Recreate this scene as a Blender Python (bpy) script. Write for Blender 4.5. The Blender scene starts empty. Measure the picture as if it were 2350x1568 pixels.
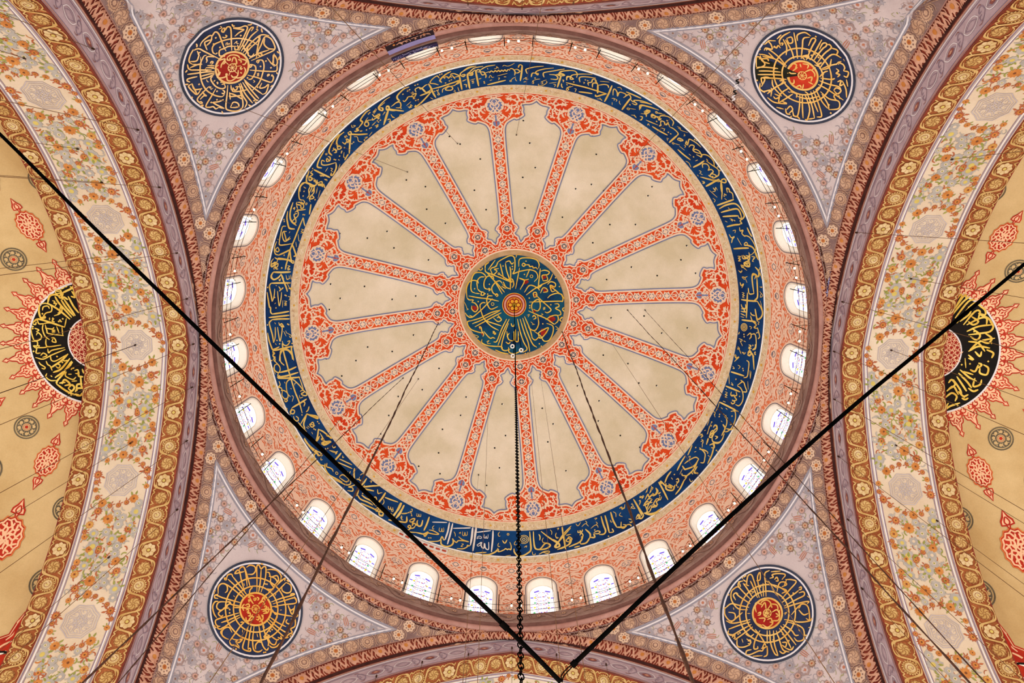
import bpy, math, random
import numpy as np
from mathutils import Vector, Matrix
from mathutils.geometry import delaunay_2d_cdt

# ------------------------------------------------------------------ camera
SC = bpy.context.scene
cam_d = bpy.data.cameras.new('camera'); cam_o = bpy.data.objects.new('camera', cam_d)
SC.collection.objects.link(cam_o); SC.camera = cam_o
F_PX = 1947.25
cam_d.sensor_width = 36.0; cam_d.lens = F_PX/2350*36.0; cam_d.clip_end = 500; cam_d.clip_start = .05
def _rx(a): c, s = math.cos(a), math.sin(a); return np.array([[1,0,0],[0,c,-s],[0,s,c]])
def _ry(a): c, s = math.cos(a), math.sin(a); return np.array([[c,0,s],[0,1,0],[-s,0,c]])
def _rz(a): c, s = math.cos(a), math.sin(a); return np.array([[c,-s,0],[s,c,0],[0,0,1]])
WM = _rx(.1526511)@_ry(.00067988)@_rz(.01185297)        # rows: right, down, forward in world axes
cam_p = np.array([-.15263, -5.04382, 0.])
cam_o.matrix_world = Matrix(((WM[0][0],-WM[1][0],-WM[2][0],cam_p[0]),(WM[0][1],-WM[1][1],-WM[2][1],cam_p[1]),
                             (WM[0][2],-WM[1][2],-WM[2][2],cam_p[2]),(0,0,0,1)))
# ------------------------------------------------------------------ world, lights, exposure
W = bpy.data.worlds.new('world'); SC.world = W; W.use_nodes = True
bg = W.node_tree.nodes['Background']; bg.inputs[0].default_value = (1., .975, .955, 1); bg.inputs[1].default_value = 1.45
SC.view_settings.view_transform = 'Standard'; SC.view_settings.look = 'None'
SC.view_settings.exposure = 0.0; SC.view_settings.gamma = 1.0; SC.view_settings.use_curve_mapping = False
def lamp(name, loc, power, col, radius, label):
    l = bpy.data.lights.new(name, 'POINT'); l.energy = power; l.color = col; l.shadow_soft_size = radius
    o = bpy.data.objects.new(name, l); o.location = loc; SC.collection.objects.link(o)
    o['label'] = label; o['category'] = 'lamp'
    return o
lamp('chandelier_light', (0, 0, 5.), 2600, (1, .86, .66), 2.0, 'warm glow of the great chandelier hanging below the dome')
lamp('side_light', (-15, 2, 9.), 1500, (1, .74, .44), 1.0, 'warm lamp glow under the left half dome')
lamp('side_light', (15, 2, 9.), 1500, (1, .70, .42), 1.0, 'warm lamp glow under the right half dome')

# ------------------------------------------------------------------ materials
def lin(c): return tuple(((x/255/12.92) if x/255 <= .04045 else ((x/255+.055)/1.055)**2.4) for x in c)
MATS = {}
def mat(name, rgb, rgb2=None, var=.10, scale=3., rough=.85, bump=0., metallic=0., fine=0.):
    """painted plaster: base colour with cloudy tone variation (two noise octaves) and optional relief"""
    if name in MATS: return MATS[name]
    m = bpy.data.materials.new(name); m.use_nodes = True; nt = m.node_tree; N = nt.nodes; L = nt.links
    b = N['Principled BSDF']; b.inputs['Roughness'].default_value = rough; b.inputs['Metallic'].default_value = metallic
    b.inputs['Specular IOR Level'].default_value = .0 if name == 'black_iron' else .2
    c = lin(rgb); c2 = lin(rgb2) if rgb2 else tuple(x*(1-var*1.6) for x in c)
    tc = N.new('ShaderNodeTexCoord'); n1 = N.new('ShaderNodeTexNoise'); n1.inputs['Scale'].default_value = scale
    n1.inputs['Detail'].default_value = 6; n1.inputs['Roughness'].default_value = .62
    L.new(tc.outputs['Object'], n1.inputs['Vector'])
    r = N.new('ShaderNodeValToRGB'); r.color_ramp.elements[0].position = .36; r.color_ramp.elements[1].position = .66
    r.color_ramp.elements[0].color = (*c2, 1); r.color_ramp.elements[1].color = (*c, 1)
    L.new(n1.outputs['Fac'], r.inputs['Fac']); out = r.outputs['Color']
    if fine:
        n2 = N.new('ShaderNodeTexNoise'); n2.inputs['Scale'].default_value = 22; n2.inputs['Detail'].default_value = 3
        L.new(tc.outputs['Object'], n2.inputs['Vector'])
        mp = N.new('ShaderNodeMapRange'); mp.inputs['From Min'].default_value = .3; mp.inputs['From Max'].default_value = .7
        mp.inputs['To Min'].default_value = 1-fine; mp.inputs['To Max'].default_value = 1+fine*.5
        L.new(n2.outputs['Fac'], mp.inputs['Value'])
        mx = N.new('ShaderNodeMix'); mx.data_type = 'RGBA'; mx.blend_type = 'MULTIPLY'; mx.inputs[0].default_value = 1
        L.new(out, mx.inputs[6]); L.new(mp.outputs[0], mx.inputs[7]); out = mx.outputs[2]
    L.new(out, b.inputs['Base Color'])
    if bump:
        bp = N.new('ShaderNodeBump'); bp.inputs['Strength'].default_value = bump; bp.inputs['Distance'].default_value = .03
        n3 = N.new('ShaderNodeTexNoise'); n3.inputs['Scale'].default_value = 9; n3.inputs['Detail'].default_value = 5
        L.new(tc.outputs['Object'], n3.inputs['Vector']); L.new(n3.outputs['Fac'], bp.inputs['Height'])
        L.new(bp.outputs[0], b.inputs['Normal'])
    MATS[name] = m; return m
def glow(name, rgb, strength):
    if name in MATS: return MATS[name]
    m = bpy.data.materials.new(name); m.use_nodes = True; nt = m.node_tree; N = nt.nodes; L = nt.links
    b = N['Principled BSDF']; c = lin(rgb); b.inputs['Base Color'].default_value = (*[x*.12 for x in c], 1)
    n = N.new('ShaderNodeTexNoise'); n.inputs['Scale'].default_value = 4
    mp = N.new('ShaderNodeMapRange'); mp.inputs['To Min'].default_value = strength*.85; mp.inputs['To Max'].default_value = strength*1.15
    L.new(n.outputs['Fac'], mp.inputs['Value']); L.new(mp.outputs[0], b.inputs['Emission Strength'])
    b.inputs['Emission Color'].default_value = (*c, 1)
    MATS[name] = m; return m

PANEL = mat('dome_plaster', (242,228,204), (216,202,168), scale=.33, fine=.06)
CREAM = mat('cream_paint', (250,218,188), var=.05)
RED   = mat('vermilion_paint', (238,96,38), (216,60,24), scale=.5, fine=.08)
GREYB = mat('grey_blue_paint', (128,140,182), (100,112,152), scale=1.2)
BLUE  = mat('deep_blue_paint', (10,70,128), (4,36,84), scale=.7, fine=.12)
GOLD  = mat('gold_lettering', (240,212,124), (226,188,88), scale=1.5, rough=.5)
WHITE = mat('white_lettering', (240,234,226), var=.04)
BEIGE = mat('beige_border', (238,220,186), (220,192,146), scale=5, fine=.16)
STAR  = mat('ochre_star_paint', (230,176,70), var=.08)
PEACH = mat('peach_paint', (255,222,198), (252,212,184), scale=1.)
ORANGE= mat('orange_red_paint', (248,150,102), (242,128,80), scale=1.2)
GREYO = mat('grey_outline_paint', (150,140,146), (124,116,124), scale=2)
BONE  = mat('window_reveal_plaster', (252,246,232), var=.03)
MAUVE = mat('mauve_ground', (148,120,114), (122,94,90), scale=1.4, fine=.10, bump=.5)
CORN  = mat('cornice_stone_paint', (164,134,122), (138,108,98), scale=1.6, fine=.14, bump=.7)
CORND = mat('cornice_dark_scroll', (126,86,76), (104,68,60), scale=2, fine=.1)
PINKM = mat('pink_moulding', (190,144,132), (168,120,108), scale=1.4, bump=.3)
RUST  = mat('rust_ground', (146,62,42), (112,40,30), scale=1.5, fine=.2)
LEAF  = mat('cream_pink_leaf', (212,160,134), (186,130,104), scale=4)
LILAC = mat('lilac_ground', (192,170,176), (170,146,154), scale=1.3, fine=.06)
LILACD= mat('lilac_dark_paint', (150,128,144), (128,108,126), scale=2)
PENDG = mat('pale_lilac_plaster', (206,190,188), (190,172,172), scale=.6, fine=.05)
PENDL = mat('pale_line', (226,218,220), var=.04)
PENDD = mat('slate_line', (150,144,154), var=.08)
TAN   = mat('tan_relief', (208,170,142), (182,142,114), scale=3, fine=.12, bump=.5)
TAND  = mat('tan_dark_line', (140,104,92), (118,84,76), scale=3)
GOLDB = mat('gold_band_ground', (166,96,54), (138,68,34), scale=1.4, fine=.15)
GOLDL = mat('gold_band_leaf', (208,172,112), (186,144,82), scale=3, fine=.12, bump=.5)
GOLDD = mat('gold_band_line', (150,92,46), (126,70,34), scale=3)
GOLDF = mat('gold_band_flower', (216,190,146), (196,162,108), scale=4, bump=.4)
SOFF  = mat('soffit_cream', (218,198,174), (206,182,154), scale=.6, fine=.05)
FOR   = mat('flower_orange', (202,134,68), (180,108,50), scale=4)
FRU   = mat('flower_rust', (178,100,64), (156,80,50), scale=4)
FGR   = mat('leaf_green', (154,150,74), (128,130,60), scale=4)
FGY   = mat('flower_grey', (178,168,156), (158,150,144), scale=4)
FYE   = mat('flower_yellow', (206,182,98), var=.1)
FDK   = mat('flower_dark_centre', (120,70,40), var=.1)
MFL   = mat('flower_mauve', (172,146,140), (150,126,122), scale=4)
MFD   = mat('flower_brown', (150,114,94), (128,96,82), scale=4)
TUL   = mat('tulip_red', (188,120,94), var=.1)
OLV   = mat('olive_leaf', (164,160,104), (136,136,80), scale=4)
SEMI  = mat('half_dome_plaster', (212,182,132), (190,156,104), scale=.35, fine=.06)
SRED  = mat('carmine_paint', (192,52,30), (160,34,22), scale=1.2)
SCRM  = mat('half_dome_cream_line', (240,190,150), var=.06)
BLACK = mat('black_paint', (24,18,14), (12,9,8), scale=2)
SGREY = mat('grey_rosette_paint', (110,98,78), (86,76,60), scale=3)
NAVY  = mat('navy_medallion_paint', (48,58,92), (34,42,66), scale=.9, fine=.14)
PGOLD = mat('pale_gold_lettering', (238,198,140), (224,176,104), scale=2, rough=.5)
DRED  = mat('deep_red_disc', (160,40,28), (134,22,20), scale=1.5)
IRON  = mat('black_iron', (5,4,4), (2,2,2), scale=8, rough=1.)
ROPE  = mat('brown_rope', (72,40,26), (46,24,16), scale=10)
WIRE  = mat('thin_wire', (120,84,52), (90,60,36), scale=6)
OLIVE = mat('olive_bracket', (104,104,62), (70,70,40), scale=8)
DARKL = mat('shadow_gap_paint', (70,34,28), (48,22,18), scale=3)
GLASS = glow('bright_window_glass', (255,253,250), 1.6)
def pane(n, c, s=1.0): return glow(n, c, s)
VIOL = pane('violet_pane', (120,92,226), 1.0); YEL = pane('yellow_pane', (250,226,60), 1.0); GRN = pane('green_pane', (70,196,110), 1.0)
REDP = pane('red_pane', (206,70,100), .9); PALE = pane('pale_violet_pane', (196,160,240), 1.0)
BULB = glow('lit_bulb', (255,236,190), 7.)

# ------------------------------------------------------------------ objects
def tag(o, label=None, cat=None, group=None, kind=None):
    if label: o['label'] = label
    if cat: o['category'] = cat
    if group: o['group'] = group
    if kind: o['kind'] = kind
    return o
def empty(name, loc=(0,0,0), rz=0., parent=None):
    o = bpy.data.objects.new(name, None); SC.collection.objects.link(o); o.location = loc; o.rotation_euler = (0,0,rz)
    o.empty_display_size = .3
    if parent: o.parent = parent
    return o
def link(name, me, parent=None, rz=0.):
    o = bpy.data.objects.new(name, me); SC.collection.objects.link(o); o.rotation_euler = (0,0,rz)
    if parent: o.parent = parent
    return o
def copy_tree(o, parent=None):
    c = o.copy(); SC.collection.objects.link(c)
    if parent: c.parent = parent
    for ch in list(o.children): copy_tree(ch, c)
    return c

class Paint:
    """collects polygons of several colours; mesh() turns them into one mesh"""
    def __init__(s): s.V = []; s.Q = []; s.n = 0; s.mats = []
    def mi(s, m):
        if m not in s.mats: s.mats.append(m)
        return s.mats.index(m)
    def add(s, V, F, m):
        V = np.asarray(V, float).reshape(-1, 3); F = np.asarray(F, int)
        if len(F) == 0: return
        s.V.append(V); s.Q.append((F+s.n, s.mi(m))); s.n += len(V)
    def mesh(s, name, smooth=True):
        me = bpy.data.meshes.new(name)
        V = np.concatenate(s.V); loops = np.concatenate([F.ravel() for F, _ in s.Q])
        sizes = np.concatenate([np.full(len(F), F.shape[1]) for F, _ in s.Q]); mid = np.concatenate([np.full(len(F), k) for F, k in s.Q])
        me.vertices.add(len(V)); me.vertices.foreach_set('co', V.ravel())
        me.loops.add(len(loops)); me.loops.foreach_set('vertex_index', loops)
        me.polygons.add(len(sizes)); st = np.concatenate([[0], np.cumsum(sizes)[:-1]])
        me.polygons.foreach_set('loop_start', st); me.polygons.foreach_set('loop_total', sizes)
        me.polygons.foreach_set('material_index', mid); me.polygons.foreach_set('use_smooth', np.full(len(sizes), smooth))
        for m in s.mats: me.materials.append(m)
        me.update(calc_edges=True); me.validate()
        return me
    def obj(s, name, parent=None, rz=0., smooth=True): return link(name, s.mesh(name, smooth), parent, rz)

class Surf:
    """a surface of the building: f(u,v) -> x,y,z ; P() adds an offset towards the room"""
    def __init__(s, f, inner=(0,0,15.)): s.f = f; s.c = np.array(inner)
    def raw(s, u, v): x, y, z = s.f(u, v); return np.stack(np.broadcast_arrays(x, y, z), -1)
    def frame(s, u, v):
        h = 1e-3; u = np.asarray(u, float); v = np.asarray(v, float)
        p = s.raw(u, v); pu = (s.raw(u+h, v)-s.raw(u-h, v))/(2*h); pv = (s.raw(u, v+h)-s.raw(u, v-h))/(2*h)
        n = np.cross(pu, pv); n /= np.linalg.norm(n, axis=-1, keepdims=True)+1e-12
        sg = np.sign(((s.c-p)*n).sum(-1, keepdims=True)); sg[sg == 0] = 1
        return p, pu, pv, n*sg
    def P(s, u, v, off=0.):
        p, _, _, n = s.frame(u, v); return p+n*np.asarray(off)[..., None] if np.ndim(off) else p+n*off
    def local(s, u0, v0, exact=False):
        """returns a function from metric coordinates round (u0,v0) to (u,v)"""
        p, pu, pv, n = s.frame(np.array([u0]), np.array([v0])); pu, pv, n = pu[0], pv[0], n[0]
        e1 = pu/np.linalg.norm(pu); e2 = np.cross(n, e1); e2 *= np.sign(e2@pv)
        J = np.linalg.inv(np.array([[pu@e1, pv@e1], [pu@e2, pv@e2]]))
        o = np.array([u0, v0])
        if not exact: return lambda A: o+np.asarray(A)@J.T
        def g(A):
            A = np.asarray(A, float); q = o+A@J.T
            for _ in range(8):
                d = s.raw(q[:, 0], q[:, 1])-p[0]; q = q+(A-np.c_[d@e1, d@e2])@J.T
            return q
        return g

LAY = [0]
def lay(): LAY[0] += 1; return (LAY[0] % 11)*.00022      # keeps overlapping brush strokes from being coplanar
def smooth_line(P, k=4, closed=False):
    P = np.asarray(P, float)
    if len(P) < 3 and not closed: return np.linspace(P[0], P[-1], 3)
    Q = np.vstack([P[-1], P, P[0], P[1]]) if closed else np.vstack([2*P[0]-P[1], P, 2*P[-1]-P[-2]])
    t = (np.arange(k)/k)[:, None]; out = []
    for i in range(len(Q)-3):
        a, b, c, d = Q[i:i+4]
        out.append(.5*((2*b)+(c-a)*t+(2*a-5*b+4*c-d)*t*t+(3*b-a-3*c+d)*t**3))
    if not closed: out.append(P[-1:])
    return np.vstack(out)
def stroke(pt, S, uv, w, off, m, closed=False, taper=.0, k=4, curve=True):
    uv = smooth_line(uv, k, closed) if curve else np.asarray(uv, float)
    p, _, _, n = S.frame(uv[:, 0], uv[:, 1]); p = p+n*(off+lay())
    if closed: T = np.roll(p, -1, 0)-np.roll(p, 1, 0)
    else: T = np.gradient(p, axis=0)
    T /= np.linalg.norm(T, axis=1, keepdims=True)+1e-9
    side = np.cross(n, T); N = len(p)
    hw = np.full(N, w/2)
    if taper and not closed:
        t = np.linspace(0, 1, N); hw = w/2*(1-taper+taper*np.minimum(1, np.minimum(t, 1-t)*5+.15))
    V = np.empty((2*N, 3)); V[0::2] = p-side*hw[:, None]; V[1::2] = p+side*hw[:, None]
    i = np.arange(N if closed else N-1); j = (i+1) % N
    pt.add(V, np.stack([2*i, 2*i+1, 2*j+1, 2*j], 1), m)
def fan(pt, S, uv, c, off, m):
    uv = np.asarray(uv, float); A = np.vstack([[c], uv]); V = S.P(A[:, 0], A[:, 1], off+lay()); n = len(uv); i = np.arange(n)
    pt.add(V, np.stack([np.zeros(n, int), 1+i, 1+(i+1) % n], 1), m)
def area(pt, S, poly, off, m, step=.4, holes=()):
    """fills a large polygon (u,v), with inner points so that it follows the curvature"""
    def dens(P):
        o = []
        for a, b in zip(P, np.roll(P, -1, 0)):
            k = max(1, int(np.ceil(np.linalg.norm(b-a)/step))); o += [a+(b-a)*t/k for t in range(k)]
        return np.array(o)
    rings = [dens(np.asarray(p, float)) for p in [poly, *holes]]
    V = []; E = []
    for R in rings:
        b = len(V); V += [tuple(q) for q in R]; E += [(b+i, b+(i+1) % len(R)) for i in range(len(R))]
    P = rings[0]; x0, y0 = P.min(0); x1, y1 = P.max(0)
    gx, gy = np.meshgrid(np.arange(x0+step/2, x1, step), np.arange(y0+step/2, y1, step)); G = np.c_[gx.ravel(), gy.ravel()]
    def inside(G, R):
        a = R; b = np.roll(R, -1, 0); c = np.zeros(len(G), bool)
        for (ax, ay), (bx, by) in zip(a, b):
            if ay == by: continue
            m_ = (ay > G[:, 1]) != (by > G[:, 1]); c ^= m_ & (G[:, 0] < (bx-ax)*(G[:, 1]-ay)/(by-ay)+ax)
        return c
    ok = inside(G, rings[0])
    for R in rings[1:]: ok &= ~inside(G, R)
    V += [tuple(q) for q in G[ok]]
    r = delaunay_2d_cdt([Vector(v) for v in V], E, [], 0, 1e-6)
    A = np.array([tuple(v) for v in r[0]]); Fc = np.array([tuple(f) for f in r[2] if len(f) == 3])
    cen = A[Fc].mean(1); ok = inside(cen, rings[0])
    for R in rings[1:]: ok &= ~inside(cen, R)
    pt.add(S.P(A[:, 0], A[:, 1], off), Fc[ok], m)
def grid(pt, S, U, V, off, m):
    uu, vv = np.meshgrid(U, V, indexing='ij'); P = S.P(uu.ravel(), vv.ravel(), off if not callable(off) else off(uu.ravel(), vv.ravel()))
    a, b = len(U), len(V); i, j = np.meshgrid(np.arange(a-1), np.arange(b-1), indexing='ij'); k = (i*b+j).ravel()
    pt.add(P, np.stack([k, k+1, k+b+1, k+b], 1), m)
def circ(r, n=20, ph=0.):
    a = np.linspace(0, 2*math.pi, n, endpoint=False)+ph; return np.c_[np.cos(a), np.sin(a)]*np.asarray(r)[..., None] if np.ndim(r) else np.c_[np.cos(a), np.sin(a)]*r
def lobes(r, n, amp, per=4, ph=0.):
    a = np.linspace(0, 2*math.pi, n*per, endpoint=False); rr = r*(1+amp*np.cos(n*a)); return np.c_[np.cos(a+ph), np.sin(a+ph)]*rr[:, None]
def teeth(r, n, depth, ph=0.):
    a = np.arange(2*n)*math.pi/n+ph; rr = np.where(np.arange(2*n) % 2, r*(1-depth), r); return np.c_[np.cos(a), np.sin(a)]*rr[:, None]
def rot(P, a): c, s = math.cos(a), math.sin(a); return np.asarray(P)@np.array([[c, s], [-s, c]])
def dec(s):
    """decodes stored brush strokes (plan coordinates, 5 mm steps): kind, points in metres"""
    for t in s.split('/'):
        v = np.array([int(q) for q in t[1:].split(',')], float)
        if t[0] == 'o': yield 'o', v/200
        else: yield t[0], np.cumsum(v.reshape(-1, 2), 0)/200
def letters(pt, S, data, widths, off, m):
    for k, P in dec(data):
        if k == 'o':
            L = S.local(P[0], P[1]); stroke(pt, S, L(circ(P[2], 22)), widths['t'], off, m, True, curve=False)
        elif k == 'd':
            L = S.local(P[0, 0], P[0, 1]); d = widths['d']; fan(pt, S, L([(d, 0), (0, d), (-d, 0), (0, -d)]), P[0], off, m)
        else: stroke(pt, S, P, widths[k], off, m, taper=.55)
def tube(name, pts, rad, m, parent=None, n=6):
    P = np.asarray(pts, float); N = len(P); T = np.gradient(P, axis=0); T /= np.linalg.norm(T, axis=1, keepdims=True)
    ref = np.array([0, 0, 1.]) if abs(T[0][2]) < .9 else np.array([1., 0, 0])
    A = np.cross(T, ref); A /= np.linalg.norm(A, axis=1, keepdims=True); B = np.cross(T, A)
    rad = np.broadcast_to(rad, N); a = np.arange(n)*2*math.pi/n
    V = P[:, None]+(A[:, None]*np.cos(a)[None, :, None]+B[:, None]*np.sin(a)[None, :, None])*rad[:, None, None]
    i, j = np.meshgrid(np.arange(N-1), np.arange(n), indexing='ij'); k = (i*n+j).ravel(); k2 = (i*n+(j+1) % n).ravel()
    pt = Paint(); pt.add(V.reshape(-1, 3), np.stack([k, k2, k2+n, k+n], 1), m)
    return pt.obj(name, parent)
PI = math.pi

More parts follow.
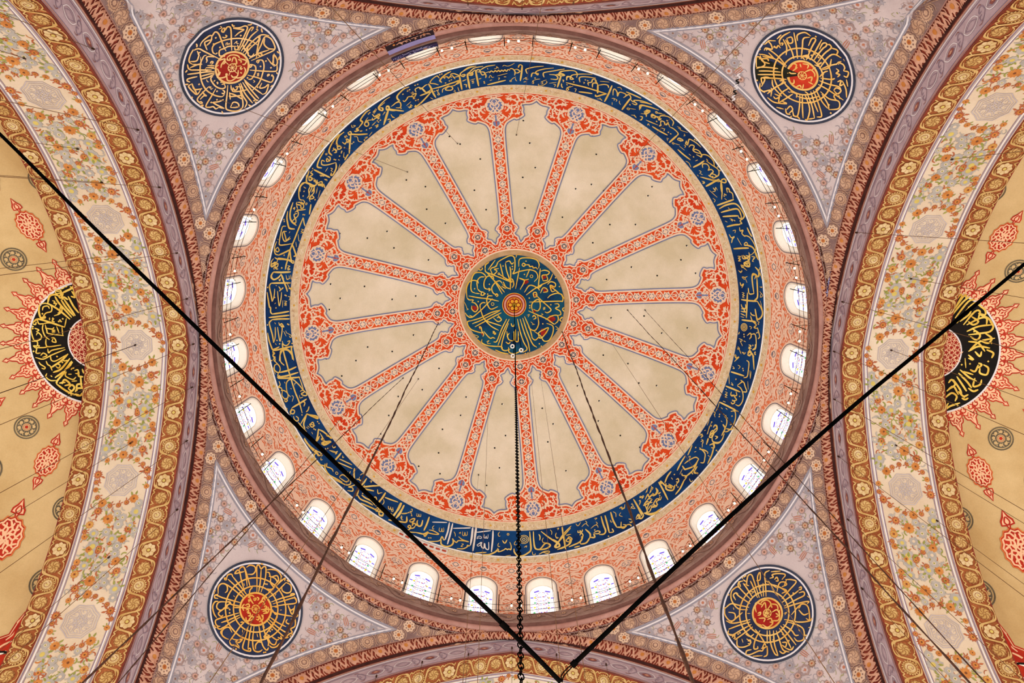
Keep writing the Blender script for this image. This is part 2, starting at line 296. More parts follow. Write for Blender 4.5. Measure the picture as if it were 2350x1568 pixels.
# brush strokes of the inscriptions, in plan coordinates on their own vaults (first point, then steps; 5 mm units)
TRACE={
'BAND':(
'm-356,2316,51,-1,56,0/b-292,2327,67,3,63,-15,23,-17/m-142,2291,13,11,-5,11,24,-1,35,-10,16,-7,16,7,16,-5,18,5,3,-25,-14,-25/t-64,2343,30,-4,27,-2/d-38,2299/t-123,2182,-14,16,7,14,1'
'6,-1/o-38,2200,10/m-94,2241,25,19,22,-23/t-128,2257,-10,14,7,11,16,-2/t43,2244,-16,14,2,12,21,-1/o121,2232,48/o121,2232,32/o121,2232,13/b23,2295,5,23,33,21,48,-1,56,-21,25,-21,-4,-'
'55,-6,-65/d73,2282/t48,2190,22,-3,-9,10/t123,2285,26,-12,-6,13/b217,2174,3,65,13,47,43,6,64,-9,41,-21,-12,-12,-35,-1,-37,29,-24,13/m271,2191,12,18,-5,23/t317,2212,-13,18,10,15,17,-'
'3/b294,2170,65,32,63,25,48,18,-7,17,-35,4,13,-19,53,-42,95,-81/b505,2124,14,63,14,83/m268,2323,56,-21,47,-4,-16,13,-47,-3/t205,2308,3,18,20,2,6,-11/t385,2153,16,13,-3,21/t454,2139,'
'18,-3,-13,14/t446,2170,-10,18,11,19,21,-5/m452,2280,54,-15,57,-29,20,-31,-25,-6,-17,18,41,4/t543,2182,43,-14/b-954,2119,48,14,39,10,38,-8,-14,14,-14,10,-12,-13/m-1016,2105,32,9,46,'
'9/m-823,2122,40,10,58,29,-40,-3,-56,-15,-16,-8/t-776,2096,-14,13,5,12,12,-2/t-722,2117,-2,22,21,8,4,-22,6,23,14,-2,-3,-25/d-818,2175/d-798,2178/b-830,2029,-18,50,-23,41/m-821,2195,'
'47,9,62,2,21,-25,18,24,23,-4/b-697,2202,3,27,42,20,47,2,26,-16,-7,-27/d-586,2208/t-579,2159,14,18,2,16/t-529,2174,16,-6,-7,12/t-493,2165,0,22,18,8,5,-24,7,23,16,-3,1,-23/m-531,2197'
',42,24,62,18,-45,-9,-57,-6,-18,10,-21,-11,-18,-15/t-498,2247,20,4,-23,12,20,4/m-540,2273,56,7,40,-8,7,-12,12,6,16,-5/b-1106,1888,-25,44,-44,37/b-1079,1909,-27,39,-43,50/m-1269,1820'
',60,29,67,28/t-1225,1891,1,19,17,5,1,-15,5,20,17,1,-1,-13/t-1278,1833,7,20,-12,16/t-1101,1969,44,6,33,-8/t-1015,1949,15,3,-4,18,-15,-8,8,13,14,25,-12,-4/t-1094,1982,-6,16,14,10/b-1'
'046,2000,3,34,-36,-4,-55,-18/m-1213,1990,26,9,27,8/d-1231,1927/m-1209,1950,15,1,13,16/t-952,1988,0,19,16,5,2,-17,8,20,13,-1,-2,-17/m-1016,2029,26,-7,23,3,-12,18,-6,17,23,-3,13,17,1'
'1,-36/b-891,2045,-7,33,-19,6,-20,-12,-8,-29/m-1016,2029,14,14,33,-4/m-1044,2087,34,5,12,-18,-16,-11,-10,10,28,13,26,1,14,-12/d-984,2067/b-1266,1783,-25,36,-35,29/t-1345,1743,13,37,'
'10,-3,26,2/m-1344,1868,14,0,17,18,-11,21,-14,-4/m-1304,1919,21,-4,18,21,-13,11,-20,-12,-6,-19/m-357,2314,36,1,47,-2/b-2016,1179,36,55,52,57,39,31/b-1923,1324,15,52,42,52,50,26/b-18'
'23,1433,6,40,40,58,63,48,55,41/m-1808,1433,1,28,25,15,23,18,11,22/m-1897,1320,20,10,20,29,-32,-9,-11,-19,-18,3/b-1999,1204,36,52,44,45/m-1739,1572,54,38,63,39,33,0,-3,-23/o-1717,15'
'36,13/m-1691,1570,23,-10,36,25,25,29,-19,11,-36,-25,-29,-26/t-1863,1374,2,20,13,0/b-1898,1190,-15,39/m-1883,1186,31,59,22,18,33,4/m-1880,1246,35,30,5,-28,-31,5,34,19/t-1786,1291,11'
',28,21,-1/t-1806,1332,26,11,26,14,15,16,-13,2,15,-18/b-1702,1378,-21,24,-29,30/t-1686,1403,0,18,13,-3/m-1712,1425,54,35,60,39/m-1730,1445,67,41,72,45/d-1836,1312/d-1808,1360/d-1672'
',1508/d-1629,1548/t-1604,1548,-5,23,14,11/b-1572,1531,2,45,11,50/m-1542,1626,18,4,39,28/t-1515,1600,20,-9,19,9/t-1518,1611,-1,24,24,17,7,-10/t-1423,1667,18,0,-7,14/b-1453,1637,-22,'
'31,-22,26,107,15,64,11/b-1505,1700,64,25,67,26/m-1606,1694,43,15,-3,-24,-36,-16,33,0,33,-7/t-1464,1686,-11,13/b-1511,1713,-10,43/b-1514,1750,31,37,66,37,49,32/b-1479,1758,39,31,58,'
'35,32,36/b-1478,1815,57,33,56,31,34,21/t-1345,1745,9,33,31,-2/b-1268,1783,-26,37,-31,35/m-1377,1803,26,-2,10,32,-22,3,-14,-33/t-1279,1830,8,24,-11,17/m-1267,1819,58,28,69,31/d-1472'
',1749/m-1333,1885,21,-2,14,28,-27,-3,-13,-24/m-1296,1922,28,9,-1,21,-28,-10,-8,-22,20,-10/t-1230,1892,13,24,18,0,7,19,14,-1,-9,-27/b-1116,1885,-25,52,-38,50/b-1085,1909,-25,55,-32,'
'26/m-1210,1988,81,29,85,18,-1,-39/t-1096,1966,78,9/t-1088,1989,-4,21,18,6/m-2170,332,10,48,13,71/b-2230,320,29,131,31,131,44,154,39,107,33,108/m-2245,385,3,-45,46,4,37,59,12,48/m-2'
'244,385,4,57,27,40/m-2288,307,-8,32,13,14,-12,20,17,38,-7,20/m-2264,459,-16,7,2,44,26,29,11,-19,-5,-35,-22,-38,-17,-27/b-2244,541,63,-6,56,-20/b-2258,581,71,2,78,-12/b-2253,591,76,'
'17,84,11/m-2252,539,-2,32,16,-1/m-2107,607,20,50,23,83,-34,-52,-52,-63,-34,9,-6,42,13,68,24,39/t-2291,479,10,36,9,35/m-2244,618,11,35,-11,19,17,10,10,24,-8,3/m-2213,713,-1,42,28,40'
',16,-17,-7,-34,-23,-28,-22,-11/m-2187,784,15,25,-12,8,-10,-19/t-2206,794,10,30,7,28/d-2301,416/d-2170,881/d-2166,897/t-2205,634,6,18/t-2117,666,-13,3,1,17/t-2159,706,10,8/t-2145,77'
'4,14,15,-7,41/t-2218,470,-3,10/m-2085,751,22,-6,10,19,-22,12,24,22,19,-1,-7,-24,-19,-21/t-2088,784,7,28,22,-5/b-2132,884,50,-23,52,-28/m-2056,851,15,14,-6,31/m-2006,906,-6,31,-13,1'
'3/d-2054,968/m-2132,884,-11,38,25,18,6,-24,-22,-12,-7,40/m-2116,961,12,35,24,17,1,-25,-19,-21/m-2062,1059,43,-92/b-2019,967,40,31,50,34,-12,-24,-77,-35/b-2018,973,-15,74,14,50/m-20'
'75,1025,32,49,41,53/t-2011,1083,20,21/t-2003,1075,20,21/m-1986,1070,22,-15,12,34,-17,6,-17,-30,44,27/d-1949,1116/d-1937,1126/t-1965,1137,12,23/b-1910,1131,41,31,71,73,-17,-19,-31,-'
'18/b-1913,1125,-1,56,-7,58/m-1897,1165,24,47,-8,8,16,14,7,-13/m-1876,1261,36,-10,40,9,-46,19,-30,-18/d-1927,1059/d-1914,1078/d-1818,1314/t-1787,1294,13,23,19,-6/t-1801,1335,42,26,2'
'4,-5,-13,17/b-2014,1173,34,59,64,77,33,38/b-1996,1208,39,60,53,64/m-1906,1312,29,18,13,23,-27,1/m-2252,-559,22,18,63,10,38,36,6,-28/b-2162,-542,-17,55,-11,50/m-2260,-549,-18,32,0,3'
'9,20,-15,6,-22,-24,15/m-2258,-493,5,39,15,7/d-2214,-456/t-2172,-475,14,6,-12,16,12,13,-13,4,-5,-11/b-2152,-412,-65,-2,-54,-8/b-2271,-422,-17,37,12,35,32,-14,22,-31/b-2222,-395,12,6'
'3,16,69,6,41/m-2241,-347,7,12,5,-22/b-2160,-305,-64,-6,-70,-6/b-2294,-317,-13,30,7,90,3,56/m-2295,-141,14,-54,7,-66/t-2266,-293,9,6/m-2246,-280,11,30,-9,15,25,-25,5,-5/m-2256,-236,'
'1,67,5,77,14,-63,7,-67/t-2187,-375,2,34,17,-10,1,-28/t-2155,-384,0,46/t-2187,-307,17,53,8,6/m-2178,-250,21,-3,-9,16/d-2206,-190/d-2198,-184/d-2319,-280/d-2278,-177/t-2273,-126,-8,1'
'0/t-2186,-177,16,14,-11,27/t-2224,-142,-4,67/t-2216,-135,20,8,-17,15,16,8,-17,9,17,7/b-2325,-234,4,78,5,62,7,12,-1,39,11,24/b-2299,-21,55,-2,62,-6/b-2323,8,70,1,72,0/b-2180,45,-65,'
'-10,-55,-4/b-2300,31,-20,24,4,44,15,80,8,73/m-2292,252,10,-58,0,-88/d-2333,76/d-2273,-76/t-2285,61,6,18/m-2258,66,8,29,12,-14,16,36,-20,-20/m-2266,109,4,45,12,91,8,-32,8,-87,-12,-2'
'4/t-2224,156,18,53/t-2210,153,8,29/t-2202,176,34,34,-8,16,-9,-19/d-2195,93/d-2187,100/d-2270,235/d-2251,272/t-2282,260,9,18/b-2332,151,8,67,20,80,12,19,39,-18/m-2234,248,9,35,20,15'
',17,-13,8,-27,-17,3/d-2163,286/b-2292,328,63,-7,70,-9/b-2159,312,-8,27,11,101/b-2250,436,6,-70,23,-38,34,18,21,37,15,58/b-2234,270,9,68,20,109/m-2292,345,-3,31,16,15,-11,18,16,22/m'
'-1930,-1319,-7,62,13,20/m-1915,-1309,-2,35,21,-6,-4,-20,-16,-4/t-1880,-1296,0,26,11,-17/t-1870,-1281,-8,31/t-1862,-1277,-8,32/m-1861,-1256,8,26,25,-17,5,21,-23,-20,-15,16/d-1816,-1'
'242/d-1814,-1221/d-1828,-1223/m-1937,-1257,-34,12,-28,43,-14,62,1,42,24,5/b-1924,-1237,41,8,22,-32/m-1918,-1222,-18,38,-3,42,-21,32/m-1893,-1218,-8,53,-41,44/m-1925,-1227,15,10,21,'
'-1,-19,43/t-1868,-1214,-18,59/t-1850,-1188,-29,76/d-1971,-1173/d-1984,-1130/t-1969,-1214,11,8/m-1922,-1143,14,26,-24,12,-12,-5,20,-17/t-1945,-1100,5,22/d-1908,-1117/d-1902,-1099/m-'
'2035,-1076,-8,22,27,10,0,26,18,-5,4,-33,-13,-21/m-1988,-1093,5,21,-19,17,-14,-16,-16,0/o-1972,-1059,9/b-1939,-1055,-10,42,-14,54/b-2064,-1070,-27,70,-13,64,6,43,28,38/m-2051,-1001,'
'33,0,34,-6/m-2044,-1044,3,32/m-2066,-979,22,-11,-1,37,-24,28,-4,-33,22,-11/m-2098,-893,28,-27,-1,38,-20,0/b-2112,-989,-15,64,0,75,9,22,32,6/m-2073,-1011,13,-11,-7,21/d-2149,-912/d-'
'2149,-895/d-2009,-958/d-1999,-956/b-2012,-931,-45,104,-45,110,-44,110,-43,168/m-2011,-926,-1,44,4,34/t-2041,-821,17,6,-19,16,16,11,-22,6/m-2143,-850,-24,5,-19,59,-16,65,-5,44,35,2,'
'50,-9/m-2164,-807,5,55,4,33,28,-32/t-2122,-800,-9,16/m-2222,-710,-17,43,-8,43,4,33,22,13/m-2221,-656,5,34,-17,10,-5,-22,17,-22/t-2214,-732,3,7/b-2225,-578,46,-25,43,-26/m-2145,-801'
',-25,5,-9,43,11,45,43,-26/b-2122,-684,11,56,7,57,-17,10/t-2067,-772,-2,56,7,11/t-2063,-693,6,-12/t-2092,-700,0,50/t-2085,-638,7,11/d-2186,-576/b-2231,-551,46,14,57,21/m-2231,-551,-'
'11,38,-17,10,-23,9,2,22,19,-9,25,-20,-6,32,-24,9,2,17/b-2141,-618,-2,67,5,40/d-2212,-455/t-2170,-474,16,7,-18,15,16,13,-17,10/b-2154,-411,-65,-2,-54,-8/b-2273,-421,-17,37,4,29/b-22'
'24,-400,17,54/t-2189,-385,6,41,21,-5/t-2156,-382,4,41/m-1833,-1325,33,9/m-1789,-1327,32,19/t-1804,-1290,12,10/m-1206,-1979,-48,36,-12,21,23,9,12,-20,-16,-3/t-1288,-1912,-30,26/t-12'
'96,-1914,-24,21/m-1327,-1877,17,19,19,-14,14,11,12,-22,-17,2/d-1295,-1827/d-1284,-1843/d-1269,-1834/m-1142,-1961,20,-18,20,-13/m-1205,-1940,19,-9,9,19,-23,10,-5,-20/b-1190,-1925,42'
',3,36,-6/b-1186,-1926,-31,59,-28,69/b-1337,-1911,-41,27,-52,61,12,19,-41,49/b-1459,-1755,-18,10,14,11,-34,11/t-1365,-1849,-31,35/d-1356,-1876/d-1344,-1887/m-1399,-1798,23,-14,4,24,'
'-19,14,-14,-15,22,-30,51,-13/t-1309,-1818,-31,32/t-1323,-1784,16,3,-7,13,20,-18,-11,-7,18,-6/t-1219,-1907,-22,30/t-1167,-1887,6,20,21,3/t-1209,-1839,23,-10,1,21,-13,5/t-1511,-1775,'
'4,20,27,-15,-20,-2/m-1497,-1727,15,7/d-1448,-1730/d-1438,-1732/d-1397,-1744/d-1368,-1759/d-1355,-1766/b-1578,-1711,-45,37,-30,53,5,33,23,-2/m-1552,-1705,23,-15,3,20,-17,10,-8,-20/b'
'-1549,-1697,79,-3,76,-11/b-1531,-1691,-22,78,-19,84/t-1584,-1677,4,16/t-1567,-1687,5,16/t-1576,-1682,3,18/m-1610,-1625,20,15,12,-18,16,-1,7,-18,-19,-6,10,33/t-1509,-1680,27,2,3,34,'
'32,6/t-1353,-1731,-31,36/t-1424,-1679,26,-6,-34,28,19,12/d-1536,-1618/d-1520,-1632/d-1601,-1579/b-1620,-1690,-49,54,-42,62,-16,44,18,25/m-1646,-1596,14,7,4,17,-25,10,-3,-25/m-1703,'
'-1540,23,-19,10,24,-20,6/d-1676,-1560/d-1686,-1567/d-1666,-1552/t-1625,-1499,11,9,-6,-13,10,-36/b-1580,-1525,-17,24,-21,31/d-1652,-1503/d-1633,-1533/d-1628,-1546/t-1669,-1473,11,8/'
'b-1758,-1544,-53,81,-26,63,31,11/m-1773,-1448,-21,-7,-6,35,37,2,74,-27/m-1742,-1494,14,7,-5,27,-25,11,5,-27,19,25/t-1756,-1519,1,17/t-1744,-1524,-1,17/t-1748,-1519,-1,17/d-1699,-14'
'71/d-1689,-1468/b-1690,-1441,-8,50,-32,56,-17,5,8,-23/t-1759,-1396,-26,37/t-1659,-1434,-24,51/t-1741,-1393,15,8,-14,14,14,9/b-1902,-1360,-32,73,-6,36/m-1877,-1362,-18,19,12,17,-26,'
'19,19,17,-24,15,-5,-13/b-1868,-1371,53,32,57,33/b-1933,-1252,40,26/t-1830,-1316,7,4/t-1804,-1290,19,4,-2,13/t-1884,-1281,1,18,10,-19/t-1869,-1282,-3,41/t-1858,-1283,-2,37/m-1858,-1'
'255,32,-11,-6,37,-21,-13,38,3/d-1813,-1230/d-1813,-1216/d-1874,-1380/m-2000,-1167,11,-46,35,-37,20,8/m-1932,-1164,32,-62/t-1962,-1205,10,4/m-1918,-1165,26,-43,-11,43/t-1870,-1209,-'
'10,43/m-1154,-2026,-46,28,-60,53,-4,18,23,16,11,-13,-13,-11,-24,8/t-1289,-1925,-29,39/t-1280,-1923,-33,43/m-1332,-1848,0,18,22,-14,27,-15,16,-13,-17,-11/m-1303,-1869,13,17,22,1/t-1'
'308,-1819,-38,34/d-1267,-1835/d-1286,-1818/t-1320,-1787,18,5,-8,11/m-1204,-1927,8,-24,16,-2,3,18,-25,14/b-1200,-1930,64,3,80,3/b-1185,-1925,-30,67,-32,62/t-1214,-1905,-26,24/t-1171'
',-1890,7,15,22,11/t-1207,-1846,20,-5,1,16,-15,7/t-1115,-1866,18,-14,2,-10,20,-4,-16,20/b-981,-2115,-49,20,-60,52,-5,26,17,13/m-1158,-1952,44,-31,34,-9,6,24,-13,19,-33,3/m-1078,-200'
'4,-28,15,-22,13/d-1043,-2056/d-1077,-1945/m-1051,-2009,12,8,23,-20,16,-19,40,-3,11,17/m-972,-2048,29,-20,14,-1,-17,25,-16,19/d-981,-2095/d-1000,-2083/t-982,-2005,-45,36/t-1015,-196'
'4,16,12,2,-16,12,11,-4,-24,16,11/t-954,-2084,-19,19/t-948,-2079,-16,19/d-940,-2016/d-917,-2025/d-928,-2132/d-905,-2141/m-928,-2081,-3,-22,36,-17,11,13,45,-32,21,-7/b-898,-2056,50,-'
'19,57,-21/b-882,-2119,36,26/b-811,-2153,17,28,16,40,20,34/b-791,-2096,-61,57,-54,46,-44,28,5,-16/b-789,-2114,85,-23,72,-24,57,-18,36,-13,-2,17,-22,13/m-781,-2120,-37,26,-28,7,-30,-'
'26/t-807,-2048,23,11/m-723,-2150,-33,-6,-40,-3,24,-30,43,-25,19,15/b-602,-2255,-50,25,-53,42,12,19/m-659,-2199,-10,-8,28,-8,13,11,15,-15,13,8/m-606,-2217,2,-19,28,-5,20,5,26,9,-28,'
'8,-28,7/b-530,-2227,7,51,8,51/d-704,-2224/d-685,-2231/d-623,-2185/d-605,-2194/d-659,-2168/m-598,-2231,28,29/t-726,-2121,-10,27,13,5/o-731,-2078,9/d-763,-2099/d-742,-2107/m-695,-209'
'4,7,-26,40,-20,14,-7,34,10,-9,18,-42,5,-13,-8,30,-19,57,-15,38,-36/t-551,-2143,6,24,7,1/t-592,-2108,24,8,-14,3/t-588,-2120,14,8/m-393,-2299,-49,13,-64,31,-16,20,27,12,15,-12,-28,-1'
'/m-385,-2278,-39,24,-27,1,34,10,8,-17,24,-18/b-459,-2247,7,56,7,52/t-469,-2204,-36,16/t-493,-2163,22,-4,-2,24/t-389,-2213,-38,10/t-424,-2192,22,-7/t-421,-2178,21,-5/d-728,-2215/m-5'
'03,-2258,60,-34,69,-12/m-504,-2238,25,-1,-5,11,-21,2/m-454,-2238,36,2,9,-15,-36,-1,-9,17/b-460,-2237,10,49,8,52/m-445,-2252,53,-37,80,-16/b-382,-2275,11,60,12,57/m-383,-2261,19,-18'
',18,2,3,12,-26,1/m-346,-2274,63,-30,80,-13/m-333,-2249,-3,-14,29,-1,7,14,-22,7,-11,-11/m-307,-2264,18,23,-5,19/m-300,-2256,37,-12,8,5,15,-12,21,8,15,-12,15,9,15,-12,14,11,15,-12,15'
',8,14,-11,15,11,15,-15,15,9/m-72,-2290,15,-6,22,8,12,17,-4,24/t-214,-2290,25,-6,-3,-11,22,13/t-137,-2309,14,-8,29,5,30,-6,36,-16/t-276,-2293,7,8/t-264,-2224,15,-19,15,15,18,-3/t-26'
'4,-2227,11,1/t-257,-2204,22,-6,-18,3/t-186,-2240,48,-11,45,-10/t-179,-2224,13,-2,-9,16/t-127,-2234,22,-1,-18,-2/d-308,-2194/d-305,-2184/b-279,-2171,81,-19,90,-20/m-27,-2288,22,-3,1'
'4,6,12,8,-19,12,-25,0/b41,-2319,-5,54,-10,59/m41,-2319,-25,-3,-11,20/o-63,-2205,8/t-60,-2211,19,-15,26,-10/t-19,-2227,4,15,11,7/t52,-2218,29,-15,-3,15,22,-3/t56,-2197,23,-5,-19,2/m'
'235,-2313,-80,5,-72,14,-7,11,12,23/m326,-2299,-83,6,-64,13,-14,15,19,14,3,-11,-30,-1/m165,-2263,-30,0,-9,27/d162,-2228/t135,-2194,10,-12,5,18,-15,0/t138,-2207,37,-11,33,-3/m424,-22'
'90,-99,12,-80,10,-10,15,9,20/m290,-2253,52,4,27,18,-10,15,-55,-4/b397,-2239,-11,35,-14,48/b364,-2249,33,10/m342,-2249,36,-5,12,12,39,-2,-19,-12,-33,-4/m377,-2260,20,-14,81,-3/t295,'
'-2189,66,-5/t333,-2178,19,0,-6,19/t199,-2185,-3,12,41,0,36,-21,-9,-12/t217,-2194,11,-6,8,15,-19,0/t220,-2200,47,-15/m451,-2208,1,-27,31,1/t411,-2212,15,3,-6,15/t410,-2183,2,19,12,1'
'0/t450,-2188,39,4/t451,-2179,15,7/t455,-2136,6,-12,16,10,-14,9/t457,-2151,34,-14/t-357,-2212,23,-7,-19,9/t-434,-2200,37,-11/t-420,-2192,18,2,-19,4/t-417,-2177,14,-4/t-495,-2165,18,'
'-2,2,20/t-508,-2191,37,-14/m361,-2285,62,-3/m432,-2242,-32,-10,-25,-3,29,-18,48,-5,62,5,27,23,-3,25/m453,-2208,1,-20,21,-5,18,6,18,12,-28,-1,8,-25,40,-7,68,0,76,7/b448,-2191,86,20,'
'100,23,93,27,96,28/d517,-2193/t411,-2209,14,3,-6,11/t406,-2186,2,23,12,12/t453,-2174,11,3/t455,-2153,23,12,-17,9,-8,-12/t466,-2150,48,-13/t527,-2143,18,4,-8,23/b570,-2118,62,8,64,1'
'0/m573,-2190,-8,-34,51,-4,93,14/d619,-2205/d641,-2198/t601,-2189,14,3,-9,8/m653,-2162,-7,-20,30,-4,5,-17,19,-4,16,17,-10,16/m689,-2146,-1,-28,23,-5,23,12/b734,-2167,5,35,3,32/m702,'
'-2196,31,24/b823,-2093,-43,7,-46,10,-9,-15/m741,-2161,47,-3,34,8,11,20/b859,-2153,-19,61,-27,61/t747,-2190,44,5,41,7/t743,-2058,29,4,19,13,-25,-25/m880,-2078,-4,-38,12,-9,24,25,9,3'
'0,6,-23,18,-5,43,17,3,15,-18,11/m991,-2066,24,-10,20,19,1,23/b1034,-2046,-31,46,-26,40/t906,-2135,26,2,17,18/b988,-2098,66,27,71,31/t873,-2055,21,1,3,18/t894,-2054,26,13,-5,12/t882'
',-2025,3,22/t944,-2033,3,18,13,12/m1035,-2040,23,19,21,7,19,14,-15,5,-29,-14/m1079,-2014,-9,-15,72,11,82,32/d1040,-1997/o1031,-1965,11/t1039,-1968,58,11/t1065,-1914,24,4,24,20,-22,'
'-26/m1130,-1950,-1,-39,73,17,85,33/m1174,-1941,38,14,4,-12,-32,-2,15,44/t1146,-1922,50,9/t1147,-1897,22,10,-22,21/t1202,-1866,52,22,53,25/m1232,-1907,9,13,21,-5,36,21,-42,-22,-22,-'
'10/t1262,-1929,15,1,3,12,-13,-1/t1279,-1919,38,7/d1291,-1849/b1337,-1820,-18,11/m1298,-1878,10,19,18,-11/m1120,-2013,54,12,51,15/m1135,-1959,8,-24,65,16,81,27/m1170,-1940,14,26,20,'
'-7,7,-8,-23,-10,9,47/t1185,-1952,37,11/t1142,-1900,24,6,-4,25,-14,-1/t1198,-1867,53,25,57,22/m1238,-1886,3,-25,25,15,4,17,-28,-6/m1267,-1892,41,11,0,21/m1308,-1881,10,-12,61,13,47,'
'41,0,34/o1274,-1921,9/t1283,-1916,67,18/d1291,-1850/m1329,-1820,-2,-30,28,10,9,22,24,-7,18,27/d1374,-1851/d1386,-1833/d1377,-1817/b1262,-1811,64,39,78,42/t1220,-1822,6,-13,12,18/t1'
'335,-1794,32,11,-1,17,5,-21/t1403,-1710,10,27/t1419,-1696,-6,-9/m1406,-1798,38,20,41,38,-7,21/b1481,-1723,-27,29,-25,28/d1405,-1754/d1427,-1740/t1464,-1798,28,15,8,18,58,23/t1476,-'
'1784,18,10/t1532,-1733,11,14,-11,3/m1489,-1688,27,11,20,-3,-33,-20,-14,12/t1522,-1668,-20,-37/o1463,-1658,9/t1469,-1658,50,17/t1517,-1632,49,38/t1553,-1639,14,9,-5,14/b1510,-1604,5'
'5,47,64,49/m1561,-1674,19,27,0,-35,16,1,47,30,43,38/m1566,-1674,-3,26,23,11/d1624,-1679/d1640,-1671/m1594,-1619,12,-17,27,10,-1,36,29,20,34,11/m1641,-1589,6,-9,36,20,26,46,-44,-20/'
'm1703,-1523,10,-26,41,11,49,48,19,55/t1606,-1560,20,15/d1648,-1533/t1668,-1497,18,-8/b1736,-1496,-30,28,-44,27/t1593,-1500,29,19,24,39/m1737,-1434,-7,-33,32,2,22,29,-3,27/m1764,-14'
'92,-16,-19/m1781,-1409,22,-8,19,19,-11,18,-8,19/m1752,-1493,51,39,50,39,14,47,-25,27/d1846,-1438/d1868,-1405/m1807,-1361,27,20,19,-18,-35,-20,-12,13/t1744,-1353,68,21,65,16/t1713,-'
'1411,18,10,-8,18/t1731,-1382,18,10/t1708,-1374,11,15/b1878,-1330,-37,27,-49,35/t1759,-1315,18,10,-18,9/m1897,-1330,4,57,18,63/m1894,-1325,18,-4,19,19,-12,14,-44,-30/m1952,-1243,16,'
'9,5,25/t1850,-1255,21,29,-22,10/t1732,-1354,75,28,77,23/b1874,-1329,-43,35,-39,28/m1899,-1308,20,78,11,85/m1897,-1318,17,-15,17,21,-9,15,-72,-28/t1752,-1317,25,16,-11,10/m1791,-136'
'8,24,16,16,-4/t1847,-1252,21,21,-1,-26,18,27/t1825,-1231,70,66/t1864,-1156,20,16,-5,21/m1960,-1208,-12,-37,17,4,9,23,24,21,13,47/b2017,-1145,-53,26,-59,29/d1942,-1193/d1953,-1187/d'
'1943,-1177/t1949,-1156,19,16/b1927,-1059,41,-33,54,-16,36,21,41,58,15,37,-11,33/b1945,-1025,48,-19,54,-16,27,21,27,64/b1964,-986,62,-7,48,-3/t1988,-1071,14,11/m2074,-996,7,21,21,5,'
'-9,22,16,21,-15,6/b2008,-891,47,-18,44,-7/m2102,-943,8,21/t2017,-968,18,5,-7,11,16,-6,-6,17/t1987,-946,19,11/d2055,-951/b2150,-889,22,46,24,39/m2099,-889,9,33,19,-7,-4,28,15,21,13,'
'10/t2055,-854,20,-7,-1,28/m2035,-820,21,32,19,-12,-10,23,-3,39/m2134,-814,40,9,38,52,24,64,-17,46/t2097,-790,21,38,19,32/m2152,-738,14,-12,11,22,-19,6,-6,-16/b2161,-727,49,18,30,53'
',24,64/b2084,-683,58,-10,47,-5/m2150,-626,12,32,23,-7,-27,-26/m2194,-658,8,38,-17,19,21,14,-17,19/m2202,-586,13,43,-13,24,-27,-25,23,-8,4,-34/t2123,-613,20,-1,-14,23,17,4,-14,19,20'
',-2/t2218,-621,16,4,-7,40,8,4/t2205,-631,14,-12/t2153,-525,13,4,-3,17/t2166,-515,26,20/t2141,-479,19,21,6,-18/m2252,-524,22,30,12,43,-5,23/d2285,-519/t2284,-473,19,42/m2241,-404,0,'
'-35,23,-9,-4,41/t2172,-414,32,-4/t2066,-744,-2,-44/t2122,-616,17,4,-11,18,17,4,-12,18,14,2/m2163,-614,17,10,22,-13,-25,-9/m2198,-650,9,43,-8,34,-15,8,11,26,21,15,-22,-59/m2192,-566'
',-19,13,11,27,29,8/t2217,-619,24,4,-12,34,9,10/b2236,-654,30,64/t2151,-534,25,9,-10,18,-14,-22/t2166,-513,35,30/t2145,-471,21,3,-2,-17/m2251,-522,23,31,8,43,-13,24/d2284,-517/t2283'
',-493,25,84/m2277,-492,6,-17/t2174,-423,22,14,-7,12,-18,-20/t2196,-409,16,43/t2193,-414,17,-14/m2163,-365,11,32,15,-19,-9,41/b2273,-419,-6,-27,-24,-8,1,56,23,131/b2273,-424,12,98,7'
',89,-20,37/m2267,-267,-31,5,-12,-55/b2183,-197,57,2,55,-3/t2183,-266,17,4,-11,18,15,4,-14,17,15,5/t2299,-339,14,4,-1,-11/t2303,-295,21,36,-13,19,1,-34/t2313,-207,20,85/b2223,-271,4'
',123,2,124/b2295,-198,35,77,2,55,-20,37,-16,-8/m2186,-152,10,32,21,8,-29,5/m2215,-157,5,33,-11,25,14,20/m2187,-61,33,16/m2186,-84,37,5/t2188,-33,25,7/b2284,-124,11,65,10,54/m2287,-'
'57,-23,-7,-9,-21/b2197,-1,45,0,51,-2/m2256,-51,18,52,24,7/o2216,67,36/o2216,67,23/o2216,67,9/m2282,11,17,19,-15,25,23,6/t2252,50,16,8,-7,19/d2314,-2/d2312,16/m2307,50,9,42,8,42,-11'
',25/m2312,93,-11,14/m2239,143,23,-28,5,33,-12,24,16,-25/m2266,126,27,-7,9,64,-3,67,-19,21/t2177,144,8,-24,-4,23/d2217,136/d2219,158/t2182,183,25,11,-16,20/t2190,198,18,52/t2215,198'
',17,7/d2280,227/m2252,228,16,8,-16,25,20,-4/t2170,275,17,13/t2183,277,17,52/t2204,306,16,18,12,-19/m2244,307,16,-26,12,30,-24,17/d2292,295/d2297,307/b2272,300,16,35/t2158,338,8,27/'
'm2253,244,8,42,-16,36,16,7,8,-35,-16,-7/b2261,296,20,28,6,127/m2296,211,0,33,-19,27/d2296,287/d2295,307/t2175,261,13,20,-17,9/t2184,282,12,41/t2204,233,4,15/t2209,309,16,2/m2150,34'
'5,13,30,21,-16,-34,52/m2237,379,16,18,-6,76,-9,56,-25,18/t2137,458,12,19,-13,3/t2175,438,16,12,-13,25/d2210,462/d2213,480/b2123,514,46,7,49,8/t2259,465,0,79/t2267,473,-6,60/t2108,5'
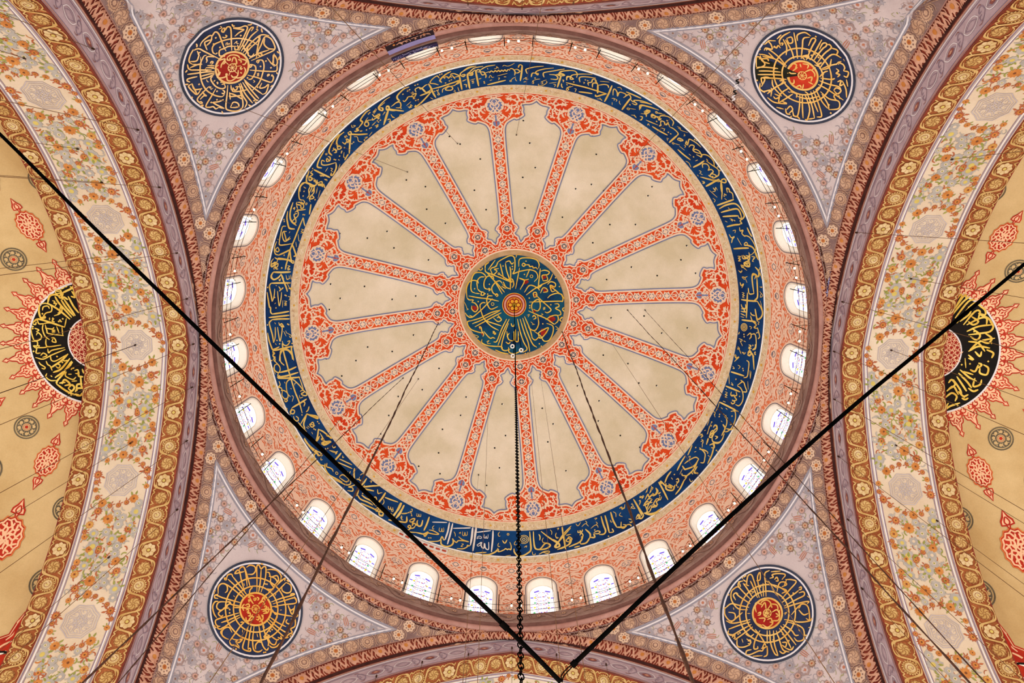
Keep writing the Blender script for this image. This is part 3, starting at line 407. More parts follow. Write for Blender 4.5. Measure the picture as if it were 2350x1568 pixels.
'42,0,43,0,48/t2241,571,0,73/d2158,575/m2166,629,42,-44,14,43,7,40,-33,10/m2208,585,-16,-11/t2120,631,16,6,-12,-24/b2080,657,51,13,53,14/m2166,634,24,15,13,48,-7,64,-27,49,-25,-3/m2'
'121,699,-6,33,26,-7,-22,17/m2155,690,3,31,-18,15,15,27,-34,20/m2122,772,19,15,-17,21,-12,-12/t2073,712,17,6,-18,21,17,0,-18,21,17,1/d2178,725/t2052,802,21,5/t2079,684,8,8/b2024,818'
',64,21,73,26/t2024,820,-11,45,-21,47/t2035,864,12,12/t2070,860,12,11/t1970,918,17,5,-6,23/t1977,936,7,29/m2106,879,30,-9,-1,61,-27,77,-37,51,-31,15/d2112,918/m2049,917,15,26,16,5/m'
'2066,922,3,69,-34,89,-16,34/d2020,930/d2016,951/t2087,966,15,25,-13,9/t2027,984,8,8/m1963,1062,16,-29,11,21,-24,27/m1990,1054,-45,63,-21,35,23,-6,8,-32,-23,7/d1954,1016/t1937,998,-'
'22,57/t1933,1055,-20,76/t1888,1108,14,-9/m1944,1137,4,47,34,4,33,-34,28,-67/t1966,1130,17,5,-15,24/t1848,1143,26,13,-20,20/t1858,1190,17,5/t1851,1212,20,-15,-13,42/b1914,1165,-19,5'
'9/m1918,1222,28,-18,5,27/m1963,1051,26,-17,1,37,-24,33,-34,28/m1927,1138,15,-36,18,-14,1,31,-22,20/d1948,1050/t1953,1016,-46,119/b2038,1011,13,32,-29,63/m2059,1041,38,-4,30,-28/t18'
'45,1165,24,-24,-12,39/t1854,1213,16,-18,0,27/m1972,1130,16,4,-19,23/m1947,1137,0,45,44,-5,31,-36,17,-50/b1916,1168,-22,56/m1927,1218,26,-21,1,35,-25,7/b1949,1233,-23,67,-40,81/m183'
'6,1266,38,33,-5,44,-13,38,-26,8/m1834,1280,34,-5,32,8/d1897,1292/d1806,1273/t1789,1315,18,-10/t1897,1309,11,10/d1967,1249/d1976,1257/b1778,1262,-45,94/t1864,1232,-7,28/t1735,1372,1'
'9,-13,-12,29/b1710,1369,-43,69,-38,69/m1698,1434,39,-36,56,-41,28,5/b1821,1362,-45,68,-65,43,-18,5,-15,-22/b1816,1367,-53,100,-78,80/t1675,1483,-27,49/b1801,1427,-32,55,33,-2/m1747'
',1488,11,13/t1723,1544,10,21,17,-17/m1667,1518,2,16,34,-1,-32,50/b1682,1563,-44,77,-48,60/d1602,1545/t1572,1576,11,14/m1611,1583,19,-13,1,24,-22,6/m1632,1589,-27,36/d1609,1628/d161'
'9,1637/b1577,1526,-37,49,-29,57/b1520,1634,-2,45,54,-6,24,-46/m1517,1655,32,-8,17,12,-36,1/m1542,1633,43,13/b1460,1640,30,54,31,63/b1475,1624,46,39/t1393,1692,-24,51/t1383,1703,19,'
'-9,-12,23/t1386,1719,-17,24/m1426,1693,6,23,-28,39,-22,-3/m1391,1750,-21,20,-65,69/m1295,1850,39,-17,41,-33/m1349,1791,29,-7/t1353,1713,-13,32/t1284,1781,-7,17,26,-13,-12,18,21,-20'
'/t1260,1826,15,-8,-14,39/d1449,1728/d1454,1743/m1469,1747,-17,28,-27,-2,-34,47,26,9,-48,19,13,-26/m1307,1900,39,-16,23,-36/b1305,1908,56,-6,49,-27,47,-45/m1314,1845,14,35,-12,18/b1'
'213,1821,32,47,30,62/t1187,1880,12,13,25,-5/m1237,1930,12,17/t1199,1854,-11,14/t1386,1684,7,13,-13,6/t1360,1700,-30,51/m1426,1690,17,24,-28,34,-23,-9/m1391,1746,-35,29,-6,-20,-30,4'
'8/t1389,1698,-26,51/m1301,1854,40,-28,42,-17/m1301,1854,24,-32,26,-12/m1386,1785,-28,30,-31,53,5,25/b1294,1905,44,-4,59,-23,56,-43/m1454,1752,-20,32,-17,11,4,25,-42,17/m1364,1834,-'
'29,39/m1379,1837,24,1,27,-27/b1456,1640,23,30/b1469,1630,13,18/d1449,1730/d1459,1720/t1273,1786,2,14,14,-14,6,9,8,-19,10,5/t1260,1826,17,-3,-10,25/t1190,1861,15,7,-18,17/t1176,1904'
',24,-29,19,17/b1215,1823,39,55,38,44/b1292,1922,-24,27,-33,4/m1218,1960,25,-34,14,16,-40,25/t1129,1875,-8,36/m1074,1916,23,-14,2,16,28,-22/t1084,1944,-16,23,29,4/t1011,1950,24,9,-1'
',27/b988,1957,16,54,29,45/b1033,2056,51,-9,43,-15/m1080,2010,-5,38,25,2,19,-23,-24,-1/m1119,2027,35,-13,15,9/m1151,1977,33,0,-12,21,-15,-3/d1166,2018/t978,2015,7,15,13,-6/b931,1990'
',17,62,11,54/m959,2106,40,-13,-11,-20/d949,2131/b893,2002,16,56,17,41,-20,25,-44,10/m811,2129,36,-17,26,2,-19,15,-44,7/b810,2136,7,23,-44,6/d823,2109/b733,2115,42,26,-2,24/b773,216'
'5,-39,41,-54,16/m680,2222,-7,-14/t825,2028,27,-7,-19,16/t840,2049,13,11,-14,9/t787,2104,38,-27,26,-4,7,15/t738,2056,13,11,-10,11/t699,2103,38,-27,29,15/t642,2087,21,14,29,-30/m661,'
'2133,-1,13,18,-3,4,-13,3,10,16,-6,4,-13/m676,2165,15,-20,16,17,-23,15/b707,2162,-34,46,-110,45/b616,2250,54,-15/t542,2177,50,-11/m553,2203,19,-17,26,13,-32,15/b594,2202,-30,36,-114'
',43/b504,2126,14,75,13,70/m596,2108,-91,75,-67,79/m413,2216,53,20,8,23,-46,10,39,-45/t453,2140,18,-5,-11,14/t447,2169,-10,26,27,7'),
'BANDW':(
'b-397,2144,-4,59,-8,59/b-357,2146,-11,69,-13,85/b-190,2172,-1,61,-9,82/m-351,2180,66,-4,73,-3/t-350,2223,11,-14,16,-2,18,6,-4,11,-22,-6,-15,7/t-276,2196,-1,21,13,6,7,-14,5,15,12,-2'
',3,-24/m-346,2265,26,-10,19,-5,-5,16,14,19,17,1,5,-29,7,27,17,13,18,-3,-2,-44/t-346,2265,15,8,31,-12/m-500,2142,48,2,36,1/m-798,2071,80,10,66,8/b-629,2091,-10,62,-22,53/b-596,2100,'
'-17,72,-21,66/m-589,2136,86,5,88,3/b-393,2143,-4,62,-12,56/b-363,2145,-9,73,-12,83/m-354,2178,72,0'),
'C':(
'm-197,-417,14,-49,76,-49,67,-24,38,33,2,116,-19,48,29,-10,57,-20,96,-16,67,23,21,58,-38,49/m-288,-383,76,-107/m-268,-378,19,-25,38,-14,28,-39/m-264,-388,29,58,43,-39,-29,-19,48,-10'
'/m-159,-451,15,62,25,97/m-102,-457,16,87,39,116,1,88/m-102,-466,43,-15,25,33,23,-19/m-53,-419,10,68,-3,175/d-127,-426/d-26,-421/d-26,-392/m43,-420,8,-82,81,-16,96,18,34,48,-4,48/m7'
'6,-440,19,-19,19,19,-19,15,-19,-15/m114,-440,38,-1,10,19,29,-5,10,19,28,-5,20,19/d121,-481/m52,-405,-40,228/m163,-397,-37,92/t8,-535,28,-20,38,-5/t8,-516,14,-24/m-393,-397,20,19,23'
',-14,-4,-15/m-321,-397,5,-39,38,-29/m-321,-397,10,38,71,29,97,38,116,48/m-316,-368,96,106,88,145/m-268,-311,87,87,73,87/m-516,-78,-5,-97,24,-68,47,-24,48,10,10,24/m-516,-78,24,24,4'
'3,1,-10,19/m-426,-126,-43,-29,0,-97,29,-87,67,-15,47,24,20,39/m-426,-126,48,5/m-402,-175,-5,-77,34,-49,47,-4/m-402,-175,29,30,39,9/m-358,-136,-5,29,29,1,4,-30/m-267,-165,-58,-19,-5'
',-68,33,-58,58,-1,14,29/m-287,-165,10,-14,14,14,-19,15/m-180,-107,-49,-19,-19,-58,38,-59,48,-20,29,29/m-209,-97,14,-24,15,19,-19,15/m-142,-204,48,28/m-133,-224,68,48/m-124,-253,30,'
'58,48,19/m-95,-273,67,-10,20,58,-19,39/m-172,-340,87,57,67,29/d-273,-225/d-433,-175/d-320,-121/d-291,-116/o-172,-340,10/m-497,-97,105,20,116,14,106,24/m-296,-77,10,-20,48,0/m-179,2'
'0,-77,29,-39,-58,-5,-59,14,-19/m-535,86,29,39,48,11,86,-68,58,-58,76,-78/m-448,136,-39,-20/m-468,-29,43,15,29,53,-29,39,-38,-30,0,-38/o-237,-7,15/t-549,-40,24,49,9,29,15,10,-19,10/'
'm-457,208,86,-33,115,-58,97,-49/m-428,242,105,-57,106,-58,77,-40/m-467,174,96,-28,115,-58,106,-30/m-372,39,0,-39,29,-24,28,5/m-372,39,39,107,79,87,87,49/m-313,175,58,20,117,38/m-22'
'6,146,49,39,38,-20,-29,-29,-20,10/d-394,-34/m-178,117,29,29/m-457,174,-48,9,0,39,39,49,77,29,48,10/m-370,262,-10,-19,19,5,10,43,20,29,-9,29/m-331,291,49,58,29,19,19,-9,29,10/m-350,'
'378,1,38,58,29,78,10,78,5,10,33/m-234,291,19,5,-14,15,29,0,-15,14,20,-5/t-301,407,29,-15,-19,29,39,5/m-81,155,-57,117,-47,125,-38,10/m-52,155,-66,136,-56,154/m-61,203,-47,127,-27,1'
'34,39,38,58,-19/m-32,203,10,29,20,0,9,-29/m-79,291,20,86,59,10,-1,-97/m47,289,1,107,-29,0,-20,-29/m-50,310,-29,39/m18,270,1,116/m36,154,31,135,40,115,40,76,-49,39/m65,153,50,155,40'
',95,21,105/m94,143,50,145,60,133,49,38/m113,124,60,134,30,106/m-203,493,68,29,78,14/m-58,464,11,57,68,9,87,-49/m-88,407,30,19,19,-20/d128,528/d157,523/d301,446/d280,421/m61,-168,46'
',-98,-58,-28,58,19,48,-11/m109,-139,57,-79,87,28,20,28/m129,-110,76,-60,95,-60,76,-41,36,-78/m277,-404,-7,77,-8,127,38,-21/m283,-375,43,-11,48,18,-19,30,-57,11,11,58/m309,-269,48,-'
'11,-11,-48/d442,-306/d106,-336/o183,-317,15/d163,-77/d487,-211/m216,-83,-10,-48,29,-10,10,38,-29,20/m225,-122,79,76,68,57,30,38,-38,30,-29,-9/m164,-33,140,-8,191,-10,29,-1,-1,-58,-'
'49,-28,-76,22,-37,35/m283,-133,28,-59,38,9,10,29,-47,11/m358,-232,37,-30,48,19,-8,39,-48,-19,20,68,38,-11/m387,-213,87,66,10,19/m209,83,-20,-68,18,-49,58,-30,20,77,-28,49,-48,-18/m'
'156,64,112,47,87,36,68,47,20,9/m200,132,19,-20,20,28,-29,16/m258,111,11,97,-38,68,-58,-18,-20,-48/m222,286,68,47,40,56,57,-11,38,-78,-1,-77,-68,-27/m194,354,39,28,38,-30,19,0/m281,'
'362,-11,-58,58,-40,48,-21,-19,49,-47,59,-29,11/m346,157,57,-40,67,-12,10,58,-37,40/m439,-20,38,-1,10,28,-38,21,49,28,10,38,-29,11/m513,-129,10,29,24,18/t494,-128,28,-1/m544,15,-18,'
'20,19,29/m508,133,19,-11,-28,30,20,19/t315,22,24,-1,-24,16,24,-1,-24,15/t296,91,20,9,-29,15,29,9/t142,113,24,-10,-14,30/t182,181,29,28,-14,5,33,-5/d399,-9/d169,6/d170,30/d315,202/t'
'452,222,30,27,-24,11/t-456,319,68,29,-29,19/m-388,397,19,9,-29,-19'),
'TL':(
'm-2012,-1959,-20,19,8,23,-16,31,21,1,25,-12,9,-14,-5,-1,-3,11/m-2017,-1918,-13,22/m-2004,-1983,16,-9,19,-5,-27,32,-10,21/m-1988,-1966,15,-15,-2,-7/m-1954,-2011,-5,16,15,-2,0,-12/m-'
'1954,-2011,26,-17,30,0,8,14/m-1940,-1986,15,-26,11,-2,-2,32,-15,2/m-1901,-2008,13,6,-3,12/m-1888,-2014,28,8,-14,22,-12,1/m-1883,-1967,3,20,-25,37,-30,13,-9,-7/m-1918,-1945,-14,35,-'
'25,12,-8,-12/m-1910,-1934,5,7/m-1893,-1969,-10,9,1,8,10,-7/m-1989,-1902,-4,25,18,2,32,-21/t-1963,-1930,-15,26/t-1945,-1941,17,18/t-1920,-1965,24,-8/t-1960,-1967,-13,-16/m-1952,-204'
'3,-3,-33,-1,-54,-14,-8,-22,22,-14,2,-44,39,-20,29/m-2007,-2092,-23,12,-14,14,2,33/m-1993,-2113,-21,33,-24,24/m-2000,-1995,-30,-14,-29,-14,-23,-10,-34,20,-26,40,-8,24,10,10/m-2093,-'
'2020,0,18,-16,34,-16,11,-20,4/m-2140,-1939,32,-3/m-2078,-2016,-12,6/m-1977,-2015,-15,3,9,-29,29,-17,26,-15,42,-7/m-1977,-2015,12,-6,-7,13/m-2007,-2017,-12,-6,5,-27,25,-27,58,-29,59'
',-18,40,-3,36,5,28,19/m-2007,-2017,9,-10/m-1920,-2052,13,-47,22,-72,-14,-5,-16,17,-20,18/m-1927,-2163,11,-3,-11,20,-9,-2,9,-15/m-1925,-2132,5,6,-14,10,-10,-2/m-1888,-2057,37,-56,27'
',-37,28,-41,-11,-7,-30,14,-34,6/m-1872,-2174,28,-2,25,-1,-31,20,-29,24/m-1882,-2058,42,-53,40,-58,24,-26,11,-2,-18,21/m-1872,-2056,39,-45,41,-48,51,-41/m-1863,-2050,40,-44,41,-37,4'
'8,-34,43,-3/m-1859,-2038,44,-46,50,-43,26,-34/m-1762,-2150,14,6,-16,29,-30,63/m-1800,-2031,24,-44,25,-35,33,-47,30,3,11,33,-8,29,-56,32,-91,49/m-1720,-2149,-14,33,18,21,32,-1/m-184'
'1,-2021,60,-37,67,-30/m-1851,-2101,2,30,16,21/m-1806,-2101,-25,19,-8,41,17,5,17,-19/m-1880,-2089,-2,20,-18,10,1,-15/m-1773,-2059,11,2,-11,14,-13,-10/m-1691,-2071,-24,65,12,-2/m-173'
'9,-2040,24,34,18,-56,14,22,-7,30,-24,16/m-1691,-2005,-8,30,-19,11,-62,6,-75,4/m-1804,-2003,4,-12,12,-2,-13,18/m-1791,-2021,23,1,-1,33,-19,44,-34,60,-53,55/m-1852,-1967,5,-17,12,-2,'
'-13,18/m-1834,-1990,16,10,-9,34,-30,42,-21,7/m-1875,-1922,56,9,37,12,32,5,19,-28,-5,-17,-6,10/m-1767,-1928,15,-11,-4,-3,-10,9/m-1806,-1885,-20,33,31,-8,25,-20,-24,51,-24,16/m-1818,'
'-1813,-38,-31,-32,-30,-14,-20/m-1762,-1864,16,-15/m-1901,-1881,26,53,29,45/m-1914,-1875,18,49,29,50,15,3/m-1927,-1869,8,59,30,59/m-1936,-1864,2,69,13,43,-21,38/m-1962,-1839,13,-6,-'
'8,18,-13,6,-4,-12/m-1973,-1837,-10,22,15,3,36,-9,38,-14/m-1982,-1849,-6,31/m-1999,-1846,-20,62,-25,77,12,17,42,0,37,-27,12,-51,-3,-52/m-2001,-1804,-7,45/m-2020,-1709,23,-34,23,1,3,'
'18,-18,11,-31,4/m-2002,-1799,28,9,33,22/m-2010,-1781,10,3,33,-8,37,-9/m-1949,-1845,31,0/m-2067,-1816,-33,47,-46,67,16,6,20,-7,11,12,17,-11/m-2107,-1729,34,-9,30,-17/m-2107,-1729,21'
',14,30,14/m-2082,-1702,29,3/m-2034,-1858,15,-2,6,7,-17,7/m-2015,-1848,-1,17,-21,11,-26,-9,-13,-27,2,-20,13,-11/m-2035,-1812,9,7,-8,14,-10,-3/m-2031,-1787,-19,16,-35,-4,-29,-21,-11,'
'-31,1,-41,12,-50,16,-41,24,-36,17,-10/m-2056,-1867,-10,10/m-2045,-1856,-7,13/m-2099,-1823,-29,29,-48,54,4,20,8,-5,5,8,-15,6/m-2140,-1788,6,16,8,7,-14,2,-24,25/m-2137,-1809,-32,42,-'
'16,-13,-10,-19,0,-12,20,-16/m-2175,-1827,1,32,39,-10/m-2176,-1823,0,12,7,44/m-2194,-1835,4,-13,19,-11,33,-14/m-2196,-1839,14,5/m-2161,-1904,34,-7,70,-12/m-2181,-1877,31,-10,54,-18,'
'51,-12/m-2125,-1876,43,-19,35,-14/m-2126,-1860,39,-18,37,-23/m-2163,-1934,-2,23,11,5/m-2157,-1917,27,-17,23,-12,14,-2/m-2071,-1945,36,-6/m-2082,-1931,40,-9/m-2073,-1960,10,-14,2,-1'
'5,14,-10,27,-1/m-2053,-1960,11,-13,6,3,-11,13/m-2086,-1926,2,15,7,-13/m-2060,-1935,20,1/t-1936,-2090,-5,15/t-1937,-2086,8,-6,-2,12,11,-11,-1,9/t-1897,-2090,20,-18,-4,12,11,-2/t-182'
'1,-1938,13,-4,-12,10,10,-1,-12,8,10,0/t-1851,-1896,6,8,-10,7/t-2095,-1828,-3,13,9,-10,-4,17,13,-10/t-2098,-1864,0,12,7,1/t-2091,-1987,-4,24/d-1978,-2108/d-1846,-2143/d-1976,-2059/d'
'-2002,-2071/d-1748,-2192/d-1742,-2204/d-1750,-2020/d-1731,-1984/d-1789,-1984/d-1880,-1905/d-2143,-1829/d-2049,-1854/d-2065,-1801/d-2079,-1749/d-2113,-1728/d-1877,-1768/d-1870,-1758'
'/d-1837,-1855/t-1934,-2173,5,6,-18,11/m-1871,-2195,3,10,9,-5/m-1790,-2206,15,-3,10,-7/m-1723,-2200,-1,15,3,3/m-1671,-2086,6,7,9,-1/m-1675,-2036,7,-14,6,-9/m-1706,-1961,6,12/m-1916,'
'-1739,10,8,8,-1/m-2072,-1681,3,18/m-2174,-1698,15,-7,-6,10/m-2200,-1749,3,8/m-2209,-1817,10,-1,5,-5/m-2187,-1887,7,-6,6,-9/m-2082,-2058,-1,11,-6,8'),
'BL':(
'm-2012,1841,-31,-68,-29,-73,-21,13,40,5,16,1/m-2004,1813,-22,-78,-19,-43,-17,-5,-10,13/m-1987,1818,-27,-64,-27,-61/m-2029,1698,20,-7,31,18,9,27,-14,16,-30,-9/m-1937,1869,-14,-79,-1'
'4,-77,12,-5,17,26,15,-8,15,12,7,68,-12,71/m-1926,1872,-1,-59,-8,-75/m-1899,1752,30,5,38,18,32,38,0,25,-16,7,-22,-26,-42,-24/m-1897,1765,18,10,14,28,39,3,14,32,-18,19/m-1865,1803,6,'
'38,28,36,-25,1,-19,-10/m-1876,1907,44,-34,59,-37,3,17/m-1856,1924,47,-21,50,-39/m-1759,1864,35,26,6,37,-26,2,-30,-20,-8,-22/m-1834,1954,59,-3,80,2,-2,-8,-18,-1,7,14/m-1822,1968,72,'
'2,62,1,17,20,-6,14,-68,-11,-79,-11/m-1689,1963,19,32/m-1822,2009,42,24,47,21,52,21/m-1721,2004,37,60,9,-47/m-1721,2008,23,29,21,-5/m-1670,2067,24,10,-7,10/m-1710,2082,-6,13,20,16,1'
'7,-2/m-1687,2088,27,8,8,38,-24,8,13,21,-20,4,-14,13/m-1825,2038,56,45,59,38/m-1831,2047,57,52,60,46,28,11/m-1837,2055,47,46,58,52,20,16/m-1712,2169,11,10,21,3/m-1777,2048,-17,35,-4'
'4,50,32,4,-19,-12/m-1812,2145,25,34,28,15,7,-20/m-1751,2161,29,18,-13,-20/m-1792,2145,36,27,16,2/m-1793,2187,21,16,25,4,17,-10/m-1862,2068,22,41,21,37/m-1859,2130,28,48,28,27,9,-9/'
'm-1883,2065,20,51,19,42/m-1815,2148,14,24,1,16/m-1913,2055,9,67,18,50,21,19,21,7,14,-4/m-1840,2159,-26,-12,-12,12,6,20/m-1930,2050,2,50,9,60/m-1948,2041,-1,52,-5,37,6,20,28,19,20,7'
',-8,-15,-10,3/m-1977,2013,-19,13,-22,29,-22,27/m-2040,2082,16,24,31,16,23,18/m-2032,2072,37,23,29,5,-16,11,-23,-14,33,36/m-2000,2007,11,1,10,11/m-2036,2041,-23,-31,-23,-5,-12,9,6,2'
'1,20,19,22,15/m-2088,2035,-12,-17,5,-8/m-2008,1977,-49,10,-34,12,-25,-5,-10,-15,14,3/m-2014,1965,-48,4,-50,-4/m-2021,1952,-53,-6,-51,-7,-20,2,9,24,21,19/m-2125,1939,-15,-3/m-2155,1'
'840,-18,-4,-6,22,17,42,20,29/m-2104,1864,-43,-17,-11,13,9,21,25,17,28,-17,15,2/m-2081,1883,-7,-13,-16,-6/m-2094,1889,-30,9,-15,11,19,22,10,-3/m-2026,1914,-46,-24,-19,-18/m-2026,189'
'6,-51,-30,-59,-37,-42,-31,-1,14,20,12/m-2178,1798,14,2/m-2165,1796,-7,-36,11,-14,24,9,15,20,5,25,-10,7/m-2015,1874,-49,-51,-56,-54,-34,-24/m-2141,1734,-7,-14,12,5,-1,11/m-2009,1864'
',-56,-64,-62,-68/m-2136,1725,4,-18,20,3,10,15/m-1998,1861,-48,-62,-61,-79/m-2119,1890,35,13/m-1810,1987,23,10/m-2025,1844,12,19/m-2036,1848,20,22/m-2061,1909,41,15,69,30/m-1891,197'
'8,62,18,20,17/m-1986,1865,20,36,22,30/m-1874,1896,-26,34,-14,12/m-1936,1988,-18,26,-5,9/m-1902,1999,30,45,26,43/m-1809,2013,16,20,12,-4/m-1981,1866,-1,-23,10,-12,-15,-13/m-1986,188'
'4,10,-8,17,5,11,11/m-1951,1899,17,5,-6,9,-10,-10/m-1931,1897,14,13,-6,9/m-1898,1919,10,-8,13,23/m-1899,1938,12,-4,12,19,-13,-5/m-1876,1967,12,0,7,13,-13,-4/m-1879,1992,21,3,2,11,-1'
'7,-1/m-1850,1975,9,25,-10,12/m-1884,2009,14,7,-7,5/m-1869,2020,0,18,-19,5/m-1911,2011,17,5,-1,14,-14,-8/m-1942,1997,14,8,-2,10,-15,2/m-1970,1972,15,2,4,16,-13,-4/m-1974,1989,8,21,2'
'1,7/m-1983,1950,12,1,6,13,-11,-1/m-1993,1922,19,-1,8,17,-17,-6/m-1999,1913,-9,11,13,26/m-1972,1914,-7,-17,14,12/d-2107,1686/d-1932,1708/d-1939,1704/d-1752,1854/d-1744,1862/d-1894,1'
'835/d-1882,1840/d-2080,1912/d-2076,1931/d-2187,1772/d-2189,1782/d-2144,1968/d-2136,1978/d-1989,2137/d-1817,2211/d-1807,2213/d-1670,2179/d-1660,2174/d-1807,2115/d-1796,2110/t-2028,1'
'789,8,18/t-1812,1914,-6,10/t-1770,2017,13,2/t-1979,2050,3,15/t-1886,2101,11,21/t-2075,1841,10,11'),
'BR':(
'm1854,1974,-2,-26,12,-30,36,1/m1885,1924,19,-26,31,-17,19,14,-29,42/m1890,1936,28,-36,1,33/m1939,1919,14,-17,4,14/m1954,1895,36,-6,2,25/m1952,1940,33,-24,9,22,-25,22/m2000,1911,-15'
',56,-42,21/m1915,1992,23,-15,4,18,-15,5/m1879,2029,27,6,33,-27,11,-23/m1840,2010,3,25,35,0/m1861,1978,20,-13,-6,15,-16,8/m1863,2003,38,-13,-11,23/m1973,1939,14,2/m1925,1937,-20,33,'
'14,1/m1911,1958,22,-4/m1888,1883,-18,-91,-11,-33,-24,14,-16,55,15,3/m1877,1887,-20,-63,-11,-25/m1905,1871,-9,-59,0,-50,20,-35,-6,45,-25,15/m1932,1862,9,-78,5,-59,33,-29/m1916,1867,'
'10,-79/m1962,1763,27,53,17,21/m1947,1768,61,21/m1986,1702,60,-24/m1972,1745,24,-15,-5,-12,38,-20,43,-8,-26,38/m2007,1748,15,-5,-4,-20,-17,20/m2004,1811,23,-56,31,-18,12,10,-32,25/m'
'2023,1780,41,3,-33,28/m2067,1720,37,-13,25,4,-51,66,-52,66/m2075,1717,-21,42/m2032,1880,86,-72,42,-36,1,-20,-29,18/m2137,1742,15,-13,-2,14,-15,9/m2022,1864,81,-76,31,-32/m2030,1890'
',76,-51,71,-43,-9,17/m2066,1911,51,-64,30,-25,23,9,-8,64,-18,2/m2113,1867,22,16,28,-19/m2114,1860,18,-26/m2017,1955,82,-20,62,-33,17,-23/m2022,1965,60,-11,35,9,-10,52,-39,25,-16,-1'
'0/m2004,1984,43,14,15,17,21,-8/m1988,1996,33,29,35,36/m1979,2012,29,41,17,40/m1958,2032,6,45,9,41,33,-1/m1940,2039,-10,66,6,53/m1917,2046,-9,67,10,41,18,4/m1902,2051,-16,70/m1976,2'
'084,28,-11,-13,28,-18,-5/m1989,2107,34,-8,18,-25/m1873,2120,-22,36,32,-22/m1950,2132,18,4,25,-20/m1883,2134,-11,42,-25,19/m1828,2070,34,37,14,29/m1857,2067,-41,61,-18,46,23,-8,3,-1'
'2/m1768,2150,17,-12,-4,19,-16,5/m1761,2116,28,3,26,-20/m1763,2139,27,9/m1843,2159,16,-11,-12,20,-22,8,-58,36,-27,8/m1780,2215,61,-23/m1740,2220,9,-19,32,-16/m1701,2159,-5,36,34,-5,'
'49,-27/m1805,2040,-82,45,-67,39/m1811,2051,-77,55,-61,43,-23,1/m1816,2062,-70,59,-62,49/m1654,2130,-4,20,47,-8/m1671,2162,10,-15,9,9,-13,10/m1808,2027,-65,33,-57,23,-38,-2/m1651,20'
'14,-5,35,26,25,34,-16,6,-34,-40,4/m1651,2014,46,-40,47,-6,69,-8/m1657,2006,-14,10/m1670,2088,45,-39,50,-47/m1802,1977,-62,12,-33,-31,-3,-34,13,-32,36,-31,15,3/m1732,1944,-11,-25,18'
',-19,15,3/m1836,1913,-48,-34,-26,-27,11,-25,25,-14/m1846,1896,-30,-46,-20,-23/m1799,1805,22,8/m1824,1937,-64,-22,-21,-15/m1772,1834,5,20/d1797,1795/d1810,1784/d1820,1776/d1769,1828'
'/d1807,1831/d1907,1815/d2100,1784/d1928,2088/d1714,2131/d1727,2121/d1689,1925/d2124,1989/d2020,2057/t1836,1865,24,-7,-18,16/t1709,1991,2,13/t2090,1975,5,7/t2176,1768,12,5/t2145,194'
'4,15,-13/t1732,2149,4,17/t2024,1921,16,-12,-13,18/t1795,1999,19,-6/t1986,2039,9,2'),
'TR':(
'm1832,-2010,-63,-48,-70,-35,-43,-12/m1821,-2025,-68,-42,-72,-22/m1833,-2016,-64,-62,-67,-48,-11,5/m1665,-2097,24,36,45,19/m1664,-2077,48,5,11,15/m1683,-1984,77,8,69,11/m1664,-2029,'
'56,6,70,15/m1684,-2005,56,6,70,14/m1664,-2029,-16,-57,21,3,40,45,-43,17/m1680,-2122,6,-13,36,11,-15,-28,-20,-21,40,5/m1687,-2173,-14,17/m1753,-2067,-44,-39/m1730,-2129,0,-10,14,12,'
'5,-13,18,16/m1762,-2138,-15,-27,10,-24,30,-16/m1730,-2177,15,-20/m1810,-2080,-13,-47,-34,-45/m1859,-2053,-29,-50,-53,-64/m1878,-2051,-32,-75,-39,-73/m1758,-2151,13,2,-2,12/m1781,-2'
'173,23,-3,16,28,-17,3,-22,-28/m1897,-2048,-17,-67,-11,-44,29,-2/m1843,-2151,-12,-32,32,-7,38,24/m1925,-2038,4,-69,4,-36,-21,-9,-3,36/m1918,-2039,-19,-22,29,-2,1,19/m1944,-2035,11,-'
'49,8,-54/m1964,-2025,15,-44,18,-40,-21,-9,-5,30/m1987,-2009,17,-49,23,-27,-17,-22,-13,-2/m2027,-2085,33,19,4,25/m2008,-1979,17,-50,25,-20,43,25/m2020,-1978,41,-13,44,0,23,24,1,19/m'
'2048,-2025,6,45,-31,9/m2129,-1948,25,11,3,27,-18,-10/m2096,-1986,5,-19/m2091,-1967,16,16,-7,12,19,9,-6,13/m2033,-1923,55,15,15,-4/m2025,-1931,15,-24,15,-5/m2142,-1893,33,52,19,51/m'
'2159,-1897,20,43/m2122,-1889,15,-5,3,28,15,-5/m2031,-1909,55,28,51,21,18,23/m2120,-1842,8,-13,27,18,-10,19,-25,-24/m2032,-1888,65,43,87,68/m2139,-1819,-7,13,18,24/m2057,-1843,56,49'
',51,21,13,44,-45,2/m2153,-1810,12,23/m2132,-1727,-17,-38,-47,-63/m2028,-1861,53,78,43,48/m2018,-1855,46,77,42,85,-23,6/m2007,-1849,41,76,33,55/m1993,-1837,46,78,34,78/m1980,-1838,5'
'1,93,6,68,-13,-1/m1967,-1839,21,75,24,78/m1954,-1841,18,75,6,61,-20,-1,-15,-32/m2073,-1681,-36,4/m1907,-1749,15,-21,19,24,-14,22/m1915,-1845,-32,26,-29,20/m1857,-1923,-54,30,-32,34'
'/m1884,-1884,-37,32,3,60/m1777,-1836,50,35,71,14,-32,-18/m1845,-1769,44,15/m1720,-1893,26,17,40,-4,10,39/m1724,-1907,9,-43,-23,-10,19,46/m1766,-1954,-30,-10,-26,4/m1856,-1937,-69,-'
'15,-56,-6/m1711,-1931,9,38,35,25/m1774,-1873,19,-6,-11,-16/m1813,-1855,32,18,-17,13,-18,-16/m1897,-1861,38,18,6,23/m1945,-1827,56,20,59,-8/m1775,-1946,19,45,64,65/m1899,-1757,14,32'
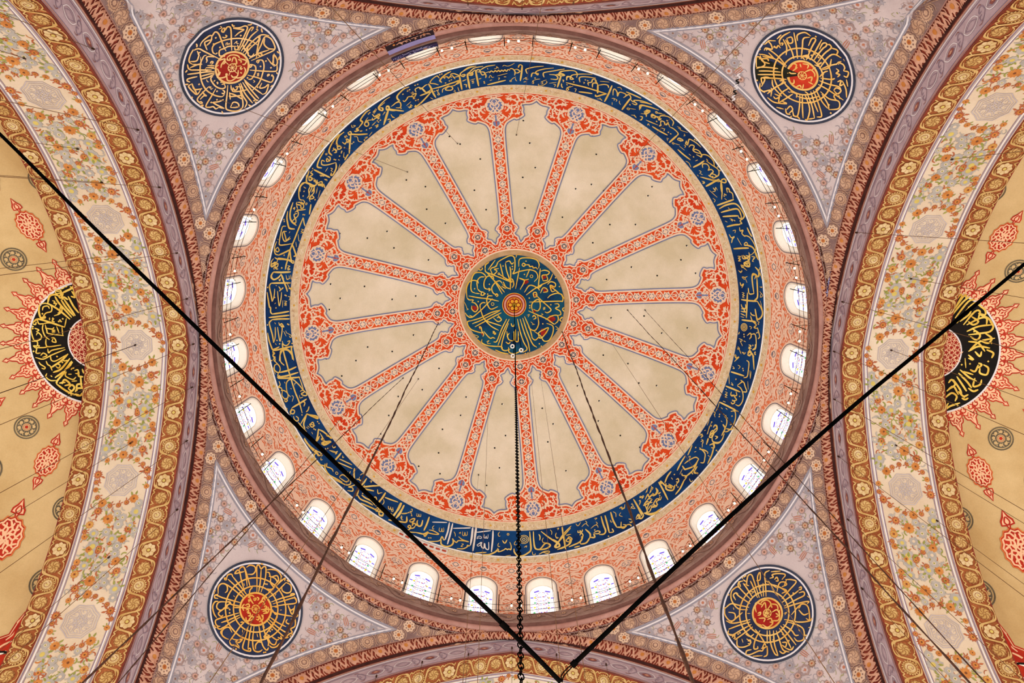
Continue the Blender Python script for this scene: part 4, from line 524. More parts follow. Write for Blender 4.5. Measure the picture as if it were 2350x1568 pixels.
',23,9/m1951,-1707,29,10,17,17/m1942,-1692,2,-15/m1855,-2007,6,-19,22,9,2,28/m1900,-2021,13,22/m1913,-2020,33,12,1,20/m1857,-1979,15,9,26,3/m1941,-1969,26,-9,26,23,7,21/m1974,-1978,'
'13,-11/m1865,-1950,18,37,19,2,-6,-22/m1964,-1931,23,-4,3,27/m1922,-1887,17,-6,11,16/m1956,-1898,3,29/m1977,-1909,30,18/m1894,-2002,-20,18/m1831,-1912,9,-13,-19,-23/m1818,-1934,20,2'
'/m1858,-1909,44,41/m1905,-2060,31,5/m1945,-2080,20,22/m1995,-2001,13,-11,-19,10/m1977,-2004,35,18/m2030,-1950,14,9/m2030,-1854,12,-19/m1976,-1853,23,17/d1927,-2159/d1689,-1949/d214'
'7,-1705/d1984,-2043/d1924,-2083/d1943,-2061/d1770,-2010/d2032,-1774/d2123,-1757/d1654,-2132/d2020,-1783/t2107,-2016,10,15/t1658,-2161,15,5/t1984,-1823,15,9/t1884,-1863,15,9'),
'L':(
'b-3278,-424,22,20,6,47/b-3336,-377,27,-13,41,-20,16,-21/b-3364,-350,28,-27,-18,40,-17,-13/b-3271,-390,19,46,-31,-6/b-3349,-323,15,-20,28,20/b-3395,-350,23,54,76,107/b-3356,-323,30,'
'60,47,64/b-3302,-350,28,74,33,53/b-3336,-330,35,67,32,61/b-3452,-297,20,-53,39,-13,29,13/b-3452,-297,68,48,74,74/m-3382,-397,31,0,3,20,-32,7,-10,-17/m-3389,-390,42,7/m-3344,-403,27'
',-14/m-3311,-417,15,-13/m-3501,-290,37,-7,34,21,-5,40,-38,13,-28,33/b-3507,-290,-12,47,6,53,30,1,-4,-14/m-3495,-243,10,-27,31,-6,9,20/m-3418,-317,17,7,-8,14,19,0,-15,20/m-3422,-182'
',-15,20,18,7/m-3420,-202,38,-14,22,-27,-1,-40,-19,54,-13,6/m-3452,-189,-2,20/m-3428,-189,-7,13/b-3571,-150,33,-27,41,8,71,27,72,27/m-3571,-143,17,6,8,-20/m-3538,-177,8,34,30,0/m-35'
'86,-110,2,47,14,47,36,-6,14,-27,-22,-27,-13,20/m-3563,-110,29,14,-19,13/m-3500,-143,-9,41,13,53,29,28/m-3500,-143,37,-6,37,7/m-3491,-109,49,7,13,-13/m-3488,-136,8,47,10,21,104,17/m'
'-3373,-115,1,67/m-3410,-122,14,54/m-3335,-182,-19,67/m-3454,-35,19,1,10,20,0,13,-25,-7,8,-20/m-3491,-28,-3,40,17,20,88,-12/t-3446,-95,25,0,-26,7,25,3,-25,7,24,3/m-3588,-10,35,1,-2,'
'33,-24,0,17,20/m-3574,37,60,1,31,-6/m-3556,38,-8,40,30,0/m-3484,46,5,33,25,-20,89,-19/m-3535,98,19,-19,24,20,-31,13/m-3571,111,53,14,63,-32,95,-40/m-3468,93,5,40,31,7,76,-46/b-3343'
',87,-52,53,-76,53/b-3331,121,-66,80,-56,25/m-3549,145,12,20,29,21,-6,13,-18,-7/m-3500,139,11,27,18,14,12,33/m-3427,160,25,14,-13,20,-19,-14/b-3319,141,-53,73,-69,52/m-3496,232,-7,2'
'7,31,27,43,1/m-3472,246,12,14/b-3429,313,6,-26,57,-66/b-3313,148,-33,46/m-3388,127,18,14,19,-7/m-3359,221,-7,33,51,27,25,-20/m-3347,241,25,0/m-3302,214,26,-6,-1,27,-19,0/b-3429,313'
',50,40,58,34,52,7/b-3391,314,18,-33,38,33,-38,13/b-3410,307,44,-6/b-3347,347,25,-26,20,20,-19,26,-26,-20/b-3309,361,-37,26/m-3322,294,39,-3/b-3270,221,0,34,32,6/b-3257,261,6,67,13,'
'26/b-3283,367,0,-46,39,-7/b-3296,374,19,-27,39,0/b-3289,400,33,0,12,-20/b-3244,201,10,34/m-3327,208,13,-14/d-3391,-159/d-3375,-159/d-3382,-169/d-3498,-218/d-3573,-122/d-3575,-107/d'
'-3543,25/d-3308,194/d-3581,65/d-3386,151/d-3422,107/d-3324,397/d-3361,-179'),
'R':(
'b3241,-389,26,-51,15,12,-25,64/b3235,-313,32,-64,36,-64,18,38/b3229,-275,71,-115,40,-39/b3261,-263,74,-128,45,-14/b3278,-225,85,-141,44,-14,16,25/b3300,-239,62,-64,-20,-50/b3328,-2'
'14,66,-103,35,-1,-4,51/b3409,-368,52,37,6,37,-48,-11/b3351,-214,86,-53,45,-2,7,50/b3377,-278,52,36,-31,26,-39,-24/b3358,-164,76,-40,89,-16/b3373,-139,91,-15,55,-15,17,-39,-28,-36/b'
'3433,-293,60,24,41,49/b3390,-190,64,49,-19,38,-49,-24/b3486,-155,50,36,-18,38,-47,-10/b3378,-88,71,10,52,61/b3396,-26,63,-65,99,-29/b3386,-13,66,-40,81,10/b3478,-16,-8,38,-38,-36/b'
'3511,-30,48,23,-8,39/b3388,13,38,36,-36,-11/m3367,39,11,75/b3464,86,-20,51,-36,-12/b3463,73,24,12,-22,26/b3498,84,36,24,-9,50,-46,-10,-2,-38/b3337,128,74,60,48,23/b3327,153,62,61,3'
'7,49/b3316,179,51,73,24,37/b3362,140,71,22/b3293,204,51,74,12,37/b3446,187,-9,63,46,-15,10,-38/b3258,230,23,-25,26,37,-48,38/b3247,293,48,-38,38,61/b3402,264,36,23,35,-14/b3236,343'
',48,-38,37,24,-12,37/b3261,380,-25,50,37,-26,72,-27/b3222,244,14,74/b3332,291,37,36,35,-14/b3357,340,24,11,23,-13/d3405,81/d3347,90/d3530,58/d3455,280/d3327,396/d3375,333/d3475,-54'
'/d3540,-81/d3410,-165')}
ARAB='b899,1,905,16,910,30,920,34,929,20,936,9/m936,9,931,22,938,39,945,55,956,57,966,42,975,24,982,6/m937,9,947,11,958,5,966,4/m948,11,951,23,960,35,962,43/m953,15,963,5,972,16/m945,63,960,83,979,93,1002,80,1009,70,1013,57/b1005,75,1004,99,1009,118,1017,123,1028,103,1030,85,1028,66/m981,56,985,71,999,78/m1009,50,1005,61,1005,75/m1012,123,997,132,983,127,973,122,968,117/m973,122,969,132,976,132/b1012,123,1021,127,1027,134,1041,125,1050,115,1060,102/m1029,133,1024,150,1025,169,1027,188/m1046,58,1043,78,1048,96,1054,110/m1073,75,1067,91,1060,112,1055,136,1051,160,1047,181/m1050,115,1062,127,1068,144/m1036,60,1033,76,1039,90/m1046,1,1059,-3/m1052,0,1058,18,1067,39/m1047,5,1044,28,1048,50/b1003,91,982,93,964,84/m983,105,992,111,1001,120/m991,148,982,138/m979,39,975,24/m989,54,1000,60/m1047,146,1057,147,1067,140/m1043,159,1057,166,1066,174/m1027,169,1040,168,1046,158/c866,1,864,20,875,31,888,25,899,1/m881,3,876,16/c865,3,857,26,850,32/p978,6,983,20,991,13,985,5/l994,4,1002,23,1013,27,1022,12,1016,1,1006,-1/l1029,3,1020,20,1013,33/l1003,19,998,36,996,46/m990,1,1006,3,1021,2,1039,1/m1027,2,1016,-9,1008,-12,1005,3/m1039,1,1038,14,1034,22'
RUBY=[(-2.17, 0.19, 0.136), (0.61, -1.28, 0.136), (1.59, -1.54, 0.107), (2.05, -1.02, 0.117), (1.65, -0.81, 0.087), (1.1, -0.54, 0.068), (1.12, 0.32, 0.078), (2.04, 0.73, 0.194), (1.62, 1.47, 0.185), (-0.79, 0.71, 0.058), (-1.87, 1.31, 0.049), (-1.73, 1.6, 0.058)]
# ================================================================== MAIN DOME
RS, ZC = 13.75, 32.24
def dome_z(r): return ZC+np.sqrt(np.maximum(RS**2-r**2, .01))
SD = Surf(lambda x, y: (x, y, dome_z(np.hypot(x, y))))                  # plan coordinates
SDp = Surf(lambda r, a: (r*np.cos(a), r*np.sin(a), dome_z(r)))          # polar coordinates
R_IN, R_OUT = 10.87, 11.72
dome = empty('ceiling'); tag(dome, 'great central dome with sixteen red ribs and bare cream plaster panels', 'dome', kind='structure')
NR = 16; PH = math.radians(16.4); STEP = 2*PI/NR
p = Paint(); grid(p, SDp, np.linspace(.01, 10.6, 40), np.linspace(0, 2*PI, 129), 0., PANEL)
p.obj('plaster_shell', dome)
# borders round the blue band and round the medallion
def ring(pt, r0, r1, off, m, n=257, k=3): grid(pt, SDp, np.linspace(r0, r1, k), np.linspace(0, 2*PI, n), off, m)
def speckle_border(pt, S, a_of, va, vb, n, off, rnd):
    """beige border: small scroll flecks and ochre stars"""
    for i in range(n):
        a = (i+.5)*2*PI/n; L = S.local(*a_of(a, (va+vb)/2)); h = 0.10
        if i % 6 == 0: fan(pt, S, L(teeth(.075, 6, .45)), L([(0, 0)])[0], off+.004, STAR)
        else:
            for _ in range(3):
                q = np.array([rnd.uniform(-.10, .10), rnd.uniform(-h, h)]); w = rnd.uniform(-PI, PI)
                stroke(pt, S, L(q+rot([(-.06, 0), (-.02, .03), (.03, .02), (.055, -.02)], w)), .018, off, rnd.choice([CREAM, CREAM, MFD_, BONE]), k=2)
MFD_ = mat('beige_fleck', (196,150,120), var=.1)
rnd = random.Random(3)
p = Paint(); ring(p, 10.55, 10.87, .03, BEIGE); ring(p, 10.855, 10.89, .034, WHITE, k=2); ring(p, 10.53, 10.565, .034, CREAM, k=2)
speckle_border(p, SDp, lambda a, r: (r, a), 10.58, 10.85, 250, .04, rnd)
p.obj('beige_border', dome)
p = Paint(); ring(p, 2.70, 3.00, .03, mat('sand_border', (204,170,128), (184,150,106), scale=2, fine=.1), 129); ring(p, 2.985, 3.06, .034, CREAM, 129, 2); ring(p, 3.06, 3.14, .032, RED, 129, 2); p.obj('sand_border', dome)

# ---- one rib with its head and foot: outline as radius, half angle (degrees)
RIB = [(3.02,11.25),(3.42,11.25),(3.5,10.2),(3.56,9.3),(3.70,8.6),(3.78,6.6),(3.86,5.6),(3.93,5.5),(4.02,6.8),(4.12,7.0),(4.18,8.0),(4.25,7.6),(4.34,6.6),(4.42,5.0),(4.6,4.25),(4.85,3.85),(5.2,3.6),
       (6.2,3.0),(7.2,2.6),(8.3,2.28),(8.9,2.22),(9.15,2.45),(9.32,3.1),(9.42,4.1),(9.51,5.4),(9.47,5.9),(9.52,6.9),(9.66,8.1),(9.76,7.7),(9.9,7.75),(10.02,7.5),(10.09,7.35),(10.13,8.4),(10.14,9.4),(10.19,10.3),(10.30,11.25)]
def pol(ra, a0=0., sgn=1): ra = np.asarray(ra, float); t = a0+sgn*np.radians(ra[:, 1]); return np.c_[ra[:, 0]*np.cos(t), ra[:, 0]*np.sin(t)]
RIBc = np.array(RIB); RIBs = smooth_line(RIBc[:0:-1], 1)  # reference copy
def rib_mesh():
    p = Paint(); o = RIBc; full = np.vstack([pol(o), pol([(10.55, 11.25)]), pol([(10.55, 5.6), (10.56, 0)]), pol([(10.55, 5.6), (10.55, 11.25)], sgn=-1), pol(o[::-1], sgn=-1), pol([(3.03, 5.6), (3.04, 0)], sgn=-1), pol([(3.03, 5.6)])])
    area(p, SD, full, .03, RED, .3)
    for s in (1, -1):
        e = pol(o[1:], sgn=s); P_, _, _, _ = SD.frame(e[:, 0], e[:, 1]); T = np.gradient(e, axis=0); T /= np.linalg.norm(T, axis=1, keepdims=True)
        nrm = np.c_[-T[:, 1], T[:, 0]]*s          # towards the panel
        stroke(p, SD, e-nrm*.02, .085, .045, CREAM, k=3); stroke(p, SD, e+nrm*.045, .05, .05, GREYB, k=3)
        for st in ARAB.split('/'):
            k = st[0]; v = np.array([int(q) for q in st[1:].split(',')], float).reshape(-1, 2); v = np.c_[np.minimum(v[:, 0]/100, 10.50), v[:, 1]/20]
            if k == 'p': fan(p, SD, pol(v, sgn=s), pol(v, sgn=s).mean(0), .054, GREYB)
            elif k == 'l': stroke(p, SD, pol(v, sgn=s), .085, .054, GREYB, taper=.6)
            else: stroke(p, SD, pol(v, sgn=s), {'b': .085, 'm': .058, 'c': .05}[k], .05, CREAM, taper=.6)
        # serrated leaf tips that grow off the stems
        rr = random.Random(5)
        for st in ARAB.split('/'):
            if st[0] != 'b' and st[0] != 'm': continue
            v = np.array([int(q) for q in st[1:].split(',')], float).reshape(-1, 2); v = np.c_[v[:, 0]/100, v[:, 1]/20]; e = smooth_line(pol(v, sgn=s), 3)
            for i in range(2, len(e)-1, 3):
                T = e[i]-e[i-1]; T /= np.linalg.norm(T)+1e-9; nn = np.array([-T[1], T[0]])*(1 if (i//3) % 2 else -1)*s
                if np.hypot(*e[i]) > 10.40: continue
                fan(p, SD, [e[i]-T*.07, e[i]+nn*.05, e[i]+nn*.11+T*.03, e[i]+nn*.035+T*.05, e[i]+T*.08], e[i]+nn*.02, .0485, CREAM)
        # lattice of crossing stems beside the outer border (runs over the valley between two heads)
        stroke(p, SD, pol([(10.50,11.25),(10.42,10.2),(10.28,9.6),(10.34,8.4),(10.49,7.6)], sgn=s), .05, .05, CREAM)
        stroke(p, SD, pol([(10.34,11.25),(10.46,10.4),(10.50,9.2),(10.40,8.0),(10.44,6.6),(10.50,5.6)], sgn=s), .05, .052, CREAM)
        stroke(p, SD, pol([(10.40,11.25),(10.36,10.6),(10.30,10.1)], sgn=s), .07, .052, CREAM, taper=.5)
        # foot: lobes around the two knots
        stroke(p, SD, pol([(3.28,11.2),(3.22,9.8),(3.34,8.7),(3.50,7.2),(3.62,4.8),(3.60,2.4),(3.72,.9)], sgn=s), .05, .05, CREAM)
        stroke(p, SD, pol([(3.16,10.9),(3.12,9.2),(3.2,7.6),(3.13,5),(3.18,2.6),(3.06,0)], sgn=s), .05, .05, CREAM)
        stroke(p, SD, pol([(3.24,7.6),(3.36,7.4),(3.46,5.6),(3.34,4.4),(3.27,5.6),(3.32,3.6)], sgn=s), .045, .05, CREAM)
        stroke(p, SD, pol([(3.78,.2),(3.86,2.4),(3.98,3.9),(4.10,3.2),(4.28,3.6),(4.36,2.0),(4.44,0)], sgn=s), .055, .05, CREAM)
        stroke(p, SD, pol([(3.66,3.8),(3.76,4.4),(3.86,3.0)], sgn=s), .06, .05, CREAM, taper=.5)
        stroke(p, SD, pol([(4.05,5.2),(4.18,6.2),(4.28,5.4)], sgn=s), .05, .05, CREAM, taper=.5)
        stroke(p, SD, pol([(4.44,0),(4.56,2.2),(4.72,2.7),(4.82,1.0),(4.92,0)], sgn=s), .05, .05, CREAM)
        stroke(p, SD, pol([(4.5,1.6),(4.6,.9),(4.72,1.7),(4.66,2.3)], sgn=s), .045, .05, CREAM, taper=.5)
    # knots: cream bed with four dark petals
    for r, q in ((3.36, .17), (4.17, .155)):
        L = SD.local(r, 0); fan(p, SD, L(lobes(q*1.25, 4, .10)), L([(0, 0)])[0], .054, CREAM)
        for k in range(4):
            a = k*PI/2; 
            for sg in (-1, 1): fan(p, SD, L(rot([(q*.25, sg*q*.08), (q*1.0, sg*q*.10), (q*.72, sg*q*.62), (q*.42, sg*q*.38)], a+PI/4*0)), L(rot([(q*.55, sg*q*.3)], a))[0], .058, mat('slate_petal', (92,84,96), (72,64,82), scale=3))
    # shaft: lozenges with scroll pairs between
    SLT = mat('slate_blue_outline', (112,112,138), (92,92,120), scale=2)
    for i in range(6):
        r = 5.05+i*.712; L0 = SD.local(r, 0); fr = RS/math.sqrt(RS*RS-r*r); L = lambda A: L0(np.asarray(A)*(fr*1.03, 1.12))
        fan(p, SD, L([(.20, 0), (.13, .10), (.10, .20), (.04, .15), (-.04, .15), (-.10, .20), (-.13, .10), (-.20, 0), (-.13, -.10), (-.10, -.20), (-.04, -.15), (.04, -.15), (.10, -.20), (.13, -.10)]), L([(0, 0)])[0], .052, CREAM)
        for k in range(4):
            sx, sy = (1, 1, -1, -1)[k], (1, -1, 1, -1)[k]
            stroke(p, SD, L(np.array([(.025, .095), (.06, .085), (.09, .045), (.125, .018)])*(sx, sy)), .032, .058, SLT, curve=False)
        fan(p, SD, L([(.17, 0), (.205, .022), (.235, 0), (.205, -.022)]), L([(.2, 0)])[0], .058, SLT); fan(p, SD, L([(-.17, 0), (-.205, .022), (-.235, 0), (-.205, -.022)]), L([(-.2, 0)])[0], .058, SLT)
        for s in (1, -1):
            stroke(p, SD, L([(.19, s*.01), (.235, s*.10), (.30, s*.175), (.40, s*.19), (.47, s*.12), (.53, s*.01)]), .062, .05, CREAM, taper=.5)
            stroke(p, SD, L([(.24, s*.02), (.31, s*.055), (.37, s*.03), (.42, s*.05), (.40, s*.10)]), .04, .052, CREAM, taper=.4)
            stroke(p, SD, L([(.46, s*.03), (.42, s*.0), (.36, s*.0)]), .035, .052, CREAM, taper=.4)
            fan(p, SD, L([(.34, s*.19), (.36, s*.235), (.40, s*.215), (.45, s*.225), (.42, s*.17)]), L([(.39, s*.19)])[0], .051, CREAM)
    # blossom of the head: cream bed, blue oval field, cream interlace
    L = SD.local(10.09, 0); ov = np.array([1.08, 1.0])
    fan(p, SD, L(lobes(.455, 9, .045)*ov), L([(0, 0)])[0], .056, CREAM); fan(p, SD, L(lobes(.365, 12, .05, 3, .2)*ov), L([(0, 0)])[0], .060, GREYB)
    for s in (1, -1):
        stroke(p, SD, L([(-.40, s*.06), (-.20, -s*.08), (-.05, -s*.20), (.06, -s*.20), (.10, -s*.10), (.0, s*.02), (.12, s*.13), (.26, s*.24), (.36, s*.32)]), .062, .066, CREAM)
        stroke(p, SD, L([(-.36, s*.24), (-.22, s*.10), (-.06, s*.03)]), .06, .066, CREAM, taper=.3)
        stroke(p, SD, L([(.40, s*.02), (.24, s*.12), (.12, s*.02)]), .05, .066, CREAM)
        for x, y in ((-.12, .33), (.08, .36), (.22, .30), (-.28, .27)): fan(p, SD, L(circ(.05, 6)+(x, s*y)), L([(x, s*y)])[0], .064, CREAM)
        fan(p, SD, L([(-.02, s*.10), (-.08, s*.08), (-.1, s*.14), (-.03, s*.16)]), L([(-.05, s*.12)])[0], .072, GREYB)
        # blue leaves below the blossom
        fan(p, SD, L([(-1.32, s*.015), (-1.26, s*.10), (-1.16, s*.165), (-1.04, s*.15), (-.98, s*.07), (-1.08, s*.02), (-1.2, s*.03)]), L([(-1.13, s*.085)])[0], .058, GREYB)
        stroke(p, SD, L([(-1.38, s*.0), (-1.28, s*.10), (-1.12, s*.205), (-.97, s*.16), (-.86, s*.05), (-.74, s*.10), (-.58, s*.22)]), .055, .054, CREAM)
        stroke(p, SD, L([(-.56, s*.10), (-.70, s*.22), (-.84, s*.27), (-.78, s*.38)]), .05, .054, CREAM, taper=.4)
    fan(p, SD, L([(-1.02, 0), (-.92, .055), (-.80, .03), (-.66, .05), (-.55, 0), (-.66, -.05), (-.80, -.03), (-.92, -.055)]), L([(-.8, 0)])[0], .060, GREYB)
    for sx in (1, -1): stroke(p, SD, L([(.42, sx*.07), (.36, sx*.10), (.33, sx*.05)]), .03, .07, GREYB, curve=False)
    return p.mesh('arabesque_rib')
rm = rib_mesh()
for k in range(NR):
    o = link('arabesque_rib', rm, dome, PH+k*STEP)
    if k == 0: tag(o, 'vermilion rib painted with cream arabesques and a grey-blue blossom at its head')
# hook holes in the plaster panels
p = Paint(); rnd = random.Random(11)
for k in range(NR):
    for r, d in ((5.4, .3), (6.7, -2.2), (7.6, 3.), (8.6, -1.), (9.45, 4.), (9.5, -4.)):
        a = PH+(k+.5)*STEP+math.radians(d+rnd.uniform(-1, 1)); r += rnd.uniform(-.3, .3); c = np.array([r*math.cos(a), r*math.sin(a)])
        L = SD.local(*c); fan(p, SD, L(circ(.045, 8)), c, .02, BLACK)
        if rnd.random() < .5: fan(p, SD, L(circ(.03, 6)+(.05, .02)), L([(.05, .02)])[0], .03, WHITE)
tag(p.obj('hook_holes', dome), kind='stuff')

# ---- blue inscription band
band = empty('inscription_band'); tag(band, 'deep blue ring band with gold Arabic writing around the great dome', 'inscription')
p = Paint(); ring(p, R_IN, R_OUT, .06, BLUE, 321, 5); ring(p, R_OUT-.012, R_OUT+.015, .066, WHITE, 321, 2); p.obj('blue_field', band)
p = Paint(); WB = {'b': .082, 'm': .060, 't': .034, 'd': .045}; letters(p, SD, TRACE['BAND'], WB, .085, GOLD)
tag(p.obj('gold_lettering', band), 'gold Arabic calligraphy')
p = Paint(); letters(p, SD, TRACE['BANDW'], WB, .09, WHITE); tag(p.obj('white_lettering', band), 'white retouched part of the Arabic calligraphy')

# ---- crown medallion
med = empty('dome_medallion', (0, 0, 0)); tag(med, 'round teal-blue medallion with gold Arabic writing at the crown of the great dome', 'medallion')
p = Paint(); TEAL = mat('teal_medallion_paint', (16,86,112), (6,44,88), scale=1.1, fine=.14)
grid(p, SDp, np.linspace(.01, 2.72, 9), np.linspace(0, 2*PI, 97), .06, TEAL); p.obj('blue_disc', med)
p = Paint(); letters(p, SD, TRACE['C'], {'b': .07, 'm': .060, 't': .030, 'd': .045}, .085, mat('bright_gold_lettering', (238,206,84), (224,176,44), scale=3, rough=.5)); p.obj('gold_lettering', med)
for (x, y, q) in ((-.98, .42, .12),(.28,-1.15,.11),(.74,-1.32,.07),(.96,-1.05,.06),(.55,-.48,.05),(.78,-.73,.05),(.72,1.35,.12),(.96,.93,.13),(.5,.3,.05)):
    pass
p = Paint(); BR = mat('boss_red', (170,40,30), (130,24,20)); BY = mat('boss_gold', (246,196,60), (232,160,40), scale=4)
for r, m_, h in ((.66, BY, .09), (.62, BR, .096), (.56, mat('boss_pink', (226,168,150)), .102), (.47, BR, .108), (.41, BY, .114), (.37, BR, .12)):
    grid(p, SDp, np.linspace(.01, r, 3), np.linspace(0, 2*PI, 41), h, m_)
L = SD.local(.0, .001)
for k in range(6):
    fan(p, SD, L(rot(circ(.095, 8)+(.22, 0), k*PI/3)), L(rot([(.22, 0)], k*PI/3))[0], .13, BY); fan(p, SD, L(rot([(.33, -.05), (.36, 0), (.33, .05), (.29, 0)], k*PI/3+.5)), L(rot([(.32, 0)], k*PI/3+.5))[0], .13, BY)
fan(p, SD, L(circ(.12, 10)), (0, .001), .134, BY); p.obj('centre_boss', med)
p = Paint()
for k in range(9):
    pass
for cx, cy, q in RUBY:
    p = Paint(); L = SD.local(cx, cy); fan(p, SD, L(lobes(q, 3, .2)), (cx, cy), .08, BR); p.obj('red_inlay', med)

HOURS = 'twelve one two three four five six seven eight nine ten eleven'.split()
def clock(a):
    """place on the ring as on a clock face seen from below"""
    d = (math.degrees(a)+90) % 360; h = round(d/30); e = d-h*30
    return ('just before ' if e < -5 else 'just after ' if e > 5 else 'at ')+HOURS[h % 12]+" o'clock"
# ================================================================== DRUM WITH 28 WINDOWS
ZP = np.array([30., 35.5, 36., 36.8, 37.4, 38.0, 38.5, 39.0, 39.42, 40.]); RP = np.array([12.5, 12.5, 12.47, 12.43, 12.36, 12.24, 12.11, 11.93, 11.72, 11.3])
UW = 12.4; NW = 28; PW = 2*PI*UW/NW; DW = 2*PI/NW
SW = Surf(lambda u, z: (np.interp(z, ZP, RP)*np.cos(u/UW), np.interp(z, ZP, RP)*np.sin(u/UW), z+0*u), inner=(0, 0, 36.))
def gothic(hw, zs, zt, zb, n=9):
    """pointed arch outline, counter-clockwise from bottom left"""
    h = zt-zs; c = (h*h-hw*hw)/(2*hw) if h > hw else 0.; R = hw+c
    if h > hw:
        a = np.linspace(0, math.atan2(h, c), n); right = np.c_[-c+R*np.cos(a), zs+R*np.sin(a)]
    else:
        a = np.linspace(0, PI/2, n); right = np.c_[hw*np.cos(a)**.9, zs+h*np.sin(a)]
        right[-1, 0] = 0
    left = right[::-1]*np.array([-1, 1]); return np.vstack([[(-hw, zb), (hw, zb)], right[:], left[1:-1] if True else left, [(-hw, zs)]])
WIN = gothic(.67, 37.30, 38.02, 34.2)
p = Paint(); hp = PW/2
area(p, SW, [(-hp, 33.3), (hp, 33.3), (hp, 39.42), (-hp, 39.42)], 0., ORANGE, .35, holes=[WIN]); drum_bay = p.mesh('drum_bay')
def drum_paint():
    p = Paint(); grid(p, SW, np.linspace(-hp, hp, 9), [39.08, 39.25, 39.42], .02, BEIGE); grid(p, SW, np.linspace(-hp, hp, 9), [39.05, 39.09], .03, CREAM)
    rnd = random.Random(8)
    for i in range(14):
        u = (i+.5)/14*PW-hp; L = SW.local(u, 39.25)
        if i % 7 == 3: fan(p, SW, L(teeth(.09, 6, .45)), (u, 39.25), .03, STAR)
        else:
            for _ in range(3):
                q = np.array([rnd.uniform(-.09, .09), rnd.uniform(-.12, .12)]); stroke(p, SW, L(q+rot([(-.06, 0), (-.02, .03), (.03, .02), (.055, -.02)], rnd.uniform(-PI, PI))), .02, .027, rnd.choice([CREAM, CREAM, MFD_, BONE]), k=2)
    # window surround
    out = WIN*1.; c = np.array([0, 36.])
    def offs(d): return gothic(.67+d, 37.30, 38.02+d*1.15, 34.2-d)
    def openp(G): return np.vstack([G[1:], G[:1]])
    stroke(p, SW, openp(offs(.07)), .20, .026, PEACH, curve=False); stroke(p, SW, openp(offs(.055)), .05, .034, GREYO, curve=False); stroke(p, SW, openp(offs(.0)), .06, .032, BONE, curve=False)
    # arabesques, mirrored about the pier axis at u = +-hp
    def both(f):
        for s in (1, -1): f(s)
    def sk(P, w=.10, m=PEACH, off=.022, taper=.5):
        for s in (1, -1):
            A = np.array(P, float)
            stroke(p, SW, np.c_[s*(hp-A[:, 0]), A[:, 1]], w, off, m, taper=taper)
            A2 = A*np.array([1, 1])
    def leaf(x, z, a, q=.12):
        for s in (1, -1):
            u = s*(hp-x); L = SW.local(u, z); B = rot([(-q, 0), (-.3*q, .35*q), (.1*q, .75*q), (.25*q, .3*q), (1.2*q, 0), (.2*q, -.4*q), (-.2*q, -.15*q)], a if s < 0 else PI-a)
            fan(p, SW, L(B*1.25), L([B.mean(0)*1.25])[0], .024, PEACH)
    # x = distance from the pier axis
    sk([(0, 38.92), (.2, 38.98), (.45, 38.90), (.62, 38.76), (.9, 38.85), (1.2, 38.95), (hp, 38.9)]); sk([(0, 38.44), (.16, 38.3), (.42, 38.22), (.6, 38.36), (.55, 38.62), (.4, 38.66), (.36, 38.5), (.47, 38.47)])
    sk([(.62, 38.76), (.75, 38.55), (.95, 38.42), (1.15, 38.5), (hp, 38.42)]); sk([(1.0, 38.8), (.86, 38.66), (.92, 38.5), (1.05, 38.56), (1.0, 38.66)]); sk([(0, 38.2), (.2, 38.12), (.5, 38.12), (.72, 38.28), (.95, 38.24)])
    sk([(.05, 38.02), (.25, 38.0), (.45, 37.9), (.60, 37.75)]); sk([(0, 37.78), (.15, 37.9), (.33, 37.82), (.5, 37.62)]); sk([(.08, 37.66), (.25, 37.6), (.4, 37.46), (.52, 37.3)]); sk([(0, 37.1), (.22, 37.0), (.3, 36.8), (.2, 36.62), (.1, 36.72), (.18, 36.82)])
    sk([(.52, 37.5), (.5, 37.2), (.38, 36.98), (.48, 36.74), (.52, 36.4)]); sk([(.05, 36.5), (.25, 36.48), (.42, 36.3), (.3, 36.1), (.12, 36.18), (.2, 36.3)]); sk([(.5, 36.4), (.45, 36.0), (.5, 35.6), (.4, 35.3)]); sk([(0, 36.0), (.2, 35.9), (.35, 35.7), (.2, 35.5), (.05, 35.6)])
    sk([(.1, 35.3), (.3, 35.2), (.5, 35.0), (.45, 34.6)]); sk([(0, 34.9), (.2, 34.8), (.3, 34.5)])
    rn = random.Random(21)
    for z in np.arange(34.4, 39.0, .12):
        xm = .62 if z < 37.4 else (.62+(z-37.4)*.9 if z < 38.1 else hp)
        for x in np.arange(.06, xm, .17): leaf(x+rn.uniform(-.05, .05), z+rn.uniform(-.05, .05), rn.choice([0, .5, PI-.4, PI, -.5, 2.6])+rn.uniform(-.4, .4), rn.uniform(.055, .085))
    for x, z in [(.3, 38.8), (.75, 38.9), (1.05, 38.62), (.3, 38.4), (.7, 38.2), (.3, 37.95), (.2, 37.55), (.4, 37.2), (.2, 36.9), (.36, 36.5), (.2, 36.1), (.4, 35.8), (.2, 35.4)]: leaf(x, z, rn.uniform(-.5, .5), .13)
    # grey lozenges
    for u, z, two in ((hp, 38.60, 0), (0, 38.62, 1)):
        L = SW.local(u, z); fan(p, SW, L([(.30, 0), (.13, .16), (0, .23), (-.13, .16), (-.30, 0), (-.13, -.16), (0, -.23), (.13, -.16)]), (u, z), .028, PEACH)
        stroke(p, SW, L([(.15, 0), (.10, .07), (.04, .13), (0, .13), (-.04, .13), (-.10, .07), (-.15, 0), (-.09, -.08), (0, -.14), (.09, -.08)]), .045, .034, GREYO, True, curve=False)
        if two: fan(p, SW, L([(.1, .05), (0, .14), (-.1, .05), (0, .02)]), L([(0, .07)])[0], .036, GREYO)
